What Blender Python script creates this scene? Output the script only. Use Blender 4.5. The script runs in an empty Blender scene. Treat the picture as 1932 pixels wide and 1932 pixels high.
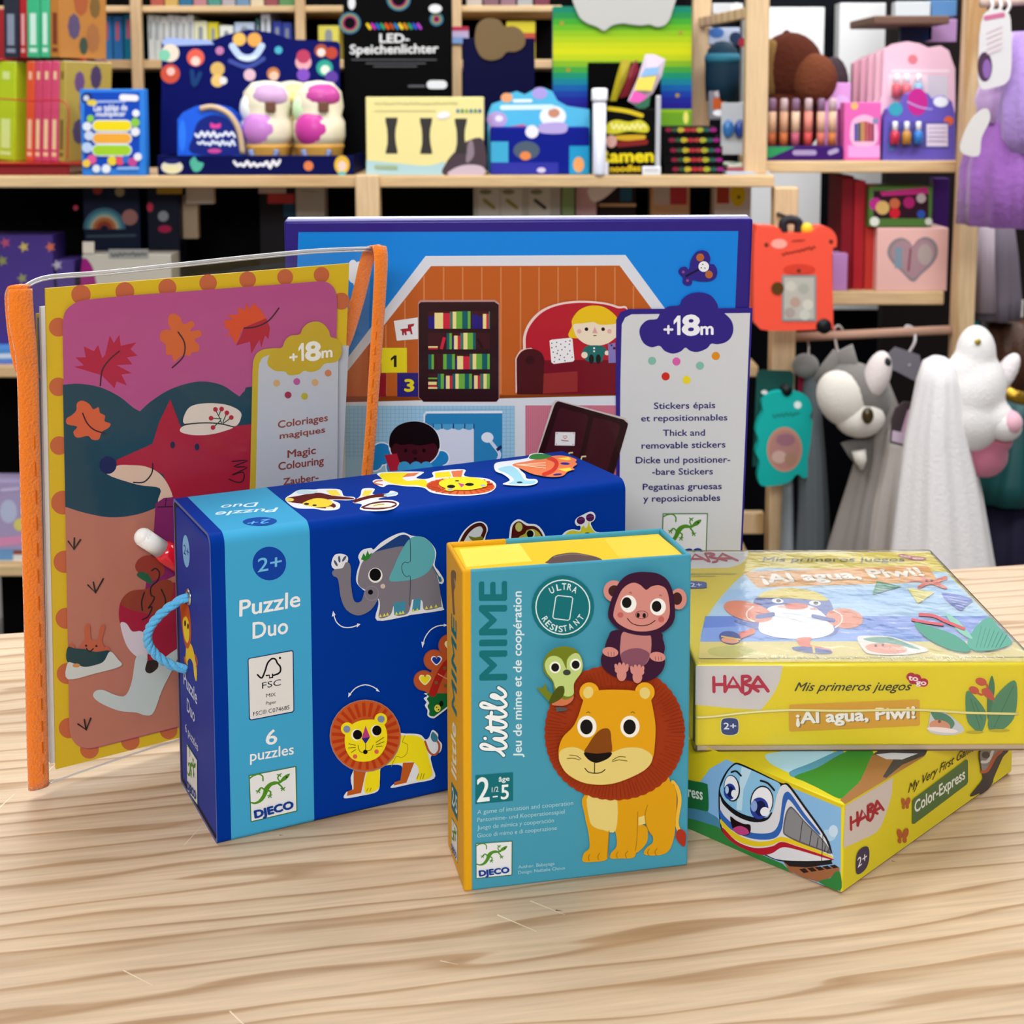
import bpy, bmesh, math, random
from mathutils import Vector, Matrix
from mathutils.geometry import tessellate_polygon
random.seed(7)
V = Vector
SC = bpy.context.scene
COL = SC.collection

# ------------------------------------------------------------------ camera, light, exposure
F_PX, CX, CY = 2726.725, 966.0, 480.0
PITCH, ROLL, CAM_H = 0.1053037, -0.000856, 0.3836879
_cp, _sp = math.cos(PITCH), math.sin(PITCH)
FWD = V((0, _cp, -_sp)); _r = V((1, 0, 0)); _u = _r.cross(FWD)
RIGHT = _r * math.cos(ROLL) + _u * math.sin(ROLL)
UP = _u * math.cos(ROLL) - _r * math.sin(ROLL)
EYE = V((0, 0, CAM_H))
cam = bpy.data.cameras.new('camera'); camo = bpy.data.objects.new('camera', cam); COL.objects.link(camo)
camo.matrix_world = Matrix(((RIGHT.x, UP.x, -FWD.x, EYE.x), (RIGHT.y, UP.y, -FWD.y, EYE.y), (RIGHT.z, UP.z, -FWD.z, EYE.z), (0, 0, 0, 1)))
cam.sensor_width = 36; cam.sensor_fit = 'HORIZONTAL'
cam.lens = 36 * F_PX / 1932
cam.shift_x = 0; cam.shift_y = (CY - 966) / 1932
cam.clip_start = 0.05; cam.clip_end = 60
cam.dof.use_dof = True; cam.dof.focus_distance = 0.79; cam.dof.aperture_fstop = 18.0
SC.camera = camo
SC.view_settings.view_transform = 'Standard'; SC.view_settings.look = 'None'
SC.view_settings.gamma = 1; SC.view_settings.use_curve_mapping = False
SC.view_settings.exposure = -0.10

world = bpy.data.worlds.new('shop_ambience'); SC.world = world; world.use_nodes = True
bg = world.node_tree.nodes['Background']; bg.inputs[0].default_value = (0.93, 0.95, 1.0, 1); bg.inputs[1].default_value = 0.42

def area(name, loc, target, sx, sy, power, colr=(.98, .99, 1)):
    l = bpy.data.lights.new(name, 'AREA'); l.shape = 'RECTANGLE'; l.size = sx; l.size_y = sy; l.energy = power; l.color = colr
    o = bpy.data.objects.new(name, l); COL.objects.link(o); o.location = loc
    d = V(target) - V(loc); o.rotation_euler = d.to_track_quat('-Z', 'Y').to_euler()
    return o
area('ceiling_panel_over_counter', (-0.55, 1.15, 1.72), (-0.45, 1.1, 0), 1.3, .6, 17)
area('ceiling_panel_behind_camera', (-0.2, -1.9, 1.70), (0, .9, 0.1), 1.8, .8, 96)
area('ceiling_panel_aisle', (-0.6, 2.0, 1.72), (-.4, 2.6, .2), 2.0, .4, 26)
area('ceiling_panel_front_aisle', (1.15, 1.45, 1.72), (1.0, 2.8, .1), 1.2, .5, 26)
area('added_light_partition', (1.35, 3.0, 1.72), (1.3, 3.6, .3), 1.2, .4, 34)  # added light that brightens the white partition, no fixture known here
area('added_light_glare', (.2, 5.04, 1.57), (.2, 3, 1.4), 6.5, .6, 32)  # added light, placed to throw glare onto the shrink film
area('added_light_back_wall', (0, 4.1, 1.72), (0, 4.4, 0), 3.0, .5, 60)  # added light that lifts the back wall so the film reflects it

# ------------------------------------------------------------------ helpers
def s2l(c):
    return c / 12.92 if c <= .04045 else ((c + .055) / 1.055) ** 2.4
def rgb(h):
    h = h.lstrip('#')
    return tuple(s2l(int(h[i:i + 2], 16) / 255) for i in (0, 2, 4))
MATS = {}
def mat(h, rough=.5, spec=.2, coat=0.0, metal=0.0, bump=0.0, bscale=300, sheen=0.0):
    key = (h, rough, spec, coat, metal, bump, bscale, sheen)
    if key in MATS: return MATS[key]
    m = bpy.data.materials.new('surface_' + h.lstrip('#')); m.use_nodes = True
    b = m.node_tree.nodes['Principled BSDF']
    b.inputs['Base Color'].default_value = (*rgb(h), 1); b.inputs['Roughness'].default_value = rough
    b.inputs['Specular IOR Level'].default_value = spec; b.inputs['Coat Weight'].default_value = coat
    b.inputs['Metallic'].default_value = metal; b.inputs['Sheen Weight'].default_value = sheen
    if bump:
        nt = m.node_tree; n = nt.nodes.new('ShaderNodeTexNoise'); n.inputs['Scale'].default_value = bscale
        tc = nt.nodes.new('ShaderNodeTexCoord'); nt.links.new(tc.outputs['Object'], n.inputs['Vector'])
        bp = nt.nodes.new('ShaderNodeBump'); bp.inputs['Strength'].default_value = bump; bp.inputs['Distance'].default_value = .004
        nt.links.new(n.outputs[0], bp.inputs['Height']); nt.links.new(bp.outputs[0], b.inputs['Normal'])
    MATS[key] = m
    return m
def film_mat(name, haze=.04, gloss=.10, rough=.12, tint=(1, 1, 1), ior=1.45):
    m = bpy.data.materials.new(name); m.use_nodes = True; nt = m.node_tree; nt.nodes.clear()
    out = nt.nodes.new('ShaderNodeOutputMaterial'); tr = nt.nodes.new('ShaderNodeBsdfTransparent'); tr.inputs[0].default_value = (*tint, 1)
    gl = nt.nodes.new('ShaderNodeBsdfGlossy'); gl.inputs['Roughness'].default_value = rough
    df = nt.nodes.new('ShaderNodeBsdfDiffuse'); df.inputs[0].default_value = (.9, .9, .92, 1)
    lw = nt.nodes.new('ShaderNodeFresnel'); lw.inputs['IOR'].default_value = ior
    mu = nt.nodes.new('ShaderNodeMath'); mu.operation = 'ADD'; mu.inputs[1].default_value = gloss - .04; mu.use_clamp = True
    nt.links.new(lw.outputs[0], mu.inputs[0])
    a = nt.nodes.new('ShaderNodeMixShader'); a.inputs[0].default_value = haze
    nt.links.new(tr.outputs[0], a.inputs[1]); nt.links.new(df.outputs[0], a.inputs[2])
    b = nt.nodes.new('ShaderNodeMixShader'); nt.links.new(mu.outputs[0], b.inputs[0]); nt.links.new(a.outputs[0], b.inputs[1]); nt.links.new(gl.outputs[0], b.inputs[2])
    n = nt.nodes.new('ShaderNodeTexNoise'); n.inputs['Scale'].default_value = 38; n.inputs['Detail'].default_value = 3
    tc = nt.nodes.new('ShaderNodeTexCoord'); nt.links.new(tc.outputs['Object'], n.inputs['Vector'])
    bp = nt.nodes.new('ShaderNodeBump'); bp.inputs['Strength'].default_value = .35; bp.inputs['Distance'].default_value = .003
    nt.links.new(n.outputs[0], bp.inputs['Height']); nt.links.new(bp.outputs[0], gl.inputs['Normal'])
    nt.links.new(b.outputs[0], out.inputs[0])
    return m
def wood_mat(name, light, dark, rings=9.0, stretch=.55, rough=.55, axis='x', spec=.2, warp=.03, dist=3.0, dscale=1.6):
    """pine: thin dark late-wood lines along the local x axis (or z for posts)"""
    m = bpy.data.materials.new(name); m.use_nodes = True; nt = m.node_tree; b = nt.nodes['Principled BSDF']
    N = nt.nodes.new; L = nt.links.new
    tc = N('ShaderNodeTexCoord'); mp = N('ShaderNodeMapping'); L(tc.outputs['Object'], mp.inputs[0])
    if axis == 'z': mp.inputs['Rotation'].default_value = (0, math.pi / 2, 0)
    mp2 = N('ShaderNodeMapping'); mp2.inputs['Scale'].default_value = (stretch * 3, 9, 9); L(mp.outputs[0], mp2.inputs[0])
    nz = N('ShaderNodeTexNoise'); nz.inputs['Scale'].default_value = 1.0; nz.inputs['Detail'].default_value = 3; L(mp2.outputs[0], nz.inputs['Vector'])
    sub = N('ShaderNodeVectorMath'); sub.operation = 'SUBTRACT'; sub.inputs[1].default_value = (.5, .5, .5); L(nz.outputs['Color'], sub.inputs[0])
    sc = N('ShaderNodeVectorMath'); sc.operation = 'SCALE'; sc.inputs['Scale'].default_value = warp; L(sub.outputs[0], sc.inputs[0])
    add = N('ShaderNodeVectorMath'); L(mp.outputs[0], add.inputs[0]); L(sc.outputs[0], add.inputs[1])
    w = N('ShaderNodeTexWave'); w.bands_direction = 'Y'; w.wave_profile = 'SAW'; w.inputs['Scale'].default_value = rings; w.inputs['Distortion'].default_value = .35
    w.inputs['Detail'].default_value = 2; w.inputs['Detail Scale'].default_value = dscale; w.inputs['Distortion'].default_value = dist
    mpw = N('ShaderNodeMapping'); mpw.inputs['Scale'].default_value = (.1, 1, 1); L(add.outputs[0], mpw.inputs[0]); L(mpw.outputs[0], w.inputs[0])
    cr = N('ShaderNodeValToRGB'); e = cr.color_ramp.elements
    lt, dk = (*rgb(light), 1), (*rgb(dark), 1); mx = lambda t: tuple(a * (1 - t) + c * t for a, c in zip(lt, dk))
    e[0].position = 0; e[0].color = mx(.1); e[1].position = 1; e[1].color = mx(.12)
    for p_, t_ in ((.12, 0), (.5, .06), (.74, .3), (.9, .95), (.96, .75)): k = e.new(p_); k.color = mx(t_)
    L(w.outputs['Fac'], cr.inputs[0])
    mp3 = N('ShaderNodeMapping'); mp3.inputs['Scale'].default_value = (16, 330, 330); L(mp.outputs[0], mp3.inputs[0])
    n3 = N('ShaderNodeTexNoise'); n3.inputs['Scale'].default_value = 1; n3.inputs['Detail'].default_value = 4; L(mp3.outputs[0], n3.inputs['Vector'])
    mp4 = N('ShaderNodeMapping'); mp4.inputs['Scale'].default_value = (1.6, 7, 7); L(mp.outputs[0], mp4.inputs[0])
    n4 = N('ShaderNodeTexNoise'); n4.inputs['Scale'].default_value = 1.3; n4.inputs['Detail'].default_value = 2; L(mp4.outputs[0], n4.inputs['Vector'])
    mr = N('ShaderNodeMapRange'); mr.inputs['From Min'].default_value = .3; mr.inputs['From Max'].default_value = .7; mr.inputs['To Min'].default_value = .87; mr.inputs['To Max'].default_value = 1.09
    L(n3.outputs[0], mr.inputs[0])
    mr4 = N('ShaderNodeMapRange'); mr4.inputs['From Min'].default_value = .3; mr4.inputs['From Max'].default_value = .7; mr4.inputs['To Min'].default_value = .9; mr4.inputs['To Max'].default_value = 1.07
    L(n4.outputs[0], mr4.inputs[0])
    mm = N('ShaderNodeMath'); mm.operation = 'MULTIPLY'; L(mr.outputs[0], mm.inputs[0]); L(mr4.outputs[0], mm.inputs[1])
    vs = N('ShaderNodeVectorMath'); vs.operation = 'SCALE'; L(cr.outputs[0], vs.inputs[0]); L(mm.outputs[0], vs.inputs['Scale'])
    L(vs.outputs[0], b.inputs['Base Color'])
    b.inputs['Roughness'].default_value = rough; b.inputs['Specular IOR Level'].default_value = spec
    return m

class MB:
    """mesh collector: world-space vertices, faces with material slots"""
    def __init__(s): s.v = []; s.f = []; s.m = []; s.mats = []; s.flat = set()
    def mi(s, m):
        if m not in s.mats: s.mats.append(m)
        return s.mats.index(m)
    def add(s, vs, fs, m):
        o = len(s.v); k = s.mi(m); s.v += [V(x) for x in vs]
        for f in fs: s.f.append([i + o for i in f]); s.m.append(k)
    def build(s, name, parent=None, smooth=False, origin=None, rot=None):
        me = bpy.data.meshes.new(name); base = origin if origin is not None else (parent_loc(parent) if parent else V((0, 0, 0)))
        me.from_pydata([tuple(x - base) for x in s.v], [], s.f)
        for m in s.mats: me.materials.append(m)
        me.polygons.foreach_set('material_index', s.m)
        if smooth: me.polygons.foreach_set('use_smooth', [i not in s.flat for i in range(len(s.f))])
        me.update()
        o = bpy.data.objects.new(name, me); COL.objects.link(o)
        if parent: o.parent = parent; o.location = base - parent_loc(parent)
        else: o.location = base
        return o
def parent_loc(p):
    l = V(p.location)
    while p.parent: p = p.parent; l += V(p.location)
    return l
def tag(o, label, cat, group=None):
    o['label'] = label; o['category'] = cat
    if group: o['group'] = group
    return o
def thing(name, label, cat, loc, group=None):
    e = bpy.data.objects.new(name, None); COL.objects.link(e); e.location = V(loc); e.empty_display_size = .02
    return tag(e, label, cat, group)
def structure(o):
    o['kind'] = 'structure'; return o

def frame(o, a, b, k):
    o, a, b, k = V(o), V(a), V(b), V(k)
    return lambda x, y, z: o + a * x + b * y + k * z
def boxframe(x, y, yaw, z0=0.0, lean=0.0):
    a = V((math.cos(yaw), math.sin(yaw), 0)); b0 = V((-math.sin(yaw), math.cos(yaw), 0)); k0 = V((0, 0, 1))
    b = b0 * math.cos(lean) - k0 * math.sin(lean); k = k0 * math.cos(lean) + b0 * math.sin(lean)
    return V((x, y, z0)), a, b, k
ID = lambda x, y, z: V((x, y, z))
def rbox(mb, m, fn, x0, y0, z0, x1, y1, z1, r=.001, seg=2):
    bm = bmesh.new(); bmesh.ops.create_cube(bm, size=1)
    for v in bm.verts: v.co = V(((x0 + x1) / 2 + v.co.x * (x1 - x0), (y0 + y1) / 2 + v.co.y * (y1 - y0), (z0 + z1) / 2 + v.co.z * (z1 - z0)))
    r = min(r, .45 * min(abs(x1 - x0), abs(y1 - y0), abs(z1 - z0)))
    if r > 0: bmesh.ops.bevel(bm, geom=bm.edges[:], offset=r, segments=seg, affect='EDGES', profile=.5)
    bm.faces.ensure_lookup_table(); big = sorted(range(len(bm.faces)), key=lambda i: -bm.faces[i].calc_area())[:6]; mb.flat |= {len(mb.f) + i for i in big}
    dump(bm, mb, m, fn)
def dump(bm, mb, m, fn=ID):
    bm.verts.index_update()
    mb.add([fn(*v.co) for v in bm.verts], [[v.index for v in f.verts] for f in bm.faces], m); bm.free()
def sph(mb, m, c, r, seg=20, fn=ID, rot=None):
    bm = bmesh.new(); bmesh.ops.create_uvsphere(bm, u_segments=seg, v_segments=max(8, seg * 2 // 3), radius=1)
    rx, ry, rz = (r, r, r) if not hasattr(r, '__len__') else r
    R = rot if rot else Matrix.Identity(3)
    for v in bm.verts: v.co = V(c) + R @ V((v.co.x * rx, v.co.y * ry, v.co.z * rz))
    dump(bm, mb, m, fn)
def tube(mb, m, pts, r, seg=10, flat=1.0, side=None, caps=True):
    """swept tube; r number or list; flat squashes it along the side-normal"""
    P = [V(p) for p in pts]; n = len(P); rs = r if hasattr(r, '__len__') else [r] * n
    vs = []; fs = []; prev = None
    for i, p in enumerate(P):
        t = (P[min(i + 1, n - 1)] - P[max(i - 1, 0)]).normalized()
        ref = V(side) if side is not None else (prev if prev is not None else (V((0, 0, 1)) if abs(t.z) < .9 else V((1, 0, 0))))
        e1 = (ref - t * ref.dot(t)).normalized(); e2 = t.cross(e1); prev = e1
        for k in range(seg):
            a = 2 * math.pi * k / seg
            vs.append(p + e1 * (rs[i] * math.cos(a)) + e2 * (rs[i] * flat * math.sin(a)))
    for i in range(n - 1):
        for k in range(seg): fs.append([i * seg + k, i * seg + (k + 1) % seg, (i + 1) * seg + (k + 1) % seg, (i + 1) * seg + k])
    if caps: fs.append(list(range(seg))[::-1]); fs.append([(n - 1) * seg + k for k in range(seg)])
    mb.add(vs, fs, m)
def loft(mb, m, rings, cap0=True, cap1=True):
    n = len(rings[0]); vs = [p for r in rings for p in r]; fs = []
    for i in range(len(rings) - 1):
        for k in range(n): fs.append([i * n + k, i * n + (k + 1) % n, (i + 1) * n + (k + 1) % n, (i + 1) * n + k])
    if cap0: fs.append(list(range(n))[::-1])
    if cap1: fs.append([(len(rings) - 1) * n + k for k in range(n)])
    mb.add(vs, fs, m)
def ring(c, rx, ry, n=32, fold=0.0, nf=9, ph=0.0):
    c = V(c); out = []
    for k in range(n):
        a = 2 * math.pi * k / n; q = 1 + fold * math.sin(nf * a + ph) + fold * .5 * math.sin((nf * 2 + 3) * a + ph * 2)
        out.append(c + V((rx * q * math.cos(a), ry * q * math.sin(a), 0)))
    return out
def lathe(mb, m, c, prof, n=24, ax=None):
    loft(mb, m, [ring(V(c) + V((0, 0, z)), r, r, n) for r, z in prof])
def extrude(mb, m, poly, fn, d0, d1):
    """polygon given in (x, z) extruded along y from d0 to d1 through fn(x, y, z)"""
    n = len(poly); vs = [fn(x, d0, z) for x, z in poly] + [fn(x, d1, z) for x, z in poly]; fs = []
    tri = tessellate_polygon([[V((x, z, 0)) for x, z in poly]])
    for t in tri: fs.append(list(t)); fs.append([i + n for i in reversed(t)])
    for i in range(n): j = (i + 1) % n; fs.append([i, j, j + n, i + n])
    mb.add(vs, fs, m)

def ray(px, py):
    return FWD + RIGHT * ((px - CX) / F_PX) - UP * ((py - CY) / F_PX)
def at(px, py, Y):
    d = ray(px, py); return EYE + d * ((Y - EYE.y) / d.y)
def spline(pts, closed=True, n=5):
    P = list(pts); N = len(P); out = []
    rng = range(N) if closed else range(N - 1)
    for i in rng:
        p0 = P[(i - 1) % N] if closed or i > 0 else P[i]; p1 = P[i]; p2 = P[(i + 1) % N]
        p3 = P[(i + 2) % N] if closed or i + 2 < N else P[min(i + 1, N - 1)]
        for k in range(n):
            t = k / n; t2 = t * t; t3 = t2 * t
            out.append(tuple(.5 * (2 * b + (c - a) * t + (2 * a - 5 * b + 4 * c - d) * t2 + (3 * b - a - 3 * c + d) * t3) for a, b, c, d in zip(p0, p1, p2, p3)))
    if not closed: out.append(tuple(P[-1]))
    return out

FONT_CACHE = {}
def glyphs(s, bold=0.0):
    key = (s, bold)
    if key in FONT_CACHE: return FONT_CACHE[key]
    c = bpy.data.curves.new('lettering', 'FONT'); c.body = s; c.resolution_u = 3; c.offset = bold; c.size = 1
    o = bpy.data.objects.new('lettering', c); COL.objects.link(o)
    dg = bpy.context.evaluated_depsgraph_get(); dg.update()
    me = o.evaluated_get(dg).to_mesh()
    vs = [tuple(v.co[:2]) for v in me.vertices]; fs = [list(p.vertices) for p in me.polygons]
    o.evaluated_get(dg).to_mesh_clear(); bpy.data.objects.remove(o); bpy.data.curves.remove(c)
    FONT_CACHE[key] = (vs, fs); return vs, fs
CAP = None
def cap_height():
    global CAP
    if CAP is None: CAP = max(v[1] for v in glyphs('H')[0])
    return CAP

class Art:
    """printing on one flat face: every shape lies on the face, later shapes a hair above earlier ones"""
    STEP = 5e-6
    def __init__(s, o, n, rough=.5, spec=.15, coat=0.0, lift=4e-5):
        s.o, s.n = V(o), V(n).normalized(); s.mb = MB(); s.k = 0; s.rough, s.spec, s.coat, s.lift = rough, spec, coat, lift; s.T = (0, 0, 1)
    def q(s, p):
        x0, y0, sc = s.T; d = ray(x0 + p[0] / sc, y0 + p[1] / sc)
        return EYE + d * ((s.o - EYE).dot(s.n) / d.dot(s.n))
    def up(s, p): return p + s.n * (s.lift + s.STEP * s.k)
    def m(s, c): return mat(c, s.rough, s.spec, s.coat)
    def poly(s, c, pts, smooth=0, closed=True):
        if smooth: pts = spline(pts, True, smooth)
        w = [s.q(p) for p in pts]
        a = (w[1] - w[0]); e1 = V((0, 0, 1)).cross(s.n)
        if e1.length < .01: e1 = V((1, 0, 0))
        e1.normalize(); e2 = s.n.cross(e1)
        tri = tessellate_polygon([[V((p.dot(e1), p.dot(e2), 0)) for p in w]])
        s.mb.add([s.up(p) for p in w], [list(t) for t in tri], s.m(c)); s.k += 1
    def sm(s, c, pts): s.poly(c, pts, 4)
    def circ(s, c, x, y, rx, ry=None, rot=0, n=28):
        ry = rx if ry is None else ry; ca, sa = math.cos(rot), math.sin(rot)
        P = []
        for k in range(n):
            a = 2 * math.pi * k / n; u, v = rx * math.cos(a), ry * math.sin(a); P.append((x + u * ca - v * sa, y + u * sa + v * ca))
        w = [s.up(s.q(p)) for p in P]; s.mb.add(w, [list(range(n))], s.m(c)); s.k += 1
    def rect(s, c, x0, y0, x1, y1): s.poly(c, [(x0, y0), (x1, y0), (x1, y1), (x0, y1)])
    def stroke(s, c, pts, w, smooth=4, cap=True):
        P = spline(pts, False, smooth) if smooth and len(pts) > 2 else list(pts); n = len(P); L = []; R = []
        for i, p in enumerate(P):
            a, b = P[max(i - 1, 0)], P[min(i + 1, n - 1)]; dx, dy = b[0] - a[0], b[1] - a[1]; l = math.hypot(dx, dy) or 1
            nx, ny = -dy / l * w / 2, dx / l * w / 2; L.append((p[0] + nx, p[1] + ny)); R.append((p[0] - nx, p[1] - ny))
        k0 = s.k; vs = []
        for side in (L, R):
            for i, p in enumerate(side): s.k = k0 + 3 * i / n; vs.append(s.up(s.q(p)))
        s.k = k0 + 3; fs = [[i, i + 1, n + i + 1, n + i] for i in range(n - 1)]
        s.mb.add(vs, fs, s.m(c))
        if cap:
            for p in (P[0], P[-1]):
                s.k += 1; s.mb.add([s.up(s.q((p[0] + w / 2 * math.cos(a * .6283), p[1] + w / 2 * math.sin(a * .6283)))) for a in range(10)], [list(range(10))], s.m(c))
        s.k += 1
    def ring(s, c, x, y, rx, ry, w):
        s.stroke(c, [(x + rx * math.cos(a * math.pi / 16), y + ry * math.sin(a * math.pi / 16)) for a in range(33)], w, 0, False)
    def text(s, c, t, p0, p1, pt, bold=0.0):
        vs, fs = glyphs(t); cap = cap_height(); xs = [v[0] for v in vs]; a, b = min(xs), max(xs)
        A, B, T = s.q(p0), s.q(p1), s.q(pt); U, W = B - A, T - A
        bo = bold * .75
        for dx, dy in ((0, 0),) if not bold else ((-bo, 0), (bo, 0), (0, -bo), (0, bo), (-bo * .7, bo * .7), (bo * .7, -bo * .7)):
            s.mb.add([s.up(A + U * ((v[0] + dx - a) / (b - a)) + W * ((v[1] + dy) / cap)) for v in vs], fs, s.m(c)); s.k += 1
    def aff(s, p0, p1, pt):
        """unit square -> picture points, for small drawn marks"""
        return lambda u, v: (p0[0] + (p1[0] - p0[0]) * u + (pt[0] - p0[0]) * v, p0[1] + (p1[1] - p0[1]) * u + (pt[1] - p0[1]) * v)
    def scrib(s, c, x0, y0, x1, y1, h, w):
        n = max(4, int(math.hypot(x1 - x0, y1 - y0) / (h * .45))); rr = random.Random(int(x0 * 7 + y0))
        s.stroke(c, [(x0 + (x1 - x0) * i / n, y0 + (y1 - y0) * i / n + (h / 2 if i % 2 else -h / 2) * rr.uniform(.1, 1.1)) for i in range(n + 1)], w, 3)
    def build(s, name, parent): return s.mb.build(name, parent)
def quadmap(tl, tr, br, bl):
    return lambda u, v: tuple((tl[i] * (1 - u) + tr[i] * u) * (1 - v) + (bl[i] * (1 - u) + br[i] * u) * v for i in (0, 1))

def gecko_logo(a, tl, tr, br, bl, frame_w=0.02):
    g = quadmap(tl, tr, br, bl); W = math.hypot(tr[0] - tl[0], tr[1] - tl[1]); h = math.hypot(bl[0] - tl[0], bl[1] - tl[1])
    f = .022
    a.poly('#3f6f2c', [g(-f, -f), g(1 + f, -f), g(1 + f, 1 + f), g(-f, 1 + f)]); a.poly('#dfe0e2', [g(0, 0), g(1, 0), g(1, 1), g(0, 1)])
    s = min(W, h); G = '#4c8a22'
    def L(pts, w): a.stroke(G, [g(*p) for p in pts], w * s)
    L([(.0, .05), (.08, .01), (.2, .0), (.28, .06), (.285, .16)], .032)
    a.sm(G, [g(*p) for p in [(.01, .575), (.09, .60), (.17, .575), (.24, .50), (.28, .42), (.30, .34), (.40, .25), (.53, .225), (.64, .25), (.72, .17), (.80, .13), (.87, .12), (.865, .17), (.80, .24), (.73, .265), (.66, .30), (.56, .305), (.47, .32), (.40, .40), (.35, .50), (.27, .60), (.16, .645), (.06, .635), (.0, .60)]])
    L([(.31, .37), (.24, .31), (.17, .37)], .035); L([(.40, .41), (.445, .45), (.42, .53)], .035); L([(.65, .25), (.61, .17), (.64, .10)], .03); L([(.62, .30), (.68, .37), (.71, .43)], .035)
    for x, y in ((.17, .37), (.42, .53), (.64, .10), (.71, .43)):
        L([(x - .045, y - .02), (x, y), (x + .045, y - .02)], .022); L([(x - .03, y + .035), (x, y), (x + .03, y + .04)], .022)
    a.circ('#20351a', *g(.80, .18), .02 * s)
    a.text('#123a8c', 'DJECO', g(.08, .945), g(.93, .915), g(.065, .785), .075)
def one(a, c, p0, p1, pt):
    g = a.aff(p0, p1, pt); a.poly(c, [g(*p) for p in ((.5, 0), (.95, 0), (.95, 1), (.55, 1), (.02, .74), (.02, .54), (.5, .72))])
def haba(a, p0, p1, pt, c, w):
    g = a.aff(p0, p1, pt)
    for st in ([(0, .95), (0, .15)], [(.2, 1), (.2, .15)], [(0, .55), (.2, .55)], [(.2, .15), (.35, .95), (.5, .15)], [(.27, .42), (.44, .42)],
               [(.52, 1), (.52, .1)], [(.80, .15), (.64, .5)], [(.8, .95), (.98, .15)], [(.8, .95), (.68, .4)], [(.72, .42), (.92, .42)]):
        a.stroke(c, [g(*p) for p in st], w, 0)
    a.stroke(c, [g(*p) for p in [(.52, 1), (.62, 1), (.66, .82), (.55, .62), (.66, .42), (.64, .12), (.56, 0)]], w)
# ------------------------------------------------------------------ room shell
FLOOR = -0.9
def slab(name, x0, y0, z0, x1, y1, z1, m):
    b = MB(); rbox(b, m, ID, x0, y0, z0, x1, y1, z1, 0); return structure(b.build(name))
slab('floor', -4, -3, FLOOR - .05, 4, 5.2, FLOOR, mat('#6f6a66', .5, .3, bump=.05, bscale=40))
slab('wall_back', -4, 5.1, FLOOR, 4, 5.2, 1.9, mat('#d9dad8', .8, .2, bump=.04, bscale=80))
slab('wall_left', -4.1, -3, FLOOR, -4, 5.2, 1.9, mat('#8b8884', .8, .2, bump=.04, bscale=80))
slab('wall_right', 4, -3, FLOOR, 4.1, 5.2, 1.9, mat('#8b8884', .8, .2, bump=.04, bscale=80))
slab('ceiling', -4, -3, 1.9, 4, 5.2, 1.95, mat('#cfcfcc', .9, .2, bump=.04, bscale=60))

# ------------------------------------------------------------------ pine counter the toys stand on
TYAW = 0.1934
ct = thing('shop_counter', 'long pale pine counter with streaky grain under all the front toy boxes', 'counter', (0, .6, FLOOR))
o_, a_, b_, k_ = boxframe(0, 0, TYAW); tf = frame((0, 0, 0), a_, b_, k_)
YB = 1.0885 * math.cos(TYAW)
pine = wood_mat('pine_top', '#d6bc9d', '#ad8a66', rings=19, stretch=.5, rough=.42, spec=.2, warp=.05, dist=8.0, dscale=1.9)
mb = MB(); rbox(mb, pine, ID, -1.1, -.35, -.028, 1.1, YB, 0, .0025)
top = mb.build('countertop'); top.rotation_euler = (0, 0, TYAW); top.parent = ct; top.location = V((0, 0, 0)) - V((0, .6, FLOOR))
scr = MB(); random.seed(11); ms = mat('#ead9bb', .5, .2); md = mat('#6b4a2c', .6, .2)
for _ in range(46):
    x, y = random.uniform(-.3, .35), random.uniform(.5, .95); an = random.choice((random.gauss(-.6, .35), random.gauss(1.3, .3))); l = random.uniform(.006, .035); w = random.uniform(.0002, .0005)
    d = V((math.cos(an), math.sin(an), 0)); nn = V((-d.y, d.x, 0)); c = V((x, y, 6e-5)); scr.add([c - nn * w, c + d * l - nn * w * .3, c + d * l + nn * w * .3, c + nn * w], [[0, 1, 2, 3]], ms)
for _ in range(16):
    x, y = random.uniform(-.3, .35), random.uniform(.5, .95); an = TYAW + random.gauss(0, .5); l = random.uniform(.001, .004); w = random.uniform(.0003, .0006)
    d = V((math.cos(an), math.sin(an), 0)); nn = V((-d.y, d.x, 0)); c = V((x, y, 6e-5)); scr.add([c - nn * w, c + d * l, c + nn * w], [[0, 1, 2]], md)
scr.build('scratch_marks', ct)
mb = MB(); rbox(mb, wood_mat('pine_panel', '#c9ab80', '#9a7448', rings=5), tf, -1.0, -.25, FLOOR, 1.0, YB - .06, -.028, .003)
mb.build('counter_base', ct)

# ------------------------------------------------------------------ large sticker box (back, leaning forward)
S0, Sa, Sb, Sk = boxframe(-.1473, .95, .053, 0, -.0954); Sf = frame(S0, Sa, Sb, Sk); SW, SH, SD = .303, .3093, .012
sb = thing('sticker_game_box', 'tall flat navy sticker box picturing a dolls house, standing behind the blue puzzle box', 'game box', S0)
mb = MB(); rbox(mb, mat('#2b1d7c', .35, .2, .06), Sf, 0, 0, 0, SW, SD, SH, .0018, 3); mb.build('lid', sb, True)
mb = MB(); rbox(mb, mat('#8f8cc8', .3, .4, .3), Sf, .001, SD * .55, .001, SW - .001, SD + .002, SH + .0004, .0008, 2); mb.build('tray', sb)
A = Art(S0, -Sb, .35, .2, .06); D = (530, 400, 3.8638); E_ = (960, 400, 4.025); F_ = (960, 700, 4.025)
A.T = (0, 0, 1)
A.poly('#0a80dc', [(563, 438), (1393, 436), (1387, 582), (1160, 586), (1150, 1168), (560, 1168), (552, 760)])
A.poly('#d6d9e2', [(803, 483), (1180, 481), (1253, 580), (1300, 650), (1300, 1150), (580, 1150), (588, 764)])
A.poly('#b95a1f', [(813, 502), (1169, 501), (1300, 678), (1300, 743), (612, 748), (608, 760)])
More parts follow.
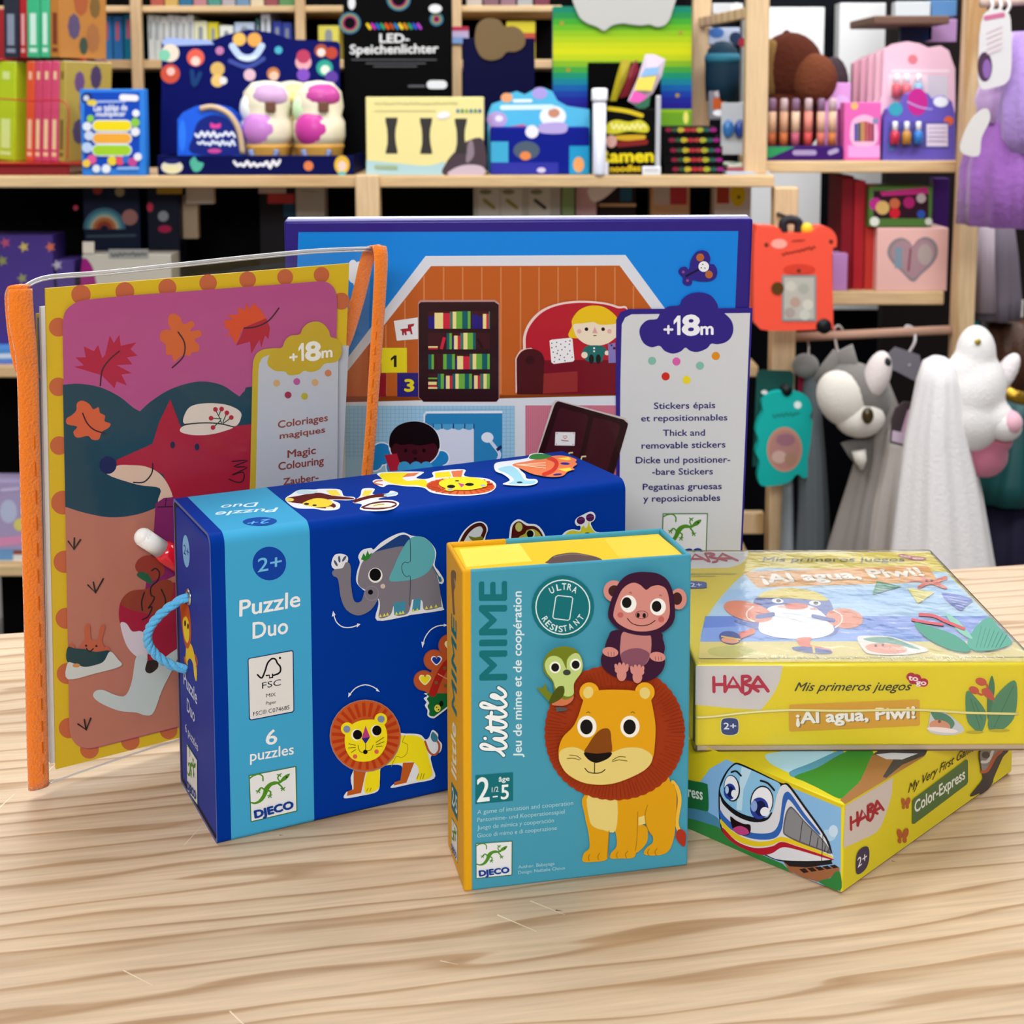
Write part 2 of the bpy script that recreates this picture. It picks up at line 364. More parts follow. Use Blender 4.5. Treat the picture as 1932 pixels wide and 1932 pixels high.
for x in (706, 728, 764, 800, 837, 873, 909, 945, 982, 1017, 1053, 1089, 1124, 1160, 1195, 1230):
    y0 = 502 + (max(0, 813 - x)) * 1.27 + max(0, x - 1169) * 1.36
    A.poly('#cb7c4a', [(x - 1.4, y0 + 2), (x + 1.4, y0 + 2), (x + 1.4, 743), (x - 1.4, 743)])
A.circ('#dfe3ee', 666, 512, 11, 22); A.circ('#dfe3ee', 678, 520, 14, 27)
A.T = D
A.poly('#8f1426', [(700, 1175), (768, 1172), (766, 1345), (700, 1346)]); A.poly('#2b1f74', [(848, 1172), (1005, 1172), (1005, 1346), (848, 1347)])
A.poly('#e4d31d', [(733, 990), (918, 990), (919, 1170), (733, 1172)])
one(A, '#1a1612', (800, 1130), (846, 1130), (800, 1045)); A.text('#e4d31d', '3', (905, 1305), (966, 1305), (905, 1222), .05)
A.poly('#e3e3e6', [(823, 793), (998, 768), (1000, 925), (845, 938)])
A.poly('#a51f2b', [(868, 858), (882, 852), (925, 847), (925, 820), (972, 812), (968, 830), (950, 838), (960, 890), (948, 893), (940, 868), (915, 870), (918, 897), (905, 898), (898, 875), (895, 900), (885, 898), (882, 868)])
A.poly('#b98a86', spline([(1002, 652), (1020, 638), (1560, 638), (1594, 660), (1594, 1370), (1570, 1388), (1035, 1388), (1002, 1360)], True, 3)[0:] if 0 else [(1000, 660), (1015, 642), (1560, 640), (1592, 665), (1592, 1362), (1572, 1384), (1040, 1384), (1002, 1352)])
A.poly('#2a0d13', [(1004, 672), (1020, 656), (1556, 654), (1588, 676), (1588, 1360), (1570, 1382), (1040, 1382), (1006, 1350)])
for y0, y1 in ((722, 850), (880, 1000), (1033, 1145), (1178, 1287)): A.rect('#3c1019', 1074, y0, 1522, y1)
cC, cR, cG, cT, cK, cN = '#e6d68e', '#c5233c', '#6aa83e', '#0d5a60', '#3f6d62', '#221478'
for y0, y1, bk in ((722, 850, [(1075, 1120, cN, 38), (1120, 1182, cC, 12), (1182, 1232, cR, 14), (1232, 1252, cK, 4), (1252, 1278, cC, 4), (1278, 1322, cG, 2), (1322, 1362, cT, 0), (1362, 1382, cG, 0), (1395, 1436, cN, 24), (1440, 1468, cN, 40), (1472, 1497, cC, 20), (1497, 1514, cR, 20), (1514, 1523, cK, 2)]),
                   (880, 1000, [(1208, 1228, cT, 2), (1228, 1246, cG, 2), (1248, 1262, cN, 28), (1262, 1288, cC, 20), (1288, 1308, cR, 20), (1308, 1330, cK, 2), (1330, 1360, cC, 0), (1360, 1400, cG, 0), (1400, 1420, cT, 0)]),
                   (1033, 1145, [(1075, 1098, cT, 4), (1098, 1115, cG, 4), (1183, 1208, cG, 2), (1208, 1248, cT, 2), (1248, 1268, cG, 2), (1272, 1285, cN, 30), (1285, 1328, cC, 16), (1328, 1375, cR, 18), (1375, 1398, cK, 0), (1398, 1424, cC, 0), (1424, 1466, cG, 0), (1466, 1505, cT, 0), (1505, 1522, cG, 0)]),
                   (1178, 1287, [(1143, 1165, cT, 0), (1165, 1188, cG, 0), (1190, 1203, cN, 30), (1203, 1230, cC, 14), (1230, 1250, cR, 14), (1250, 1272, cT, 0), (1272, 1296, cC, 0), (1296, 1340, cG, 0), (1340, 1372, cT, 0), (1372, 1392, cG, 0), (1394, 1406, cN, 30), (1408, 1434, cC, 12), (1434, 1452, cR, 12), (1452, 1476, cK, 0), (1476, 1500, cC, 0), (1500, 1522, cG, 0)])):
    for x0, x1, c, dy in bk: A.rect(c, x0, y0 + dy, x1, y1)
A.rect(cC, 1074, 977, 1143, 988); A.rect(cR, 1074, 989, 1143, 1000); A.poly(cR, [(1158, 996), (1180, 910), (1203, 914), (1180, 1000)]); A.poly('#23090e', [(1424, 925), (1442, 920), (1478, 990), (1462, 998)])
A.rect(cG, 1074, 1206, 1140, 1217); A.rect(cC, 1074, 1236, 1136, 1258); A.rect(cR, 1074, 1262, 1136, 1273); A.rect(cC, 1074, 1275, 1140, 1287)
# bathroom and pink room
A.rect('#9cc4de', 470, 1411, 1704, 2300); A.rect('#c36e83', 1782, 1408, 2500, 2300)
for x in range(500, 1700, 30): A.rect('#7fb0d3', x, 1411, x + 3, 1790)
for y in range(1436, 1790, 28): A.rect('#7fb0d3', 470, y, 1704, y + 3)
for x in range(1795, 2230, 14): A.rect('#d48b9b', x, 1410, x + 3, 1800)
A.poly('#e3e9f5', [(1040, 1470), (1060, 1450), (1614, 1446), (1614, 1464), (1052, 1466), (1046, 1600), (1040, 1600)])
A.poly('#2b82ba', [(1052, 1485), (1068, 1466), (1612, 1464), (1612, 2100), (1052, 2100)])
A.rect('#d3d9ec', 1110, 1575, 1406, 1850)
for x in (1140, 1213, 1294, 1370): A.circ('#4d9ecf', x, 1552, 39, 34)
A.rect('#2b82ba', 1056, 1510, 1406, 1542)
for x in (1106, 1170, 1255, 1337, 1403): A.rect('#1b2c66', x, 1540, x + 7, 1578)
A.stroke('#cfd8ee', [(1505, 1640), (1545, 1690), (1592, 1755), (1582, 1800)], 24); A.circ('#dfe6f4', 1505, 1640, 44, 38); A.poly('#22265a', [(1566, 1722), (1604, 1694), (1612, 1716), (1580, 1742)])
for x, y, r in ((735, 1760, 78), (680, 1820, 60), (1170, 1790, 52), (1110, 1840, 70), (860, 1850, 90)): A.circ('#e8eef8', x, y, r + 9)
for x, y, r in ((735, 1760, 78), (680, 1820, 60), (1170, 1790, 52), (1110, 1840, 70), (860, 1850, 90), (990, 1880, 90)): A.circ('#1f80c4', x, y, r)
A.circ('#e8eef8', 975, 1690, 192, 172); A.circ('#43101b', 975, 1710, 178, 142)
A.sm('#120508', [(788, 1690), (800, 1615), (850, 1556), (930, 1525), (1015, 1525), (1095, 1560), (1143, 1620), (1158, 1690), (1148, 1728), (1120, 1684), (1060, 1692), (1000, 1698), (950, 1688), (880, 1694), (830, 1684), (804, 1720)])
A.circ('#150508', 910, 1735, 13); A.circ('#150508', 1043, 1735, 13); A.circ('#2c0a12', 976, 1746, 20); A.circ('#150508', 980, 1794, 13, 10)
A.poly('#b01f35', [(755, 1768), (846, 1756), (882, 1876), (796, 1886)])
for x in (900, 985, 1060): A.circ('#3d9ad3', x, 1862, 48)
# red sofa, child, cushion
A.T = E_
A.sm('#e6c9c4', [(108, 1045), (110, 935), (155, 830), (245, 742), (375, 690), (540, 670), (720, 683), (830, 713), (905, 750), (905, 1140), (110, 1140)])
A.sm('#b01a2c', [(128, 1045), (130, 938), (172, 842), (258, 756), (380, 705), (540, 686), (715, 697), (825, 728), (905, 765), (905, 1140), (128, 1140)])
A.poly('#700a1d', [(240, 1122), (905, 1118), (905, 1380), (220, 1380)])
A.poly('#8f2a2a', [(250, 1225), (520, 1205), (520, 1360), (250, 1375)])
A.poly('#e0c0bb', spline([(48, 1110), (90, 1045), (170, 1028)], False, 4) + [(180, 1040), (80, 1120), (60, 1370), (50, 1370)])
A.poly('#450c14', spline([(62, 1380), (58, 1150), (66, 1095), (105, 1050), (165, 1035), (235, 1055), (268, 1110), (266, 1180), (258, 1380)], False, 4)); A.circ('#33080e', 160, 1120, 34)
A.poly('#e9e6e8', [(308, 975), (325, 965), (468, 952), (482, 962), (497, 1120), (484, 1132), (340, 1150), (322, 1138)])
for x, y in ((325, 993), (362, 987), (430, 980), (463, 975), (393, 1000), (358, 1018), (325, 1027), (458, 1000), (425, 1022), (402, 1042), (336, 1060), (372, 1048), (462, 1050), (445, 1075), (366, 1070), (390, 1085), (348, 1100), (420, 1100), (382, 1115), (480, 1098), (344, 1132), (425, 1125)): A.circ('#3a2f4e', x, y, 5)
A.sm('#e4ba18', [(452, 935), (458, 905), (478, 862), (478, 815), (525, 748), (590, 714), (655, 706), (725, 720), (790, 765), (826, 820), (830, 950), (500, 955)])
A.sm('#e6d6be', [(490, 850), (560, 842), (640, 832), (690, 852), (780, 850), (825, 846), (825, 920), (795, 962), (740, 997), (660, 1012), (580, 997), (520, 952), (494, 900)])
for x in (588, 714): A.circ('#141014', x, 886, 14)
A.poly('#d29c9a', [(650, 868), (632, 916), (673, 916)]); A.stroke('#241418', [(642, 934), (662, 934)], 6, 0)
for x in (533, 762): A.circ('#dda9a2', x, 902, 17)
A.sm('#1e6664', [(553, 1062), (580, 1022), (612, 1010), (690, 1010), (732, 1030), (742, 1062), (715, 1092), (702, 1132), (600, 1132), (572, 1100)])
A.circ('#e6d6be', 573, 1082, 24); A.circ('#e6d6be', 744, 1066, 18)
for x in (625, 678): A.circ('#141416', x, 1113, 19, 36)
for y in (1030, 1053): A.circ('#eef0ee', 646, y, 7)
A.poly('#8075b6', [(752, 990), (766, 1002), (785, 992), (806, 988), (810, 1140), (755, 1142)]); A.circ('#2a2236', 778, 1008, 7); A.circ('#2a2236', 798, 1030, 10)
# butterfly
A.sm('#2e1f80', [(1285, 455), (1300, 420), (1340, 412), (1365, 430), (1380, 360), (1415, 305), (1460, 287), (1505, 300), (1528, 345), (1522, 390), (1555, 395), (1580, 440), (1568, 495), (1520, 522), (1440, 522), (1395, 512), (1385, 545), (1350, 555), (1318, 535), (1318, 495)])
A.stroke('#0c0830', [(1345, 483), (1440, 432)], 16, 0); A.circ('#e9e9ec', 1477, 411, 40); A.circ('#b0642f', 1450, 342, 30); A.circ('#b0642f', 1517, 471, 29); A.circ('#8a4a7a', 1322, 452, 11); A.circ('#8a4a7a', 1354, 517, 11)
for x, y in ((1470, 394), (1458, 420), (1486, 423)): A.circ('#33303a', x, y, 5)
# text panel
A.T = (0, 0, 1)
A.poly('#2c1e80', [(1164, 1168), (1161, 720), (1162, 602), (1170, 588), (1186, 582), (1419, 580), (1394, 1168)])
A.poly('#cfd0d3', [(1167, 1166), (1170, 720), (1172.5, 611), (1179, 598), (1191, 592), (1414.5, 589.4), (1391, 1166)])
A.T = E_
A.sm('#2c1e80', [(990, 920), (1000, 862), (1050, 817), (1120, 808), (1150, 760), (1205, 715), (1290, 703), (1312, 660), (1370, 618), (1450, 606), (1530, 630), (1578, 690), (1592, 738), (1640, 770), (1688, 822), (1702, 890), (1682, 950), (1640, 986), (1580, 1000), (1534, 996), (1500, 1032), (1430, 1059), (1375, 1050), (1338, 1026), (1300, 1056), (1240, 1071), (1180, 1050), (1142, 1012), (1080, 1023), (1020, 990)])
A.stroke('#eceaf2', [(1180, 888), (1238, 888)], 18, 0); A.stroke('#eceaf2', [(1209, 862), (1209, 915)], 18, 0)
one(A, '#f0eff4', (1248, 930), (1303, 929), (1248, 783)); A.text('#f0eff4', '8', (1320, 928), (1440, 927), (1320, 783), .05); A.text('#f0eff4', 'm', (1455, 926), (1547, 924), (1455, 836), .04)
for x, y, c in ((1085, 1125, '#7fb8a5'), (1270, 1130, '#d65da8'), (1448, 1162, '#7fb8a5'), (1568, 1088, '#dc8b1c'), (1188, 1243, '#cb281c'), (1347, 1270, '#e8d12c')): A.circ(c, x, y, 31)
A.T = F_
for t, p0, p1, pt in (('Stickers épais', (1100, 282), (1563, 276), (1100, 235)), ('et repositionnables', (1003, 376), (1655, 368), (1003, 330)), ('Thick and', (1168, 487), (1485, 484), (1168, 440)),
                      ('removable stickers', (1006, 583), (1640, 574), (1006, 536)), ('Dicke und positioner-', (962, 694), (1676, 688), (962, 646)), ('-bare Stickers', (1086, 781), (1545, 777), (1086, 734)),
                      ('Pegatinas gruesas', (1015, 895), (1612, 889), (1015, 849)), ('y reposicionables', (1019, 985), (1600, 977), (1019, 938))):
    A.text('#231a66', t, p0, p1, pt, .018)
A.poly('#c9bcba', [(352, 214), (372, 216), (885, 350), (908, 380), (900, 412), (790, 790), (770, 800), (205, 640), (330, 240)])
A.poly('#270a10', [(352, 236), (372, 222), (870, 362), (902, 392), (900, 412), (790, 790), (770, 800), (212, 640), (340, 262)])
A.poly('#3d101c', [(375, 290), (395, 272), (590, 325), (602, 350), (520, 700), (270, 620)]); A.poly('#3d101c', [(640, 350), (660, 345), (835, 395), (842, 420), (742, 760), (560, 700)])
A.poly('#e3e2e6', [(352, 456), (502, 458), (497, 560), (348, 558)]); A.stroke('#a8403c', [(425, 508), (412, 494), (414, 484), (424, 488), (436, 484), (440, 494), (425, 508)], 4, 0); A.stroke('#a8403c', [(398, 518), (420, 522), (450, 524)], 6)
for x, y in ((364, 466), (490, 468), (360, 548), (486, 550)): A.circ('#a86a60', x, y, 4)
A.stroke('#e0d8a8', [(450, 640), (456, 614), (480, 612)], 11, 0); A.stroke('#e0d8a8', [(545, 668), (553, 642), (580, 640)], 11, 0)
gecko_logo(A, (1172, 1080), (1500, 1078), (1488, 1420), (1160, 1424))
A.build('front_print', sb)

# ------------------------------------------------------------------ blue puzzle box
P0, Pa, Pb, Pk = boxframe(-.15314457, .71365142, .46027098); Pf = frame(P0, Pa, Pb, Pk); PW, PD, PH = .24453276, .07968913, .165
pz = thing('puzzle_box', 'royal blue two-piece puzzle box with light blue band and rope handle', 'puzzle box', P0)
def uof(px, py, o, n, a): d = ray(px, py); p = EYE + d * ((o - EYE).dot(n) / d.dot(n)); return (p - o).dot(a)
u0, u1 = uof(430, 1300, P0, -Pb, Pa), uof(589, 1300, P0, -Pb, Pa)
blue, band = mat('#003290', .5, .04), mat('#3f9fca', .5, .06)
rp = .0065; prof = []
for cy, cz, a0, r in ((PD - .002, .002, -90, .002), (PD - .003, PH - .003, 0, .003), (rp, PH - rp, 90, rp), (.003, .003, 180, .003)):
    for k in range(7):
        an = math.radians(a0 + 15 * k); prof.append((cy + r * math.cos(an), cz + r * math.sin(an)))
mb = MB(); xs = [0, u0, u1, PW]; n = len(prof)
for i in range(3): loft(mb, (blue, band, blue)[i], [[Pf(xs[i], y, z) for y, z in prof], [Pf(xs[i + 1], y, z) for y, z in prof]], False, False)
inner = [(.0016 + (y - 0) * (PD - .0032) / PD, .0016 + z * (PH - .0032) / PH) for y, z in prof]
for x in (0, PW):
    vs = [Pf(x, y, z) for y, z in prof] + [Pf(x, y, z) for y, z in inner]; mb.add(vs, [[k, (k + 1) % n, n + (k + 1) % n, n + k] for k in range(n)], mat('#6a6fa0', .8, .1))
for i, (a, b) in enumerate(((0, .012), (PW - .012, PW))): loft(mb, mat('#3a3036', .9, .1), [[Pf(a, y, z) for y, z in inner], [Pf(b, y, z) for y, z in inner]], False, False)
mb.build('sleeve', pz, True)
sv = MB(); rbox(sv, mat('#2a3c98', .5, .05), Pf, .0004, .0038, .0022, PW - .0004, PD - .0024, PH - .0042, .0016, 3); sv.build('tray', pz, True)
A = Art(P0, -Pb, .5, .06); A.lift = 6e-5; G_ = (280, 840, 4.025); H_ = (280, 1180, 4.025); I_ = (580, 840, 3.116); J_ = (580, 1080, 4.025); K_ = (820, 980, 5.085)
A.T = G_
A.circ('#123f9c', 918, 898, 128); A.text('#6cb7de', '2+', (830, 964), (1010, 932), (832, 862), .01)
A.text('#e6e8e8', 'Puzzle', (692, 1300), (1150, 1222), (694, 1180), .02); A.text('#e6e8e8', 'Duo', (793, 1468), (1058, 1426), (793, 1348), .02)
A.T = H_
A.poly('#1a2a5c', [(753, 262), (762, 248), (1088, 187), (1101, 196), (1107, 645), (1096, 660), (778, 721), (764, 712)]); A.poly('#d9d8d6', [(760, 264), (768, 253), (1086, 195), (1094, 202), (1100, 643), (1090, 653), (780, 713), (771, 706)])
bk = '#15151a'
A.stroke(bk, [(828, 374), (860, 398), (885, 345), (905, 285), (938, 252), (965, 258), (978, 285), (1000, 312), (1002, 345), (985, 365), (950, 378)], 13)
A.stroke(bk, [(895, 380), (918, 376), (918, 398), (942, 394), (942, 370)], 11, 0); A.circ(bk, 998, 246, 9)
A.text(bk, 'FSC', (862, 480), (1006, 452), (862, 434)); A.text(bk, 'MIX', (895, 545), (966, 534), (895, 519)); A.text(bk, 'Paper', (892, 602), (970, 590), (892, 578)); A.text(bk, 'FSC® C074685', (795, 687), (1070, 635), (795, 657))
A.text('#e6e8e8', '6', (893, 908), (975, 894), (893, 800), .02); A.text('#e6e8e8', 'puzzles', (772, 1030), (1102, 975), (772, 952), .015)
gecko_logo(A, (768, 1142), (1114, 1074), (1122, 1404), (782, 1484))
# elephant
A.T = (0, 0, 1); wh = '#d8dbe0'; gr = '#75717a'
A.sm(wh, [(671.5, 1097), (673, 1077), (678, 1061), (675, 1049), (683, 1037), (699, 1033), (704, 1036), (718, 1023), (740, 1010), (760, 1004), (776, 1010), (798, 1013), (814, 1026), (822, 1042), (819, 1065), (827, 1077), (836.5, 1093), (833, 1101), (827, 1101), (830, 1120), (834.7, 1144.6), (832, 1151), (774, 1159.5), (765, 1162), (710.4, 1170), (713, 1140), (709, 1127), (684, 1112)])
A.sm('#1c3d78', [(700, 1046), (731, 1023), (758, 1008), (773, 1015), (763, 1032), (731, 1038)])
A.sm(gr, [(674, 1095), (677, 1075), (684, 1058), (700, 1044), (725, 1036), (765, 1030), (795, 1045), (812, 1060), (822, 1080), (828, 1105), (832, 1140), (829, 1145), (800, 1150), (795, 1132), (778, 1130), (775, 1137), (768, 1157), (745, 1160), (742, 1142), (735, 1160), (714, 1165), (716, 1142), (712, 1127), (690, 1113), (678, 1106)])
A.T = J_
A.poly('#3f86a2', [(650, 228), (742, 214), (738, 305), (655, 322)]); A.poly('#3f86a2', [(802, 200), (858, 193), (852, 280), (790, 292)])
for x, y in ((550, 338), (580, 332), (604, 326), (672, 320), (700, 316), (722, 312), (800, 298), (830, 292), (900, 276), (935, 270), (972, 264)): A.poly('#d8cf46', [(x - 12, y), (x, y - 26), (x + 12, y - 3)])
A.T = I_
A.sm('#58a2aa', [(478, 792), (505, 715), (545, 625), (600, 546), (660, 534), (716, 566), (746, 622), (738, 690), (702, 745), (640, 780), (560, 795)])
A.stroke('#3c4650', [(600, 546), (602, 680), (570, 684), (552, 705), (556, 745), (580, 772), (602, 768), (600, 873)], 4, 2); A.stroke('#3c4650', [(600, 873), (597, 940)], 4, 0)
A.circ('#e3e3df', 396, 762, 42, 44); A.circ('#0c0c10', 395, 758, 34, 37); A.circ('#c9b6a8', 440, 826, 14)
A.poly('#2a7a2c', [(312, 668), (326, 632), (338, 650), (350, 616), (360, 640), (376, 628), (362, 660), (338, 678)])
A.stroke('#3f5568', [(735, 715), (762, 760), (776, 786)], 6); A.sm('#33677c', [(764, 770), (778, 772), (786, 795), (772, 800)])
A.T = G_
A.sm(wh, [(1385, 895), (1408, 832), (1460, 820), (1508, 842), (1506, 890), (1480, 940), (1405, 935)])
A.sm(gr, [(1390, 965), (1412, 938), (1470, 928), (1492, 888), (1522, 893), (1534, 945), (1532, 1030), (1546, 1140), (1562, 1182), (1590, 1190), (1618, 1168), (1640, 1100), (1680, 1065), (1730, 1078), (1746, 1130), (1726, 1190), (1680, 1250), (1610, 1286), (1550, 1280), (1490, 1235), (1456, 1150), (1442, 1050), (1430, 1005), (1402, 990)])
A.circ('#0c0c10', 1682, 1112, 19); A.ring('#8b8790', 1690, 1120, 52, 54, 5)
for x, y, r in ((1418, 892, .5), (1445, 862, .1), (1482, 858, -.6)): A.circ('#46566e', x, y, 9, 26, -r)
aw = '#d9dde6'
def arrow(pts, h0, h1, w=8): A.stroke(aw, pts, w); A.poly(aw, h0); A.poly(aw, h1)
A.T = J_
arrow([(195, 315), (215, 370), (260, 408), (320, 413), (378, 396)], [(180, 332), (190, 288), (209, 318)], [(372, 382), (398, 388), (370, 414)])
arrow([(872, 545), (888, 490), (930, 432), (985, 402), (1040, 396)], [(860, 520), (884, 530), (866, 568)], [(1030, 384), (1058, 396), (1030, 408)])
arrow([(316, 922), (362, 872), (430, 848), (490, 862), (530, 888)], [(304, 943), (308, 905), (328, 922)], [(520, 870), (545, 902), (516, 894)])
# lion
A.sm(wh, [(342, 1500), (335, 1640), (292, 1660), (275, 1708), (400, 1690), (528, 1655), (545, 1560), (562, 1470), (708, 1462), (700, 1575), (650, 1600), (634, 1630), (800, 1595), (957, 1558), (945, 1470), (932, 1390), (1000, 1360), (1016, 1300), (988, 1262), (985, 1220), (943, 1190), (918, 1245), (890, 1262), (848, 1225), (740, 1218), (600, 1230)])
A.sm('#e8d61c', [(620, 1255), (740, 1232), (840, 1240), (886, 1290), (912, 1390), (940, 1540), (820, 1572), (842, 1500), (800, 1436), (720, 1438), (560, 1470), (545, 1550), (530, 1638), (430, 1665), (452, 1500), (560, 1440)])
A.poly('#b4571f', [(345, 1495), (442, 1490), (402, 1668), (294, 1690), (300, 1655), (345, 1640)]); A.poly('#b4571f', [(720, 1438), (806, 1436), (746, 1590), (650, 1612), (656, 1586), (700, 1572)])
A.stroke('#a8543a', [(888, 1278), (915, 1350), (955, 1380), (990, 1350), (994, 1300), (972, 1268)], 16); A.sm('#3b7690', [(945, 1204), (982, 1240), (976, 1277), (946, 1277), (930, 1242)])
A.stroke('#8a8218', [(735, 1232), (715, 1282), (755, 1300), (748, 1370), (705, 1400), (668, 1390), (632, 1466)], 4, 2)
for x in (455, 478): A.stroke('#7a6a14', [(x, 1630), (x - 10, 1655)], 4, 0)
for x in (838, 862, 880): A.stroke('#7a6a14', [(x, 1520), (x - 12, 1560)], 4, 0)
A.circ('#9c7a78', 433, 1234, 271, 275); A.circ('#bd5726', 433, 1232, 265, 268)
for k in range(26):
    an = 2 * math.pi * k / 26 + .06; c, s = math.cos(an), math.sin(an); A.stroke('#b13717', [(433 + 150 * c, 1234 + 150 * s), (433 + 254 * c, 1234 + 254 * s)], 23, 0, False)
A.circ('#ead81f', 293, 1176, 48); A.circ('#ead81f', 548, 1106, 48); A.sm('#ead81f', [(275, 1240), (300, 1170), (380, 1118), (500, 1108), (570, 1140), (596, 1220), (585, 1310), (530, 1390), (440, 1426), (340, 1412), (285, 1340)])
for x, y in ((290, 1180), (550, 1104)): A.circ('#7c8aa6', x, y, 27)
A.circ('#eceade', 364, 1223, 41, 44); A.circ('#0c0a0c', 371, 1222, 35, 37); A.circ('#eceade', 511, 1192, 40, 44); A.circ('#0c0a0c', 518, 1190, 35, 38)
A.poly('#b23c7c', [(432, 1153), (402, 1250), (466, 1240)]); A.poly('#29287e', [(402, 1250), (466, 1240), (432, 1292)])
A.stroke('#7a4a1c', [(375, 1303), (385, 1345), (420, 1358), (432, 1340), (432, 1290)], 5, 2); A.stroke('#7a4a1c', [(432, 1345), (470, 1338), (490, 1300)], 5, 2); A.circ('#0c0a0c', 430, 1352, 17)
A.circ('#d5604e', 352, 1387, 17); A.circ('#d5604e', 515, 1350, 17)
for p in ([(305, 1290), (355, 1302)], [(300, 1322), (355, 1318)], [(322, 1356), (356, 1334)], [(510, 1280), (568, 1242)], [(512, 1298), (570, 1274)], [(512, 1312), (556, 1306)]): A.stroke('#5f5a18', p, 5, 0)
# peacock
A.sm(wh, [(885, 905), (900, 925), (872, 945), (892, 975), (880, 1000), (900, 1035), (900, 1075), (935, 1096), (975, 1080), (1120, 960), (1120, 900)])
A.sm('#15602f', [(905, 905), (910, 930), (895, 950), (912, 980), (900, 1005), (915, 1040), (912, 1070), (940, 1082), (970, 1068), (1110, 955), (1120, 900)])
for x, y, r in ((872, 810, 74), (950, 655, 76), (1070, 545, 84)): A.circ('#8c4a44', x, y, r + 5)
for x, y, r in ((872, 810, 72), (950, 655, 74), (1070, 545, 82)): A.circ('#b4512a', x, y, r)
A.poly('#b4512a', [(850, 878), (905, 905), (1160, 910), (1160, 520), (1080, 480)])
A.stroke('#a3211d', [(940, 905), (985, 790), (1045, 690), (1120, 630)], 58); A.stroke('#c98a6a', [(980, 760), (1060, 805), (1120, 830)], 8, 0)
for x, y in ((965, 826), (1030, 716), (1036, 850)): A.circ('#6a5a2c', x, y, 13)
def heart(c, x, y, s): A.sm(c, [(x, y + s), (x - s, y), (x - s * .8, y - s * .7), (x - s * .2, y - s * .7), (x, y - s * .3), (x + s * .3, y - s * .8), (x + s * .9, y - s * .6), (x + s, y)])
heart('#e6dca0', 880, 800, 44); heart('#e2d024', 880, 800, 35); heart('#e3e6ee', 967, 655, 40); heart('#16348e', 967, 655, 31); heart('#e6dca0', 1070, 540, 40)
A.circ('#d8cf46', 975, 1020, 24, 28); A.circ('#171714', 1004, 985, 16, 22); A.circ('#171714', 968, 1012, 5); A.circ('#171714', 984, 1030, 5)
# monkey tail, monkey, giraffe
A.T = K_
A.sm(wh, [(180, 300), (205, 205), (260, 105), (340, 32), (420, 8), (478, 38), (493, 90), (475, 140), (440, 240), (300, 320)]); A.sm('#bfc4c4', [(250, 300), (290, 150), (355, 70), (425, 55), (445, 100), (415, 170), (380, 300)])
A.stroke('#43160f', [(215, 300), (245, 200), (295, 112), (365, 52), (430, 40), (462, 80), (452, 130), (410, 215)], 36); A.sm('#6a6a1c', [(310, 148), (370, 162), (440, 152), (438, 200), (390, 205), (340, 190)])
A.sm(wh, [(690, 230), (700, 120), (712, 50), (745, 5), (795, -12), (850, 15), (880, 30), (950, 36), (1005, 80), (1045, 160), (1040, 260), (700, 270)])
A.sm('#4b120e', [(712, 230), (720, 120), (730, 55), (760, 18), (800, 8), (840, 35), (870, 50), (940, 55), (990, 92), (1025, 165), (1020, 260), (720, 260)])
A.circ('#b5b160', 790, 62, 34, 44); A.sm('#a9a23c', [(770, 240), (790, 160), (845, 128), (870, 92), (930, 82), (990, 125), (1012, 190), (1000, 260)])
A.circ('#d9d9cc', 905, 128, 38, 40); A.circ('#0e0c0a', 898, 128, 33, 36)
A.T = (1020, 830, 10.73)
A.sm(wh, [(430, 2000), (440, 1850), (600, 1785), (745, 1805), (760, 1720), (690, 1715), (650, 1640), (690, 1560), (800, 1500), (950, 1432), (1030, 1450), (1068, 1520), (1040, 1610), (978, 1650), (990, 1720), (1090, 1840), (1380, 1860), (1390, 2000)])
A.sm('#c4bf2c', [(460, 2000), (475, 1870), (600, 1810), (760, 1830), (790, 1740), (870, 1700), (940, 1640), (960, 1720), (1070, 1860), (1200, 1900), (1200, 2000)]); A.sm('#d7d7d2', [(820, 1690), (900, 1600), (920, 1680), (880, 1760)])
A.circ('#48194a', 772, 1610, 86, 76, -.3); A.circ('#48194a', 958, 1550, 84, 78, -.3); A.stroke('#7b3a72', [(700, 1590), (845, 1570)], 14, 0); A.stroke('#7b3a72', [(885, 1545), (1035, 1525)], 14, 0)
A.circ('#151008', 905, 1910, 80, 60); A.circ('#c4bf2c', 905, 1935, 66, 56)
A.build('front_print', pz)
# top of the puzzle box
T0 = P0 + Pk * PH
A = Art(T0, Pk, .5, .06); A.lift = 6e-5; A.T = G_
A.text('#d6edf8', 'Puzzle', (985, 474), (522, 508), (958, 506), .02); A.text('#d6edf8', 'Duo', (835, 435), (562, 456), (812, 466), .02)
A.circ('#12489f', 846, 580, 130, 32, -.03); A.text('#5db6e4', '2+', (930, 560), (764, 578), (910, 592), .01)
A.T = I_; w2 = '#dfe3ea'; br = '#5c1712'
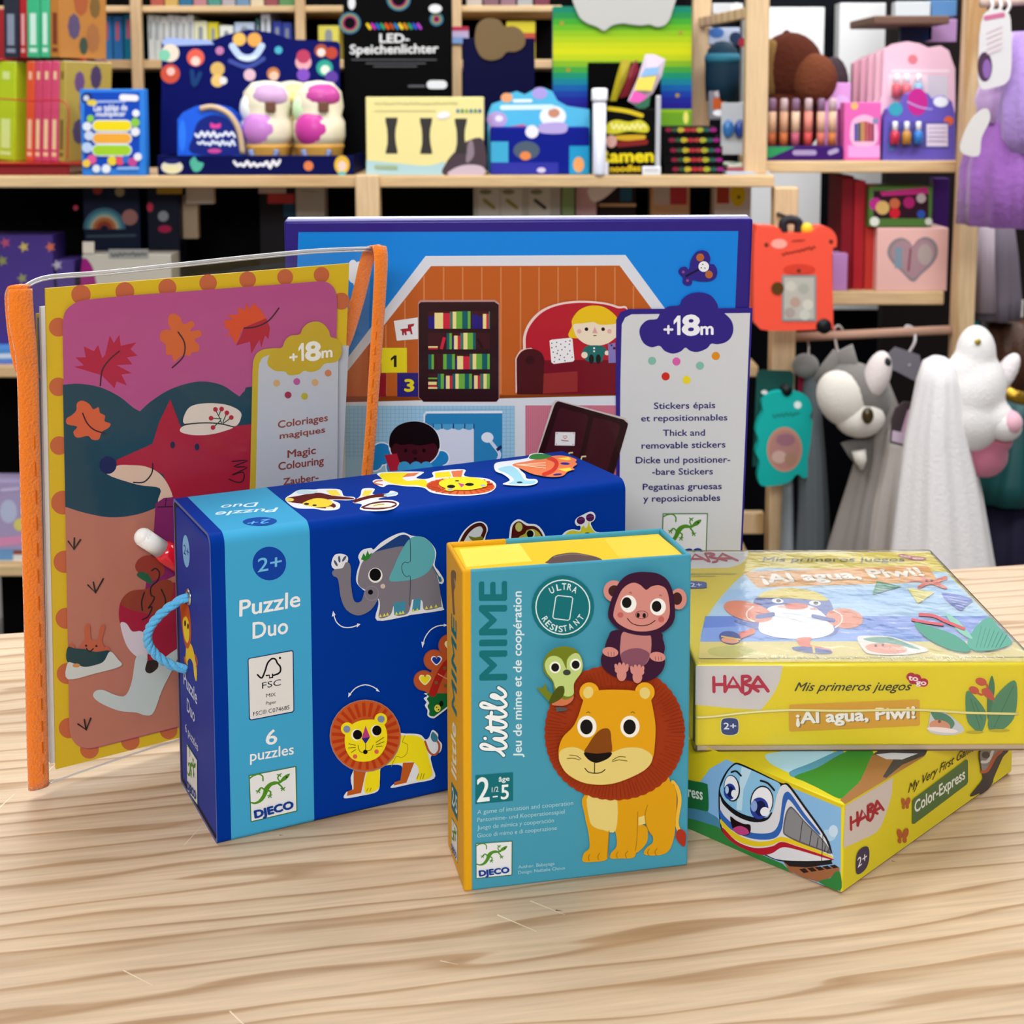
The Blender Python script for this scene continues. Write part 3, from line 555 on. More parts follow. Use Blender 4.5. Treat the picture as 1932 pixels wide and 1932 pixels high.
# monkey
A.sm(w2, [(-95, 290), (-60, 268), (-20, 262), (40, 262), (85, 258), (190, 262), (215, 300), (270, 305), (280, 318), (240, 326), (150, 325), (190, 345), (180, 378), (100, 385), (40, 375), (-60, 372), (-110, 345), (-130, 315)])
A.sm(br, [(-120, 312), (-60, 300), (20, 285), (80, 282), (150, 298), (262, 310), (262, 320), (150, 320), (110, 325), (165, 350), (150, 372), (60, 370), (0, 350), (-110, 335)])
A.circ('#e0c95a', -105, 322, 26, 10); A.circ('#e8dcae', 130, 370, 22, 8); A.sm('#e8cb3a', [(-30, 345), (40, 315), (110, 318), (150, 340), (110, 364), (30, 364)])
A.circ('#120c0a', -5, 347, 15, 6); A.circ('#120c0a', 42, 355, 13, 5); A.poly('#e8d24a', [(108, 268), (170, 265), (200, 298), (140, 298)]); A.sm('#b9d3d8', [(-60, 268), (-20, 262), (20, 268), (60, 270), (40, 285), (-20, 290), (-60, 285)])
A.sm(w2, [(268, 338), (310, 300), (325, 258), (395, 258), (385, 290), (470, 285), (490, 270), (530, 280), (520, 298), (440, 310), (420, 322), (500, 325), (540, 345), (500, 378), (400, 390), (310, 380), (320, 350)])
A.poly('#e8d24a', [(318, 300), (335, 268), (385, 268), (360, 300)]); A.stroke(br, [(278, 332), (330, 315), (400, 300), (460, 298)], 18, 2); A.stroke('#a9cfe0', [(455, 298), (520, 284)], 11, 0)
A.stroke(br, [(330, 372), (420, 376), (510, 360), (515, 342), (460, 334), (380, 345), (320, 368)], 9); A.circ('#e9e2cc', 430, 358, 70, 12); A.stroke('#b0a23c', [(390, 360), (420, 352), (450, 350)], 6)
# lion
A.sm(w2, [(385, 220), (400, 205), (440, 200), (420, 165), (665, 158), (670, 175), (640, 195), (690, 202), (740, 188), (745, 158), (922, 145), (925, 185), (1060, 200), (1110, 240), (1060, 285), (900, 302), (740, 285), (690, 256), (640, 248), (580, 245), (480, 235), (440, 250)])
A.sm('#e9d321', [(430, 170), (600, 166), (560, 192), (590, 212), (690, 206), (700, 250), (640, 238), (560, 238), (460, 215)]); A.poly('#e9d321', [(750, 165), (835, 158), (848, 190), (752, 196)])
A.poly('#d9764a', [(590, 168), (658, 164), (630, 184), (556, 192)]); A.poly('#d9764a', [(845, 156), (916, 150), (905, 190), (856, 190)]); A.stroke('#c9714c', [(440, 212), (405, 215), (395, 228), (440, 236)], 8)
A.circ('#d5693a', 900, 245, 202, 49, .02)
for k in range(26): an = 2 * math.pi * k / 26; c, s = math.cos(an), math.sin(an); A.stroke('#c4451f', [(905 + 140 * c, 240 + 34 * s), (900 + 195 * c, 245 + 47 * s)], 9, 0, False)
A.circ('#ecd92a', 915, 234, 143, 39); A.circ('#ecd92a', 838, 268, 28, 11); A.circ('#ecd92a', 1030, 245, 26, 11); A.circ('#9fb2c4', 838, 270, 15, 6); A.circ('#9fb2c4', 1032, 246, 15, 6)
A.circ('#0e0c0c', 845, 252, 24, 10); A.circ('#0e0c0c', 953, 240, 26, 9); A.poly('#c04a86', [(885, 230), (925, 240), (905, 258)]); A.circ('#0e0c0c', 880, 219, 13, 4)
# peacock
A.sm(w2, [(1105, 115), (1190, 100), (1290, 85), (1310, 62), (1370, 55), (1430, 72), (1450, 90), (1250, 130), (1280, 180), (1290, 205), (1345, 210), (1350, 232), (1290, 248), (1150, 240), (1190, 215), (1150, 180), (1105, 160)])
A.sm('#9bd0e0', [(1120, 150), (1190, 130), (1230, 150), (1262, 190), (1280, 215), (1340, 218), (1330, 236), (1250, 240), (1180, 236), (1215, 215), (1180, 180)]); A.circ('#15303a', 1248, 228, 18, 5)
A.sm('#e27c50', [(1205, 122), (1310, 100), (1440, 72), (1520, 72), (1580, 92), (1575, 108), (1585, 120), (1560, 140), (1570, 152), (1530, 165), (1500, 190), (1430, 196), (1330, 180), (1260, 150)])
A.stroke('#c93a2c', [(1415, 82), (1455, 100), (1465, 125), (1440, 160), (1390, 182)], 24); A.sm('#2f7a3c', [(1305, 88), (1325, 62), (1390, 60), (1435, 74), (1380, 92)])
A.poly('#f0d24a', [(1470, 88), (1535, 78), (1550, 92), (1530, 98)]); A.poly('#f0d24a', [(1470, 150), (1545, 142), (1555, 155), (1520, 165)]); A.circ('#2a2a80', 1515, 118, 28, 7, .05); A.circ('#2a2a80', 1470, 182, 26, 6, -.1)
for y in (112, 128, 145): A.stroke('#f3d0b0', [(1230, 125), (1400, y)], 4, 0)
A.build('top_print', pz)
# left end
A = Art(P0 + Pa * .0004, -Pa, .45, .15); A.lift = 6e-5; A.T = G_
A.poly('#7db9e6', [(287 + 27 * math.cos(a * .262) , 805 + 30 * math.cos(a * .262) + 120 * math.sin(a * .262)) for a in range(24)])
A.text('#1d3f96', '2+', (268, 822), (309, 852), (268, 752), .01)
A.sm('#e8c51c', [(292, 1480), (330, 1520), (352, 1600), (368, 1700), (366, 1792), (350, 1750), (340, 1660), (318, 1620), (300, 1640), (300, 1670), (282, 1640), (286, 1560)])
A.sm('#c2561c', [(243, 1200), (262, 1198), (300, 1215), (318, 1290), (326, 1420), (320, 1500), (300, 1545), (278, 1510), (258, 1400), (246, 1280)]); A.sm('#e6d024', [(262, 1330), (285, 1300), (306, 1340), (312, 1440), (300, 1500), (282, 1480), (268, 1420)])
A.circ('#0e0c0c', 280, 1352, 7, 24); A.circ('#0e0c0c', 302, 1375, 6, 22); A.stroke('#c2561c', [(355, 1590), (372, 1640), (366, 1680)], 9); A.stroke('#c2561c', [(276, 1610), (282, 1650)], 11, 0)
A.T = H_
A.text('#c9d0ea', 'Puzzle', (270, 440), (372, 602), (270, 342), .02); A.text('#c9d0ea', 'Duo', (296, 645), (354, 738), (296, 548), .02); A.text('#c9d0ea', '6 puzzles', (284, 800), (380, 958), (284, 738), .01)
gecko_logo(A, (297, 905), (372, 1025), (375, 1358), (298, 1248))
A.build('end_print', pz)
# rope handle and eyelet
def onplane(px, py, o, n): d = ray(px, py); return EYE + d * ((o - EYE).dot(n) / d.dot(n))
ey = onplane(356, 1126, P0, -Pa); lo = onplane(352, 1262, P0, -Pa)
mb = MB(); bm = bmesh.new()
for k in range(20):
    an = 2 * math.pi * k / 20
eyr = [[ey - Pa * d + Pb * (r * math.cos(2 * math.pi * k / 20)) + Pk * (r * math.sin(2 * math.pi * k / 20)) for k in range(20)] for d, r in ((0, .0046), (.0009, .0042), (.0009, .0029), (-.002, .0027))]
bm.free(); loft(mb, mat('#c9ccd2', .25, .5, 0, 1.0), eyr, False, True); mb.build('eyelet', pz, True)
rope = mat('#58b1e2', .8, .2, bump=.4, bscale=900, sheen=.3)
pth = []
c0, c1 = ey - Pa * .0, lo
for k in range(31):
    t = k / 30; b = math.sin(math.pi * t); p = c0.lerp(c1, t) - Pa * (.021 * (b ** .7 if b > 0 else 0)) + Pb * (.0035 * math.sin(math.pi * t)); pth.append(p)
mb = MB(); off = []
for s in range(3):
    pp = []
    for k, p in enumerate(pth):
        t = (pth[min(k + 1, 30)] - pth[max(k - 1, 0)]).normalized(); e1 = (Pb - t * Pb.dot(t)).normalized(); e2 = t.cross(e1); an = k * .85 + s * 2.094
        pp.append(p + e1 * (.0012 * math.cos(an)) + e2 * (.0012 * math.sin(an)))
    tube(mb, rope, spline(pp, False, 3), .0015, 8)
mb.build('rope_handle', pz, True)

# ------------------------------------------------------------------ card game box (front middle)
M0, Ma, Mb, Mk = boxframe(-.02376551, .66884801, .21378008); Mf = frame(M0, Ma, Mb, Mk); MW, MD, MH = .11489026, .04624313, .16154454
gb = thing('card_game_box', 'small upright turquoise game box with lion artwork and yellow spine, nearest the viewer', 'game box', M0)
teal, yel = mat('#4294ac', .5, .15), mat('#dca016', .5, .15)
us = uof(892, 1400, M0, -Mb, Ma); th = .0024
mb = MB()
rbox(mb, yel, Mf, 0, 0, 0, us, th, MH, .0011); rbox(mb, teal, Mf, us - .0012, .00001, .00002, MW, th, MH - .00002, .0011)
vb = (V(onplane(955, 1017, M0 + Mb * MD, -Mb)) - M0).dot(Ma)
rbox(mb, yel, Mf, 0, MD - th, 0, vb, MD, MH, .0011); rbox(mb, teal, Mf, vb - .0012, MD - th + .00001, .00002, MW, MD - .00001, MH - .00002, .0011)
rbox(mb, yel, Mf, 0, .0002, .00004, th, MD - .0002, MH - .00004, .0011); rbox(mb, teal, Mf, MW - th, .0002, .00004, MW, MD - .0002, MH - .00004, .0011); rbox(mb, teal, Mf, .001, .001, 0, MW - .001, MD - .001, .002, 0)
mb.build('slipcase', gb, True)
mb = MB(); rbox(mb, mat('#e2bd22', .5, .15), Mf, th + .0004, th + .0002, .002, MW - th - .0004, MD - th - .0004, MH - .0022, .0006); mb.build('inner_box', gb)
A = Art(M0 + Mk * (MH - .0022), Mk, .4, .2); Mm = (980, 980, 5.085)
A.T = (0, 0, 1); A.poly('#f0da55', [(866, 1036), (980, 1026), (1004, 1059), (880, 1070)]); A.poly('#eec93a', [(1140, 1017), (1244, 1010), (1290, 1047), (1168, 1052)])
A.T = Mm; A.sm('#54423e', [(262, 420), (275, 395), (330, 350), (430, 326), (540, 320), (680, 345), (760, 368), (800, 395), (780, 420), (520, 440)]); A.stroke('#7b6762', [(330, 362), (450, 338), (560, 335), (660, 350)], 8)
A.build('top_print', gb)
A = Art(M0, -Mb, .5, .15); N_ = (980, 1300, 5.085); L_ = (820, 1340, 5.368); tl, lt = '#0c6a72', '#d5e6e8'
A.T = K_; A.text(tl, 'MIME', (688, 1532), (685, 602), (438, 1536), .035)
A.T = (0, 0, 1); A.text(lt, 'Jeu de mime et de coopération', (984, 1428), (983.5, 1116), (968.5, 1428), .02)
word = [[(0, .1), (.3, .3), (.72, .82), (.62, 1.0), (.42, .85), (.42, .2), (.6, 0), (.9, .15), (1.1, .5), (1.1, .15), (1.25, 0), (1.5, .15), (1.82, .8), (1.78, .2), (1.95, 0), (2.2, .15), (2.52, .8), (2.48, .2), (2.65, 0), (2.9, .15), (3.25, .6), (3.42, .9), (3.25, 1.0), (3.1, .82), (3.1, .2), (3.3, 0), (3.6, .15), (3.95, .45), (3.85, .6), (3.7, .35), (3.85, .04), (4.15, .08), (4.4, .3)], [(1.55, .58), (2.15, .62), (2.8, .58)], [(1.1, .82), (1.12, .84)]]
gW = lambda s, h: (955 - 48 * h, 1425 - 29 * s)
for c, w in (('#1c5a68', 9.5), ('#e9eeee', 6)):
    for st in word: A.stroke(c, [gW(*p) for p in st], w)
A.T = L_; A.poly(tl, [(412, 657), (792, 625), (792, 915), (412, 948)])
wt = '#e2ecec'
A.text(wt, '2', (430, 925), (552, 912), (430, 688), .02); A.text(wt, '1/2', (578, 828), (646, 820), (578, 778)); A.text(wt, '5', (672, 899), (748, 892), (672, 757), .02); A.stroke(wt, [(592, 874), (632, 869)], 13, 0); A.text(wt, 'âge', (648, 720), (756, 710), (648, 672), .02)
for t, p0, p1, pt in (('A game of imitation and cooperation', (430, 1050), (1402, 955), (430, 1006)), ('Pantomime- und Kooperationsspiel', (430, 1128), (1315, 1042), (430, 1086)), ('Juego de mímica y cooperación', (430, 1206), (1206, 1130), (430, 1164)), ('Gioco di mimo e di cooperazione', (430, 1286), (1236, 1207), (430, 1244)), ('Author: Babayaga', (845, 1600), (1213, 1562), (845, 1568)), ('Design: Nathalie Choux', (845, 1655), (1322, 1606), (845, 1623))): A.text('#a6cfd8', t, p0, p1, pt)
gecko_logo(A, (422, 1352), (778, 1326), (776, 1660), (424, 1694))
A.T = Mm; A.circ(tl, 412, 833, 299, 301); A.ring('#d3e8e6', 412, 836, 258, 260, 11)
A.stroke('#d3e8e6', [(365, 724), (495, 738), (508, 752), (478, 950), (462, 962), (328, 945), (316, 930), (345, 740), (365, 724)], 9, 0)
for ch, x, y, an in (('U', 305, 672, -.42), ('L', 372, 645, -.2), ('T', 424, 637, 0), ('R', 476, 643, .18), ('A', 527, 668, .4)):
    c, s = math.cos(an), math.sin(an); h, w = 30, 20
    A.text('#d3e8e6', ch, (x - w * c - h * s, y - w * s + h * c), (x + w * c - h * s, y + w * s + h * c), (x - w * c + h * s, y - w * s - h * c), .02)
for ch, x, y, an in (('R', 242, 948, 1.0), ('E', 272, 990, .8), ('S', 312, 1024, .52), ('I', 348, 1036, .26), ('S', 390, 1042, 0), ('T', 432, 1036, -.2), ('A', 484, 1018, -.42), ('N', 540, 978, -.7), ('T', 582, 930, -.95)):
    c, s = math.cos(an), math.sin(an); h, w = 28, (6 if ch == 'I' else 19)
    A.text('#d3e8e6', ch, (x - w * c - h * s, y - w * s + h * c), (x + w * c - h * s, y + w * s + h * c), (x - w * c + h * s, y - w * s - h * c), .02)
# lion mane, behind monkey and bird
A.T = N_
mane = []
for k in range(240):
    an = 2 * math.pi * k / 240; q = 1 + .016 * abs(math.sin(26 * an)); mane.append((905 + 684 * q * math.cos(an) * (1 - .03 * math.cos(2 * an)), 405 + 640 * q * math.sin(an)))
# body first
og, oy = '#d3990f', '#e2b23a'
A.stroke(oy, [(1462, 880), (1510, 950), (1530, 1060), (1508, 1200), (1502, 1280), (1522, 1345)], 36); A.stroke('#a9761a', [(1470, 900), (1500, 990), (1508, 1080), (1490, 1200), (1486, 1290)], 6)
A.sm('#a3301c', [(1520, 1333), (1578, 1352), (1590, 1420), (1572, 1502), (1512, 1450), (1490, 1390)])
A.sm(og, [(1100, 1300), (1210, 1310), (1220, 1440), (1160, 1525), (1100, 1540)])
A.sm(og, [(620, 1000), (620, 1200), (650, 1340), (665, 1450), (660, 1520), (612, 1560), (600, 1640), (700, 1645), (832, 1620), (842, 1500), (852, 1345), (900, 1340), (922, 1400), (922, 1500), (872, 1558), (866, 1610), (960, 1612), (1092, 1600), (1115, 1500), (1135, 1290), (1200, 1280), (1228, 1340), (1270, 1400), (1268, 1460), (1202, 1520), (1190, 1572), (1280, 1585), (1382, 1568), (1442, 1510), (1480, 1380), (1486, 1260), (1500, 1050), (1482, 930), (1440, 880), (1380, 830), (1000, 900)])
A.sm('#dcc775', [(655, 1000), (910, 1000), (918, 1338), (800, 1340), (705, 1308), (662, 1230)]); A.poly('#dcc775', [(1134, 1218), (1194, 1200), (1200, 1278), (1134, 1296)])
for p in ([(1128, 1165), (1120, 1400), (1106, 1535)], [(1222, 1100), (1196, 1200), (1218, 1320), (1270, 1400)], [(852, 1345), (842, 1500), (836, 1600)], [(668, 1570), (655, 1600), (662, 1632)], [(762, 1560), (744, 1590), (752, 1625)], [(938, 1545), (924, 1575), (932, 1608)], [(1030, 1540), (1008, 1570), (1018, 1605)], [(1236, 1520), (1220, 1550), (1230, 1580)], [(1310, 1515), (1290, 1548), (1302, 1578)]): A.stroke('#9f6d10', p, 7)
A.poly('#96320f', mane)
for k in range(110):
    an = 2 * math.pi * k / 110 + .01 * math.sin(k * 7); r0 = .74 + .05 * math.sin(k * 3.7); A.stroke('#82290c', [(905 + 684 * r0 * math.cos(an), 405 + 640 * r0 * math.sin(an)), (905 + 684 * .97 * math.cos(an), 405 + 640 * .97 * math.sin(an))], 5, 0, False)
for x in (650, 1180): A.circ('#e0a41c', x, 0, 94, 94)
A.sm('#d99c12', [(600, 60), (640, 10), (740, -18), (900, -24), (1060, -16), (1170, 10), (1232, 60), (1262, 180), (1282, 320), (1276, 500), (1252, 640), (1172, 740), (1030, 822), (860, 876), (700, 882), (560, 852), (430, 772), (370, 662), (358, 545), (398, 430), (490, 335), (540, 240), (570, 150)])
A.circ('#d99c12', 660, 50, 74); A.circ('#d99c12', 1172, 50, 76); A.circ('#dcc775', 640, 2, 48, 58, .3); A.circ('#dcc775', 1180, 8, 50, 56, -.3)
A.sm('#dcc775', [(360, 602), (382, 552), (450, 526), (540, 532), (620, 576), (700, 605), (855, 578), (960, 537), (1060, 526), (1160, 541), (1250, 606), (1230, 690), (1150, 762), (1000, 832), (860, 874), (700, 880), (560, 850), (430, 767), (370, 672)])
for x in (627, 1038): A.circ('#eceade', x, 328, 92, 104); A.circ('#0c0a0a', x - 4, 331, 60, 72)
A.sm('#7d430e', [(604, 576), (640, 500), (700, 410), (760, 356), (820, 344), (850, 372), (860, 450), (858, 577), (720, 592)]); A.sm('#0d0606', [(600, 576), (720, 585), (860, 575), (842, 622), (780, 656), (710, 674), (640, 642)])
A.stroke('#160c08', [(700, 670), (700, 772)], 9, 0); A.stroke('#160c08', [(608, 725), (640, 760), (700, 773), (760, 766), (800, 738)], 9)
for p in ([(462, 600), (530, 608), (570, 638)], [(438, 632), (500, 630), (556, 645)], [(995, 618), (930, 615), (870, 648)], [(1010, 655), (930, 645), (868, 662)], [(622, 194), (640, 186), (656, 196)], [(1046, 194), (1064, 186), (1082, 198)]): A.stroke('#6a5a1c', p, 7)
# monkey
A.T = Mm; pk, pu = '#cb877d', '#35112f'
A.circ(pk, 882, 660, 98, 102); A.circ(pk, 1500, 736, 78, 100); A.circ('#3c1d1c', 888, 660, 58, 55); A.circ('#3c1d1c', 1486, 732, 48, 60)
A.sm(pu, [(905, 1030), (830, 1100), (800, 1180), (798, 1215), (762, 1290), (768, 1370), (830, 1440), (930, 1490), (1100, 1518), (1250, 1502), (1340, 1430), (1372, 1340), (1356, 1280), (1370, 1200), (1350, 1120), (1305, 1050)])
A.sm('#ba7b78', [(972, 1050), (1100, 1080), (1230, 1075), (1228, 1280), (1150, 1380), (990, 1370), (945, 1270), (945, 1160)]); A.sm('#7f4c5e', [(948, 1270), (1000, 1225), (1080, 1205), (1160, 1215), (1225, 1270), (1150, 1385), (990, 1375)])
A.sm(pu, [(828, 900), (840, 800), (880, 680), (930, 580), (1005, 510), (1100, 480), (1200, 478), (1300, 492), (1382, 542), (1430, 622), (1456, 720), (1466, 850), (1460, 930), (1420, 1000), (1330, 1060), (1200, 1086), (1060, 1072), (950, 1032), (870, 972)])
A.sm(pk, [(878, 880), (900, 780), (950, 662), (1010, 602), (1075, 580), (1135, 602), (1190, 648), (1240, 617), (1310, 605), (1372, 632), (1402, 700), (1416, 820), (1410, 900), (1370, 970), (1282, 1026), (1150, 1046), (1030, 1026), (930, 972), (888, 922)])
A.circ('#b9605c', 945, 888, 29, 26); A.circ('#b9605c', 1335, 930, 29, 30)
A.circ('#ecebe6', 1022, 782, 76, 83); A.circ('#ecebe6', 1303, 811, 76, 82); A.circ('#0c0a0a', 1005, 770, 46, 52); A.circ('#0c0a0a', 1290, 806, 46, 53)
A.circ('#7b4640', 1148, 886, 62, 40); A.circ('#c2807a', 1148, 886, 55, 34); A.circ('#120a0a', 1114, 890, 16, 23); A.circ('#120a0a', 1172, 893, 16, 23)
A.stroke('#2a0d12', [(1010, 920), (1060, 970), (1140, 990), (1220, 977), (1276, 940)], 8); A.stroke('#7b4640', [(1030, 680), (1040, 670), (1052, 682)], 6); A.stroke('#7b4640', [(1316, 704), (1326, 696), (1338, 706)], 6)
for x, y in ((848, 1240), (1298, 1285)):
    A.circ(pk, x, y, 76, 46, .15)
    for d in (-22, 8, 34): A.stroke('#8f5852', [(x + d, y), (x + d + 2, y + 34)], 6, 0)
for x, y, r in ((955, 1425, -.15), (1105, 1445, .15)):
    A.circ(pk, x, y + 30, 46, 62); A.circ(pk, x, y - 20, 66, 40, r)
    for d in (-50, -18, 16, 48): A.circ(pk, x + d, y - 42 - (12 if abs(d) < 20 else 0), 17, 34, d * .006)
# bird
ol = '#6d7a1b'
A.sm(ol, [(150, 1580), (198, 1582), (226, 1534), (246, 1600), (300, 1650), (268, 1712)]); A.sm('#c8714c', [(288, 1740), (330, 1690), (400, 1650), (492, 1650), (482, 1705), (420, 1746), (350, 1750)])
A.sm(ol, [(222, 1440), (208, 1380), (212, 1320), (250, 1250), (320, 1200), (410, 1184), (500, 1204), (560, 1268), (585, 1360), (572, 1432), (500, 1540), (496, 1652), (400, 1690), (310, 1600), (300, 1530)])
A.sm('#b7cb7a', [(240, 1430), (222, 1350), (258, 1290), (320, 1275), (385, 1310), (428, 1400), (436, 1310), (490, 1255), (545, 1258), (581, 1340), (570, 1430), (502, 1535), (494, 1640), (420, 1660), (330, 1590), (300, 1510)])
A.sm('#46500f', [(405, 1572), (408, 1630), (365, 1692), (262, 1732), (290, 1645), (345, 1572), (385, 1562)])
for x, y in ((320, 1384), (515, 1358)): A.circ('#ecede2', x, y, 53, 56); A.circ('#0c0c0a', x + 1, y + 1, 38, 40)
A.circ('#3a3d36', 432, 1433, 37, 28); A.poly('#4c5458', [(330, 1760), (440, 1775), (425, 1795), (395, 1800), (330, 1808)])
A.build('front_print', gb)
A = Art(M0, -Ma, .5, .15); A.T = K_
A.sm('#7a5738', [(160, 500), (185, 488), (205, 520), (200, 640), (185, 700), (192, 860), (196, 905), (180, 915), (172, 850), (165, 700), (158, 600)]); A.poly('#c79a80', [(190, 560), (204, 600), (196, 650)])
A.text('#1c6f72', 'MIME', (212, 1890), (208, 985), (166, 1790), .03)
A.T = L_; A.text('#e6e2cf', 'little', (222, 712), (216, 165), (172, 612), .03)
A.poly(tl, [(172, 722), (232, 832), (234, 1130), (172, 985)]); A.text('#e2ecec', '2-5', (180, 940), (230, 1060), (178, 770), .02)
gecko_logo(A, (176, 1092), (230, 1196), (234, 1545), (174, 1405))
A.build('spine_print', gb)
# ------------------------------------------------------------------ lower flat game box (train)
L0, La, Lb, Lk = boxframe(.15978321, .66494692, .79072517); Lf = frame(L0, La, Lb, Lk); LW, LD, LH = .18029144, .18446938, .04663515
lo_ = thing('train_game_box', 'flat yellow train game box lying turned to a corner beneath the penguin game box', 'game box', L0)
mb = MB(); rbox(mb, mat('#d8c822', .38, .2, .05), Lf, 0, 0, .0012, LW, LD, LH, .0013, 3); mb.build('lid', lo_, True)
mb = MB(); rbox(mb, mat('#8c6f45', .5, .3), Lf, .0012, .0012, 0, LW - .0012, LD - .0012, .006, .0008); mb.build('tray', lo_, True)
Q = (1290, 1390, 3.009)
A = Art(L0, -La, .38, .15, .05); A.T = Q
A.poly('#84b6e2', [(893, 402), (890, 880), (20, 540), (-260, 420), (-260, -100), (242, 112)])
A.poly('#d8c31e', [(912, 392), (893, 404), (640, 300), (480, 232), (242, 128), (150, 180), (60, 300), (-40, 420), (-260, 380), (-260, -110), (242, 104)])
A.sm('#4a86a8', [(-40, 420), (60, 330), (130, 420), (200, 470), (210, 560), (40, 510)])
A.poly('#2f7d3c', [(-200, 420), (60, 470), (190, 510), (420, 660), (560, 720), (620, 775), (20, 540), (-200, 450)])
A.poly('#9a6340', [(560, 700), (780, 740), (884, 742), (886, 790), (830, 800), (780, 830), (690, 802), (600, 764)])
A.sm('#2f7d3c', [(888, 770), (855, 772), (835, 800), (790, 812), (772, 828), (889, 874)])
A.circ('#a8cdea', 820, 560, 46, 34); A.circ('#c3dcf0', 850, 535, 26, 34); A.circ('#bcd8ee', 800, 590, 24, 20)
for x in (660, 705, 748, 790, 830): A.poly('#2a1a18', [(x - 4, 752 - (x - 660) * .12), (x + 28, 746 - (x - 660) * .12), (x + 52, 768 - (x - 660) * .16), (x + 22, 774 - (x - 660) * .16)])
A.poly('#201a20', [(560, 702), (840, 706), (846, 722), (700, 742), (600, 735)])
bk = '#16161d'
A.sm(bk, [(198, 330), (210, 258), (245, 192), (288, 150), (322, 152), (400, 186), (480, 225), (555, 262), (585, 262), (612, 285), (690, 392), (800, 548), (838, 632), (840, 706), (760, 714), (560, 708), (450, 668), (300, 606), (228, 552), (204, 480)])
A.sm('#d9dbe2', [(206, 332), (222, 380), (300, 450), (400, 485), (478, 470), (505, 410), (540, 300), (570, 272), (600, 290), (680, 400), (790, 555), (828, 640), (832, 698), (560, 700), (450, 660), (300, 598), (234, 546), (212, 480)])
A.sm('#8cc4e8', [(208, 310), (220, 262), (252, 198), (290, 160), (320, 162), (400, 196), (480, 234), (548, 270), (530, 330), (505, 430), (470, 458), (390, 455), (310, 425), (240, 370)])
A.poly('#bfe0f2', [(330, 168), (385, 190), (340, 300), (330, 420), (300, 412), (310, 300)])
A.sm('#2f63b4', [(205, 410), (232, 450), (290, 500), (380, 542), (470, 548), (520, 528), (546, 470), (562, 350), (580, 315), (610, 325), (690, 440), (770, 540), (765, 552), (680, 460), (605, 362), (585, 372), (570, 440), (555, 530), (510, 578), (400, 580), (290, 540), (214, 470)])
A.sm('#e3c722', [(212, 470), (290, 545), (400, 592), (490, 590), (555, 568), (640, 592), (830, 672), (832, 684), (640, 618), (555, 594), (495, 616), (400, 622), (300, 588), (220, 510)])
A.sm('#b0182c', [(222, 515), (300, 592), (400, 630), (500, 622), (556, 596), (640, 620), (832, 686), (832, 696), (640, 640), (560, 628), (500, 662), (430, 668), (310, 620), (236, 562)])
A.sm('#5b5b62', [(564, 535), (578, 440), (600, 400), (625, 405), (690, 480), (780, 570), (830, 640), (836, 665), (790, 650), (660, 602), (585, 565)])
A.sm('#85868a', [(572, 532), (586, 442), (604, 410), (625, 415), (690, 490), (775, 575), (826, 645), (790, 640), (660, 592), (590, 558)])
for p in ([(675, 478), (660, 592)], [(728, 530), (715, 614)], [(765, 572), (756, 628)], [(793, 535), (784, 708)], [(806, 620), (800, 650)], [(822, 640), (818, 660)]): A.stroke('#23232a', p, 4, 0)
A.stroke(bk, [(206, 322), (235, 372), (310, 432), (395, 466), (470, 468), (500, 432)], 10)
A.sm('#20060c', [(266, 452), (300, 474), (345, 494), (380, 500), (376, 550), (330, 558), (285, 530)]); A.sm('#c0407f', [(282, 520), (320, 505), (360, 520), (372, 548), (330, 556), (290, 536)])
A.circ(bk, 276, 292, 46, 76, -.12); A.circ('#eef0f6', 274, 290, 40, 70, -.12); A.circ('#2b3f9c', 264, 310, 34, 46); A.circ('#141a4c', 268, 312, 20, 32); A.circ('#eef0f6', 288, 322, 16, 22); A.circ('#b8d4ee', 248, 300, 10, 22)
A.circ(bk, 446, 366, 66, 90, .1); A.circ('#eef0f6', 446, 368, 60, 84, .1); A.circ('#2b3f9c', 432, 405, 52, 62); A.circ('#141a4c', 438, 405, 32, 44); A.circ('#eef0f6', 464, 424, 27, 26); A.circ('#8aa6dc', 402, 392, 18, 32)
A.stroke(bk, [(274, 200), (300, 194), (328, 220)], 10); A.stroke(bk, [(440, 248), (480, 262), (517, 302)], 11)
A.sm('#1f6a38', [(-120, 225), (60, 250), (128, 264), (140, 285), (144, 405), (128, 420), (60, 405), (-120, 380)]); A.text('#dfe6dc', 'Color-Express', (-190, 290), (110, 356), (-190, 230), .03)
A.build('side_print', lo_)
A = Art(L0 + Lk * LH, Lk, .38, .15, .05); A.T = Q
A.sm('#a9d6ee', [(462, 108), (520, 90), (780, 60), (860, 110), (760, 160), (620, 205), (540, 178), (490, 150)]); A.sm('#4b96b4', [(600, 200), (720, 150), (880, 80), (900, 110), (760, 180), (640, 232)])
A.sm('#2c8428', [(630, 225), (760, 175), (880, 105), (1000, 60), (1080, 100), (1010, 240), (930, 320), (885, 352), (760, 290), (680, 252)])
A.poly('#9a6a3e', [(1065, 110), (1200, 40), (1380, 60), (1366, 112), (1160, 236), (917, 382), (888, 360), (1000, 255), (1035, 180)])
A.poly('#3c3a40', [(1075, 100), (1160, 40), (1400, 40), (1372, 104), (1240, 160), (1150, 235), (1130, 228), (1190, 130)]); A.poly('#c9ccd6', [(1090, 100), (1180, 92), (1330, 96), (1240, 130), (1150, 128)])
A.build('top_print', lo_)
A = Art(L0, -Lb, .38, .15, .05); A.T = Q
A.poly('#cdc2bb', [(917, 393), (1060, 306), (1188, 232)] + spline([(1180, 330), (1150, 430), (1100, 535), (1000, 590), (905, 632)], False, 4))
haba(A, (950, 540), (1135, 425), (948, 452), '#a3202f', 15)
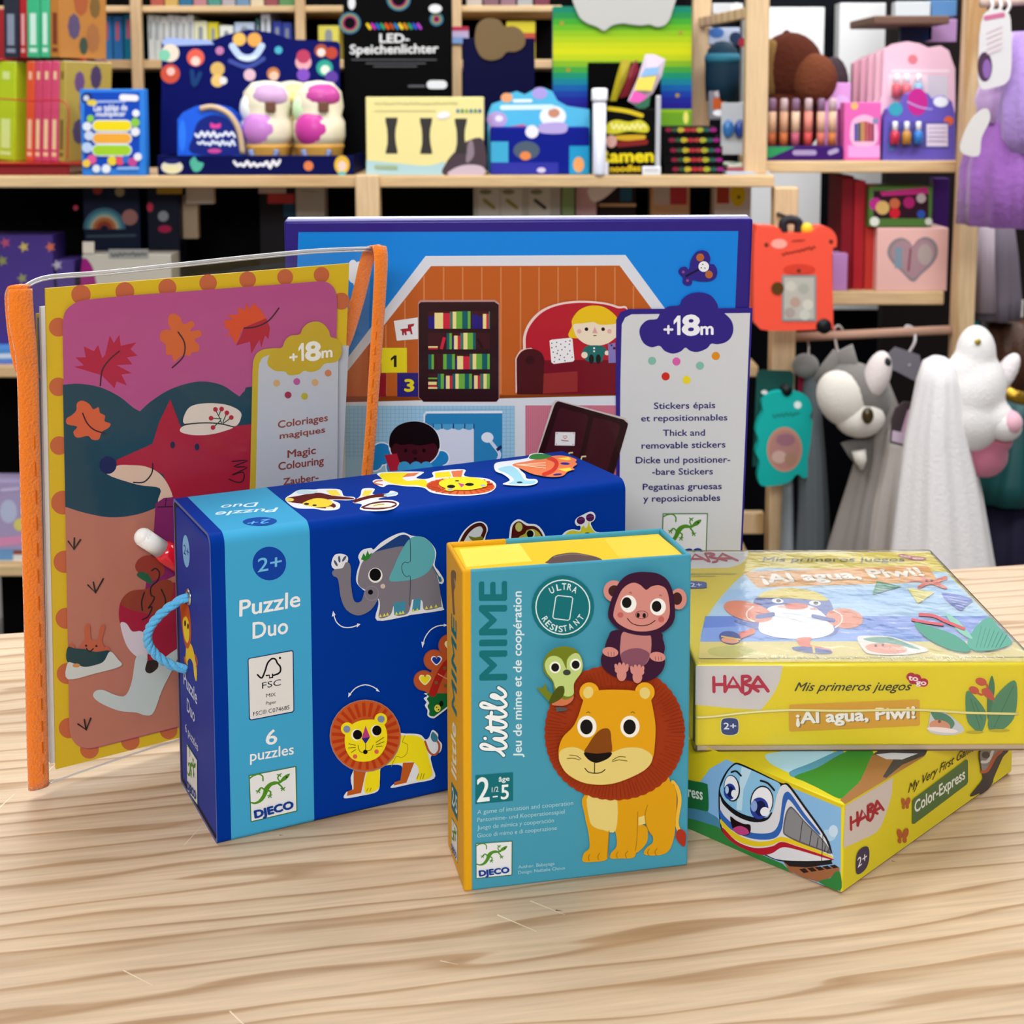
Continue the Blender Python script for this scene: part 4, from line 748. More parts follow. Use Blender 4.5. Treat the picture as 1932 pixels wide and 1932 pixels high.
A.sm('#3a3352', [(974, 700), (984, 655), (1010, 628), (1038, 622), (1050, 645), (1048, 700), (1032, 745), (1000, 775), (976, 772)]); A.text('#e6e2da', '2+', (984, 742), (1036, 702), (983, 690), .01)
A.text('#3b2c12', 'My Very First Games', (1270, 318), (1660, 66), (1284, 262), .01)
A.poly('#4d6b3d', [(1293, 362), (1302, 350), (1600, 128), (1609, 134), (1610, 255), (1602, 270), (1304, 494), (1292, 492)]); A.text('#dfe2d6', 'Color-Express', (1308, 432), (1592, 236), (1306, 368), .03)
for x, y, s in ((1255, 380, 1), (1237, 565, 1.3)):
    A.circ('#b25a30', x - 12 * s, y - 12 * s, 11 * s, 22 * s, -.2); A.circ('#b25a30', x + 14 * s, y - 14 * s, 12 * s, 24 * s, .3); A.circ('#b25a30', x - 12 * s, y + 18 * s, 8 * s, 12 * s); A.circ('#b25a30', x + 10 * s, y + 14 * s, 9 * s, 14 * s)
A.T = (1720, 1380, 9.113)
A.sm('#3b3436', [(1175, 300), (1170, 640), (1190, 720), (1195, 830), (1000, 1080), (1030, 1110), (1150, 1060), (1170, 1080), (1300, 990), (1380, 870), (1400, 790), (1500, 560), (1560, 430), (1640, 300)])
A.sm('#8a8583', [(1190, 300), (1185, 600), (1210, 690), (1260, 690), (1340, 620), (1430, 450), (1540, 330)]); A.stroke('#d7d5d2', [(1195, 520), (1300, 500), (1380, 330)], 50); A.stroke('#b0562e', [(1190, 690), (1290, 660), (1420, 430), (1530, 320)], 55)
A.circ('#4a4444', 1260, 400, 70, 60)
A.build('front_print', lo_)

# ------------------------------------------------------------------ upper flat game box (penguin), shrink wrapped
U0, Ua, Ub, Uk = boxframe(.0951174, .72138615, .0065221, LH + .003); Uf = frame(U0, Ua, Ub, Uk); UW, UD, UH = .17659129, .18864732, .04403521
up_ = thing('penguin_game_box', 'flat yellow penguin game box in shrink wrap lying on top of the train game box', 'game box', U0)
mb = MB(); rbox(mb, mat('#dcc902', .4, .2), Uf, 0, 0, 0, UW, UD, UH, .0014, 3); mb.build('lid', up_, True)
mb = MB(); rbox(mb, mat('#b39f8a', .5, .3), Uf, .0012, .0012, -.003, UW - .0012, UD - .0012, .001, .0006)
mb.build('tray', up_, True)
O_ = (1290, 1030, 3.009)
A = Art(U0 + Uk * UH, Uk, .4, .15); A.T = O_
A.poly('#d8d9da', [(-60, 36), (366, 33)] + spline([(358, 68), (322, 104), (250, 124)], False, 4) + [(-60, 130)]); haba(A, (-30, 98), (318, 92), (-60, 48), '#b0203e', 11)
A.poly('#b3d3ea', spline([(92, 552), (108, 460), (160, 362), (232, 270), (335, 168), (430, 126)], False, 4) + [(1488, 150), (1735, 402), (1876, 545)])
A.poly('#a4c9ea', [(250, 250), (1580, 250), (1660, 330), (190, 330)]); A.poly('#5a86d6', [(122, 402), (1735, 402), (1840, 510), (97, 520)]); A.poly('#7fa4e2', [(112, 470), (500, 450), (900, 480), (1830, 500), (1874, 545), (92, 550)])
A.poly('#e0d078', [(92, 548), (900, 545), (1880, 548), (1962, 634), (86, 642)]); A.sm('#c9c468', [(150, 585), (320, 570), (420, 610), (300, 635), (160, 625)])
A.poly('#e0a23e', [(342, 158), (355, 150), (1372, 113), (1386, 120), (1446, 203), (1435, 208), (424, 240), (410, 232)]); A.text('#a8854e', '¡Al agua, Piwi!', (462, 214), (1372, 174), (432, 168), .05); A.text('#f2efe6', '¡Al agua, Piwi!', (455, 211), (1365, 171), (425, 165), .045)
A.text('#5d5a1e', 'Mis primeros juegos', (446, 92), (1252, 92), (455, 68), .01)
A.sm('#b8405c', [(1218, 58), (1240, 50), (1300, 62), (1372, 70), (1368, 82), (1310, 84), (1260, 72)]); A.text('#f0d8dc', 'to', (1228, 65), (1290, 70), (1222, 54), .04); A.text('#f0d8dc', 'go', (1300, 76), (1362, 79), (1295, 68), .04)
A.scrib('#a09c3e', 20, 161, 300, 161, 5, 2.2); A.scrib('#a09c3e', 20, 174, 180, 174, 5, 2.2)
A.sm('#224a9c', [(-40, 206), (110, 208), (130, 228), (110, 243), (-40, 240)]); A.text('#e6eaf2', '2+', (40, 238), (106, 238), (34, 216), .01)
pb = '#3459b0'
A.sm(pb, [(395, 332), (430, 298), (600, 292), (800, 303), (842, 345), (868, 420), (880, 470), (850, 512), (700, 520), (430, 485), (330, 450), (290, 436), (300, 428), (400, 440)])
A.sm('#eef0f2', [(430, 490), (428, 440), (450, 390), (500, 348), (600, 338), (720, 346), (800, 398), (850, 465), (842, 500), (770, 528), (680, 534), (560, 530), (480, 514)])
A.sm('#e3cf38', [(426, 290), (470, 262), (600, 244), (735, 264), (808, 300), (800, 318), (600, 302), (430, 300)])
for x, y in ((533, 318), (745, 331)): A.circ('#f4f4f4', x, y, 34, 14, .1); A.circ('#1c2240', x + 5, y, 14, 9)
A.circ('#e0673a', 636, 349, 70, 19); A.circ('#e5b4a0', 558, 352, 24, 7); A.circ('#e5b4a0', 738, 364, 24, 7)
A.circ('#e2875c', 365, 378, 142, 54, .25); A.stroke('#f4e4da', [(395, 350), (360, 380), (362, 415), (400, 436)], 8); A.circ('#e2875c', 912, 418, 106, 56, .1); A.stroke('#f4e4da', [(850, 372), (895, 400), (895, 440), (860, 470)], 8)
A.stroke(pb, [(505, 396), (420, 410)], 26, 0); A.stroke(pb, [(735, 405), (850, 432)], 22, 0); A.stroke('#e0673a', [(390, 492), (330, 515), (290, 535)], 34); A.circ('#2d4a9c', 262, 528, 62, 36, .15); A.circ('#e5a07c', 262, 545, 50, 16, .1); A.stroke('#e8c53a', [(215, 522), (320, 540)], 8, 0)
A.sm('#e0673a', [(640, 545), (660, 530), (725, 530), (718, 570), (820, 590), (830, 606), (740, 610), (680, 592)]); A.circ('#2d4a9c', 728, 600, 116, 16, .1); A.stroke('#e8c53a', [(735, 580), (740, 612)], 14, 0)
A.sm('#e6e2da', [(985, 528), (1060, 518), (1180, 526), (1290, 560), (1390, 600), (1300, 622), (1180, 630), (1060, 622), (1020, 600)]); A.sm('#57a08a', [(1020, 536), (1160, 528), (1290, 572), (1340, 598), (1240, 580), (1090, 558)]); A.circ('#e39a7c', 1150, 592, 120, 30, .06); A.circ('#7a3a30', 1090, 576, 8); A.circ('#7a3a30', 1130, 572, 8)
A.sm('#d9613c', [(1336, 180), (1378, 192), (1420, 200), (1484, 180), (1496, 198), (1452, 214), (1494, 244), (1480, 252), (1400, 226), (1340, 250), (1326, 242), (1352, 214), (1270, 206), (1290, 200), (1350, 202)])
for x in (1378, 1408): A.circ('#5a1c14', x, 206, 8)
A.poly('#3f9a78', [(1096, 208), (1236, 238), (1070, 284)]); A.poly('#ddd24e', [(1268, 246), (1424, 272), (1330, 336)]); A.sm('#4468c4', [(1462, 276), (1634, 308), (1600, 350), (1562, 372)])
for k in range(4): A.stroke('#a9cfd0', [(1100 - k * 4, 222 + k * 15), (1210 - k * 28, 240 + k * 11)], 3, 0); A.stroke('#f0ecc0', [(1290 + k * 12, 258 + k * 16), (1410 - k * 16, 282 + k * 13)], 3, 0); A.stroke('#c4d0ec', [(1490 + k * 18, 294 + k * 18), (1620 - k * 10, 318 + k * 14)], 3, 0)
A.sm('#3f9078', [(1308, 448), (1400, 470), (1540, 520), (1625, 590), (1600, 616), (1500, 598), (1370, 530)]); A.sm('#4b9a84', [(1610, 560), (1660, 470), (1735, 418), (1785, 470), (1852, 540), (1850, 576), (1750, 605), (1650, 608)]); A.sm('#7fb8a4', [(1480, 392), (1560, 440), (1640, 540), (1560, 500)])
for k in range(7): A.stroke('#2f7a64', [(1660 + k * 22, 590), (1690 + k * 24, 470 + k * 8)], 3, 0)
A.stroke('#c94a54', [(1340, 404), (1420, 412), (1480, 440), (1590, 486)], 17); A.stroke('#c94a54', [(1298, 434), (1370, 448), (1470, 462)], 15)
A.build('top_print', up_)
A = Art(U0, -Ub, .4, .15); A.T = (1290, 1230, 3.009)
A.poly('#c9c5c4', [(68, 80), (562, 78)] + spline([(545, 165), (505, 245), (438, 330)], False, 4) + [(300, 322), (66, 300)])
haba(A, (172, 240), (485, 236), (170, 140), '#ae0f38', 19)
A.text('#2a2a10', 'Mis primeros juegos', (628, 220), (1280, 216), (652, 172), .012)
for x, y in ((1290, 140), (1320, 148), (1338, 172), (1360, 172), (1302, 158)): A.circ('#a81432', x, y, 27, 24)
A.text('#f0dfe2', 'to', (1276, 158), (1328, 164), (1276, 128), .05); A.text('#f0dfe2', 'go', (1318, 184), (1374, 186), (1318, 156), .05)
A.poly('#cf9d2a', [(597, 304), (606, 297), (1328, 268), (1338, 274), (1340, 410), (1332, 417), (608, 450), (598, 444)]); A.text('#8a7440', '¡Al agua, Piwi!', (648, 408), (1318, 376), (646, 344), .05); A.text('#ecebe4', '¡Al agua, Piwi!', (640, 404), (1310, 372), (638, 340), .045)
A.sm('#e0dc9a', [(207, 420), (212, 380), (240, 370), (285, 370), (308, 382), (314, 420), (308, 458), (282, 472), (238, 472), (212, 458)]); A.sm('#1c3976', [(211, 420), (216, 384), (240, 374), (282, 374), (305, 384), (310, 420), (305, 455), (280, 468), (240, 468), (216, 455)]); A.text('#e6eaf2', '2+', (226, 436), (296, 436), (226, 400), .02)
A.sm('#c3c4c8', [(1390, 400), (1410, 332), (1500, 352), (1588, 430), (1560, 462), (1470, 470), (1390, 450)]); A.sm('#4c8368', [(1404, 335), (1490, 352), (1536, 402), (1500, 440), (1430, 390)]); A.circ('#cf9070', 1452, 418, 60, 34, .15); A.circ('#8a4a3a', 1450, 392, 9); A.circ('#e8dcd6', 1466, 440, 90, 14, .1)
A.sm('#4d8560', [(1603, 222), (1660, 262), (1716, 350), (1690, 452), (1640, 430), (1604, 372)]); A.sm('#4d8560', [(1874, 158), (1892, 260), (1870, 378), (1800, 442), (1735, 440), (1728, 380), (1770, 250)]); A.sm('#3f7552', [(1746, 132), (1764, 200), (1748, 300), (1724, 380), (1722, 240)])
for p in ([(1625, 260), (1680, 430)], [(1870, 190), (1760, 425)], [(1650, 280), (1690, 380)]): A.stroke('#386a4c', p, 4, 0)
A.circ('#c0503c', 1686, 166, 32, 22, .3); A.circ('#c0503c', 1646, 214, 30, 20, .4); A.sm('#c0503c', [(1690, 210), (1730, 205), (1762, 262), (1740, 270), (1700, 240)]); A.stroke('#c0503c', [(1660, 225), (1690, 240), (1710, 222)], 11); A.stroke('#c0503c', [(1706, 172), (1722, 190), (1718, 215)], 11)
A.circ('#b7a71a', 1650, 452, 50, 9); A.circ('#b7a71a', 1790, 442, 60, 9)
A.build('front_print', up_)
fm = film_mat('shrink_film', .03, .03, .16)
mb = MB(); rbox(mb, fm, Uf, -.0012, -.0012, -.0029, UW + .0012, UD + .0012, UH + .0013, .002, 3); mb.build('shrink_wrap', up_, True)
mb = MB(); sp = [onplane(1290 + x / 3.009, 1230 + y / 3.009, U0 - Ub * .0013, -Ub) for x, y in ((70, 372), (160, 368), (360, 345), (600, 331), (900, 335), (1300, 329), (1600, 345), (1900, 352))]
tube(mb, mat('#d9cf86', .25, .5), spline(sp, False, 4), .0007, 6); mb.build('wrap_seam', up_, True)
mb = MB(); random.seed(5)
for k in range(58):
    x = 420 + k * 24.5 + random.uniform(-5, 5); y = 640 + random.uniform(-10, 8); p = onplane(1290 + x / 3.009, 1030 + y / 3.009, U0 + Uk * (UH + .0014), Uk)
    tube(mb, mat('#e9e6cc', .15, .6), [p, p + Ub * random.uniform(.001, .0035) + Ua * random.uniform(-.0006, .0006)], .00032, 5)
mb.build('wrap_perforation', up_)

# ------------------------------------------------------------------ clear zip pouch with a colouring book inside, left
Y0, Ya, Yb, Yk = boxframe(-.2562, .7741, .6317, .012, -.0562); Yf = frame(Y0, Ya, Yb, Yk)
def yp(px, py, d=0.0):
    """picture point -> point on a plane d in front of the book cover"""
    return onplane(px, py, Y0 - Yb * d, -Yb)
base = at(75, 1486, 1.0); base = yp(75, 1486)
book = thing('colouring_book', 'yellow dotted colouring book with red fox picture, inside the clear orange-edged pouch', 'book', Y0)
c4 = [yp(86, 544.5), yp(658.8, 497), yp(644.5, 901), yp(628, 1318), yp(105.8, 1451.6)]
def slabpoly(mb, m, pts, d0, d1):
    n = len(pts); a = [p - Yb * d0 for p in pts]; b = [p - Yb * d1 for p in pts]; mb.add(a + b, [list(range(n)), [i + n for i in reversed(range(n))]] + [[i, i + n, (i + 1) % n + n, (i + 1) % n] for i in range(n)], m)
mb = MB(); slabpoly(mb, mat('#d2b016', .5, .3), c4, 0, -.0016); mb.build('cover', book)
pg = [yp(77, 580, -.002), yp(652, 505, -.002), yp(640, 901, -.002), yp(622, 1316, -.002), yp(95, 1441, -.002)]
mb = MB(); slabpoly(mb, mat('#dfe3ea', .7, .2), pg, 0, -.003); mb.build('pages', book)
pg2 = [yp(72, 600, -.0056), yp(650, 508, -.0056), yp(622, 1316, -.0056), yp(92, 1436, -.0056)]
mb = MB(); slabpoly(mb, mat('#5e7fa8', .7, .2), [p - Yb * 0 for p in pg2], 0, -.0012); slabpoly(mb, mat('#c9b43c', .7, .2), [yp(68, 592, -.0072), yp(650, 506, -.0072), yp(622, 1314, -.0072), yp(90, 1436, -.0072)], 0, -.0008); mb.build('back_cover', book)
A_ = (0, 440, 3.864); B_ = (0, 900, 3.115); C_ = (440, 440, 3.8625)
A = Art(Y0, -Yb, .5, .3); dot = '#bd6038'
A.T = A_
for x, y, r in ((590, 447, 71), (910, 426, 69), (1220, 398, 66), (1517, 363, 64), (1805, 339, 61)): A.circ(dot, x, y, r)
for x, y, r in ((425, 685, 69), (425, 1120, 68), (432, 1548, 68)): A.circ(dot, x, y, r)
A.T = B_
for x, y, r in ((370, 150, 70), (380, 498, 66), (388, 830, 62), (395, 1155, 62), (405, 1475, 60), (525, 1600, 55), (765, 1550, 55), (990, 1488, 52)): A.circ(dot, x, y, r)
A.T = C_
for x, y, r in ((378, 320, 58), (643, 303, 57), (787, 495, 62)): A.circ(dot, x, y, r)
A.poly('#b5b9c2', [(760, 822), (842, 818), (788, 1900), (770, 2000), (700, 2000)])
A.build('cover_print', book)
cardo = spline([(118.5, 640), (119, 605), (125, 585), (145, 570), (176, 564), (250, 557)], False, 3) + spline([(560, 534), (600, 531), (618, 533), (630, 545), (634.5, 566), (634.5, 600)], False, 3) + [(620, 1000), (612, 1316), (345, 1368)] + spline([(210, 1402), (172, 1411), (150, 1408), (137, 1396), (131, 1375), (130, 1330)], False, 3)
mb = MB(); slabpoly(mb, mat('#ab487e', .5, .3), [yp(x, y, .0012) for x, y in cardo], 0, .0008); mb.build('picture_card', book)
A = Art(Y0 - Yb * .002, -Yb, .5, .3); A.T = (0, 0, 1)
A.poly('#ad4a80', cardo)
A.poly('#0f3d4e', spline([(118.5, 726), (150, 724), (190, 731), (225, 748), (250, 768), (264, 776)], False, 4) + spline([(264, 776), (285, 757), (320, 735), (360, 722), (390, 720), (420, 727), (440, 740), (452, 748)], False, 4) + spline([(452, 748), (462, 737), (480, 728), (630, 716)], False, 3) + [(622, 950), (616, 1150), (127, 1150)])
A.poly('#b3705d', spline([(123, 956), (160, 967.5), (208, 976), (257, 971), (300, 955), (340, 930), (619, 905)], False, 4) + [(612, 1316), (345, 1368)] + spline([(210, 1402), (172, 1411), (150, 1408), (137, 1396), (131, 1375), (130, 1330)], False, 3))
A.T = A_
A.poly('#a8153a', [(540, 975), (610, 962), (550, 905), (625, 905), (610, 825), (685, 860), (715, 815), (745, 910), (765, 890), (800, 745), (830, 800), (870, 740), (880, 820), (995, 795), (950, 845), (1003, 893), (925, 905), (965, 955), (850, 962), (960, 1020), (885, 1030), (925, 1110), (850, 1080), (835, 1130), (740, 1035)])
A.stroke('#3d1120', [(870, 860), (800, 920), (745, 1000), (732, 1110)], 11)
A.sm('#c95f2e', [(1226, 660), (1230, 605), (1265, 585), (1310, 610), (1338, 662), (1395, 640), (1418, 668), (1385, 714), (1455, 708), (1466, 748), (1418, 775), (1452, 820), (1445, 862), (1395, 870), (1385, 895), (1330, 890), (1270, 936), (1252, 888), (1212, 884), (1206, 815), (1168, 775), (1172, 720), (1215, 702), (1246, 706)])
A.stroke('#3d1120', [(1298, 720), (1345, 800), (1335, 900), (1255, 980)], 11)
A.T = C_
A.poly('#d04a22', [(30, 540), (85, 562), (92, 505), (120, 555), (148, 508), (200, 560), (240, 620), (70, 690), (20, 810), (-20, 740), (-60, 755), (-20, 715), (-55, 690), (-70, 640), (0, 625), (-50, 600), (40, 590)])
A.poly('#a91c30', [(75, 690), (240, 620), (268, 690), (256, 770), (230, 745), (205, 832), (190, 775), (130, 878), (122, 790), (20, 818), (60, 740)])
A.stroke('#3d1120', [(332, 546), (260, 635), (170, 680), (80, 692)], 11)
A.T = A_
A.sm('#cb5a34', [(556, 1290), (560, 1240), (600, 1220), (650, 1245), (680, 1283), (718, 1268), (728, 1308), (765, 1330), (762, 1370), (805, 1388), (788, 1420), (742, 1448), (720, 1502), (672, 1504), (640, 1478), (562, 1490), (534, 1450), (562, 1410), (490, 1392), (484, 1352), (524, 1325)])
A.stroke('#3d1120', [(602, 1312), (635, 1385), (690, 1435), (765, 1458)], 11)
A.poly('#a5122f', [(1240, 1210), (1312, 1400), (1360, 1440), (1500, 1440), (1700, 1405), (1815, 1395), (1980, 1330), (2040, 2300), (1240, 2300), (1255, 1930), (1190, 1760), (1100, 1712), (850, 1690), (848, 1652), (1110, 1535), (1162, 1370)])
A.sm('#d8b8a2', [(778, 1755), (850, 1695), (950, 1690), (1060, 1700), (1160, 1750), (1228, 1840), (1262, 1950), (1220, 2010), (1150, 1960), (1165, 1860), (1000, 1832)])
A.circ('#101c4e', 786, 1690, 62, 64); A.stroke('#171222', [(1112, 1680), (1105, 1750), (1050, 1812), (972, 1816)], 10)
for x, y in ((1258, 1543), (1435, 1558)): A.circ('#1a1a3a', x, y, 18, 25)
A.sm('#dbcabc', [(1344, 1390), (1350, 1310), (1402, 1256), (1520, 1238), (1650, 1250), (1742, 1292), (1756, 1342), (1702, 1410), (1500, 1385)]); A.sm('#dbcabc', [(1310, 1432), (1345, 1402), (1450, 1388), (1580, 1388), (1705, 1412), (1560, 1462), (1425, 1472), (1332, 1456)])
A.stroke('#221820', [(1344, 1393), (1480, 1382), (1600, 1388), (1705, 1412)], 9)
for p in ([(1615, 1388), (1600, 1345), (1570, 1290)], [(1592, 1330), (1610, 1285)], [(1622, 1380), (1650, 1312)], [(1612, 1352), (1540, 1348)], [(1625, 1385), (1682, 1344)], [(1605, 1365), (1552, 1414)]): A.stroke('#1f4a3a', p, 7, 0)
for x, y in ((1568, 1283), (1613, 1280), (1651, 1308), (1536, 1347), (1683, 1342), (1550, 1415)): A.circ('#b01c30', x, y, 17)
A.stroke('#2a0d14', [(1690, 1662), (1805, 1655), (1700, 1700), (1800, 1705), (1690, 1760), (1770, 1740), (1770, 1800), (1730, 1815), (1665, 1790)], 8, 3)
A.T = B_
A.poly('#7d1c5c', [(912, 155), (960, 122), (1018, 116), (1060, 560), (850, 660), (895, 420)]); A.stroke('#3a0c2c', [(924, 175), (1010, 172)], 7, 0); A.stroke('#3a0c2c', [(975, 125), (968, 172)], 7, 0)
A.sm('#8f3424', [(798, 545), (805, 490), (860, 458), (930, 480), (965, 560), (880, 610)])
A.sm('#9e1432', [(702, 745), (755, 675), (850, 658), (1100, 640), (1100, 1040), (960, 1090), (880, 1065), (880, 960), (790, 910), (706, 862)]); A.sm('#8a3721', [(708, 745), (760, 672), (850, 660), (960, 600), (1020, 640), (960, 800), (830, 795)])
A.sm('#cfc4cb', [(705, 862), (740, 858), (775, 905), (830, 905), (880, 962), (868, 1062), (800, 1052), (740, 985)]); A.sm('#9e1432', [(885, 955), (945, 948), (960, 1085), (868, 1078)]); A.sm('#2e2018', [(862, 1080), (935, 1078), (912, 1132), (875, 1152), (848, 1132)])
A.sm('#bcc5c3', [(800, 1050), (862, 1062), (850, 1130), (880, 1152), (925, 1120), (940, 1080), (1060, 1000), (1010, 1130), (950, 1250), (900, 1382), (850, 1398), (800, 1382), (700, 1372), (600, 1332), (548, 1292), (555, 1258), (600, 1248), (680, 1280), (735, 1280), (772, 1200)])
sc_ = '#1b1416'
A.stroke(sc_, [(890, 548), (912, 535), (935, 560), (925, 605), (885, 645), (885, 690), (905, 705), (890, 740), (868, 770), (892, 760), (870, 815), (835, 836)], 8, 3); A.stroke(sc_, [(846, 675), (830, 730), (834, 782)], 8); A.stroke(sc_, [(945, 658), (970, 722), (955, 792), (912, 798)], 8)
A.sm('#1f5a38', [(822, 555), (870, 572), (890, 628), (804, 580)])
for s in ([(398, 375), (432, 422), (470, 366)], [(434, 356), (432, 422)], [(513, 632), (558, 677), (604, 595)], [(545, 615), (558, 677)], [(455, 1448), (503, 1482), (530, 1414)], [(492, 1422), (503, 1482)]): A.stroke(sc_, s, 9, 0)
A.sm('#b95a3c', [(462, 1000), (495, 955), (490, 900), (505, 864), (526, 872), (532, 948), (572, 950), (584, 890), (606, 864), (614, 886), (596, 955), (612, 1000), (600, 1030), (480, 1030)]); A.circ('#b95a3c', 418, 994, 18); A.circ('#b95a3c', 624, 1010, 18)
A.circ(sc_, 503, 988, 7); A.circ(sc_, 563, 990, 7); A.sm('#143b40', [(394, 998), (440, 1004), (500, 1008), (560, 1024), (640, 1018), (612, 1080), (560, 1098), (500, 1112), (394, 1085)]); A.stroke(sc_, [(505, 1002), (520, 1025), (545, 1005)], 7, 2)
A.sm('#c7c9c3', [(394, 1090), (440, 1095), (500, 1112), (600, 1085), (642, 1022), (690, 1068), (706, 1108), (560, 1150), (394, 1185)]); A.circ('#c98a4c', 445, 1104, 22, 12)
A.T = C_
yl = '#c0a326'
A.poly(yl, [(104, 2100), (118, 1780), (135, 1010)] + spline([(140, 930), (165, 875), (215, 845), (280, 836)], False, 4) + [(600, 836), (600, 2100)])
A.poly('#b9bcc4', [(150, 2100), (160, 1780), (178, 1000)] + spline([(185, 945), (210, 905), (250, 888)], False, 4) + [(760, 830), (752, 1900), (740, 2100)])
A.sm('#bea024', [(245, 955), (256, 892), (292, 846), (350, 830), (372, 780), (412, 745), (478, 735), (502, 690), (540, 655), (600, 641), (652, 660), (692, 710), (704, 752), (752, 770), (784, 820), (780, 890), (742, 936), (660, 950), (622, 990), (560, 1010), (512, 1000), (472, 1026), (402, 1032), (370, 1006), (300, 1000)])
A.stroke('#e6e4dc', [(410, 903), (456, 897)], 16, 0); A.stroke('#e6e4dc', [(433, 880), (434, 922)], 16, 0); one(A, '#e6e4dc', (470, 930), (512, 927), (468, 800)); A.text('#e6e4dc', '8', (526, 926), (627, 918), (524, 796), .05); A.text('#e6e4dc', 'm', (640, 906), (714, 898), (640, 832), .04)
for x, y, c in ((310, 1090, '#c9a06a'), (457, 1078, '#b0508f'), (590, 1085, '#c9a06a'), (685, 1017, '#c47850'), (393, 1176, '#982044'), (513, 1185, '#b3a32a')): A.circ(c, x, y, 25)
for t, p0, p1, pt in (('Coloriages', (320, 1417), (682, 1364), (320, 1366)), ('magiques', (333, 1495), (662, 1448), (333, 1452)), ('Magic', (390, 1633), (594, 1602), (390, 1580)), ('Colouring', (323, 1723), (652, 1678), (323, 1668)), ('Zauber-', (358, 1832), (612, 1796), (358, 1784))): A.text('#8b3a33', t, p0, p1, pt, .025)
A.build('card_print', book)
# brush pen inside the pouch
pn = thing('brush_pen', 'red brush pen with white rounded cap inside the clear pouch, behind the rope handle', 'pen', yp(300, 1035, .006))
mb = MB(); a0, a1, a2 = yp(268, 1012, .009), yp(304, 1036, .009), yp(420, 1112, .009)
dv = (a1 - a0).normalized(); sph(mb, mat('#e6e2dc', .4, .4), a0 + dv * .001, .0052, 16); tube(mb, mat('#e6e2dc', .4, .4), [a0, a1], .0052, 16); mb.build('cap', pn, True)
mb = MB(); tube(mb, mat('#d0142a', .15, .5, .4), [a1, a1 + dv * .002, a1 + dv * .003, a2], [.0053, .0062, .0066, .0066], 16); mb.build('barrel', pn, True)
# the pouch
po = thing('zip_pouch', 'clear plastic zip pouch with orange felt edges holding the colouring book', 'pouch', yp(72, 1487, .004))
org = mat('#ef7d1a', .95, .15, bump=.5, bscale=700, sheen=.6)
fpm = film_mat('pouch_film', .006, .045, .10, ior=1.22)
def sheet(name, d, bul, yt0, sgn):
    mb = MB(); n = 26; vs = []
    tops = spline([(48, 541), (90, 524), (200, 515), (350, 499), (480, 485), (600, 474), (700, 470)], False, 8); N = len(tops)
    rng = random.Random(3)
    for j in range(n + 1):
        v = j / n
        for i in range(n + 1):
            u = i / n; tx, ty = tops[min(int(u * (N - 1)), N - 1)]; ty += yt0
            bx, by = 84 + u * (676 - 84), 1484 + u * (1316 - 1484) - 14 * math.sin(u * math.pi)
            e = min(1, 4 * u, 4 * (1 - u)); dd = d * (e ** .7) * min(1, 5 * (1 - v) + .1, 12 * v + .25) + sgn * .0012 * math.sin(9 * u + 5 * v) * math.sin(7 * v - 3 * u) * e
            vs.append(yp(tx + (bx - tx) * v, ty + (by - ty) * v, dd))
    mb.add(vs, [[j * (n + 1) + i, j * (n + 1) + i + 1, (j + 1) * (n + 1) + i + 1, (j + 1) * (n + 1) + i] for j in range(n) for i in range(n)], fpm); return mb.build(name, po, True), vs, n
fr, fv, n = sheet('front_film', .0075, 1, 3, 1); bk_, bv, n = sheet('back_film', -.0125, 1, -2, 1)
mb = MB(); seamm = film_mat('film_rim', .45, .3, .08)
tube(mb, seamm, bv[:n + 1], .0011, 7); tube(mb, seamm, fv[:n + 1], .0005, 6); mb.build('film_rim', po, True); mb = MB(); tube(mb, seamm, [p + V((0, 0, .001)) for p in fv[n * (n + 1):]], .00055, 6); mb.build('bottom_weld', po, True)
def band_path(px, d, w, t, name, tw=None):
    P = [yp(x, y, dd) for (x, y), dd in zip(px, d)]; m = MB(); tube(m, org, spline(P, False, 5), [q / 2 for q in spline([(q,) for q in w], False, 5) for q in q], 14, t, Ya); return m.build(name, po, True)
L1 = [(38, 545), (40, 600), (47, 650), (52, 700), (55, 800), (59, 950), (63, 1100), (67, 1250), (70, 1380), (73, 1486)]
band_path(L1, [.004, .006, .007, .005, .004, .003, .003, .003, .003, .003], [.0128, .0136, .0122, .0115, .0114, .0116, .0116, .0118, .0120, .0116], .42, 'left_binding')
band_path([(36, 541), (30, 560), (34, 620), (44, 680), (58, 720)], [.004, -.003, -.006, -.004, -.002], [.0125, .0118, .0115, .0115, .011], .25, 'left_loop')
R1 = [(716, 466), (719, 490), (716, 560), (711, 640), (705, 730), (699, 820), (692, 900), (683, 1000), (676, 1150), (668, 1318)]
band_path(R1, [.002, .005, .005, .004, .004, .004, .004, .004, .004, .004], [.0098, .0096, .009, .0086, .0082, .0080, .0080, .008, .008, .008], .45, 'right_binding')
band_path([(714, 464), (700, 470), (690, 500), (680, 545), (668, 590), (655, 632), (640, 670)], [.001, -.004, -.008, -.010, -.011, -.012, -.012], [.0085, .0100, .0104, .0102, .0100, .0098, .0090], .22, 'right_loop')
stm = mat('#cc6412', .9, .1)
for pth_, dx, dd in ((L1, 9, .0072), (R1, -2, .0072)):
    st = MB(); pp = spline(pth_, False, 12)
    for k in range(30, len(pp) - 3, 4):
        p, q2 = pp[k], pp[min(k + 2, len(pp) - 1)]; tube(st, stm, [yp(p[0] + dx, p[1], dd - .0012), yp(q2[0] + dx, q2[1], dd - .0012)], .00032, 5)
    st.build('stitching', po)
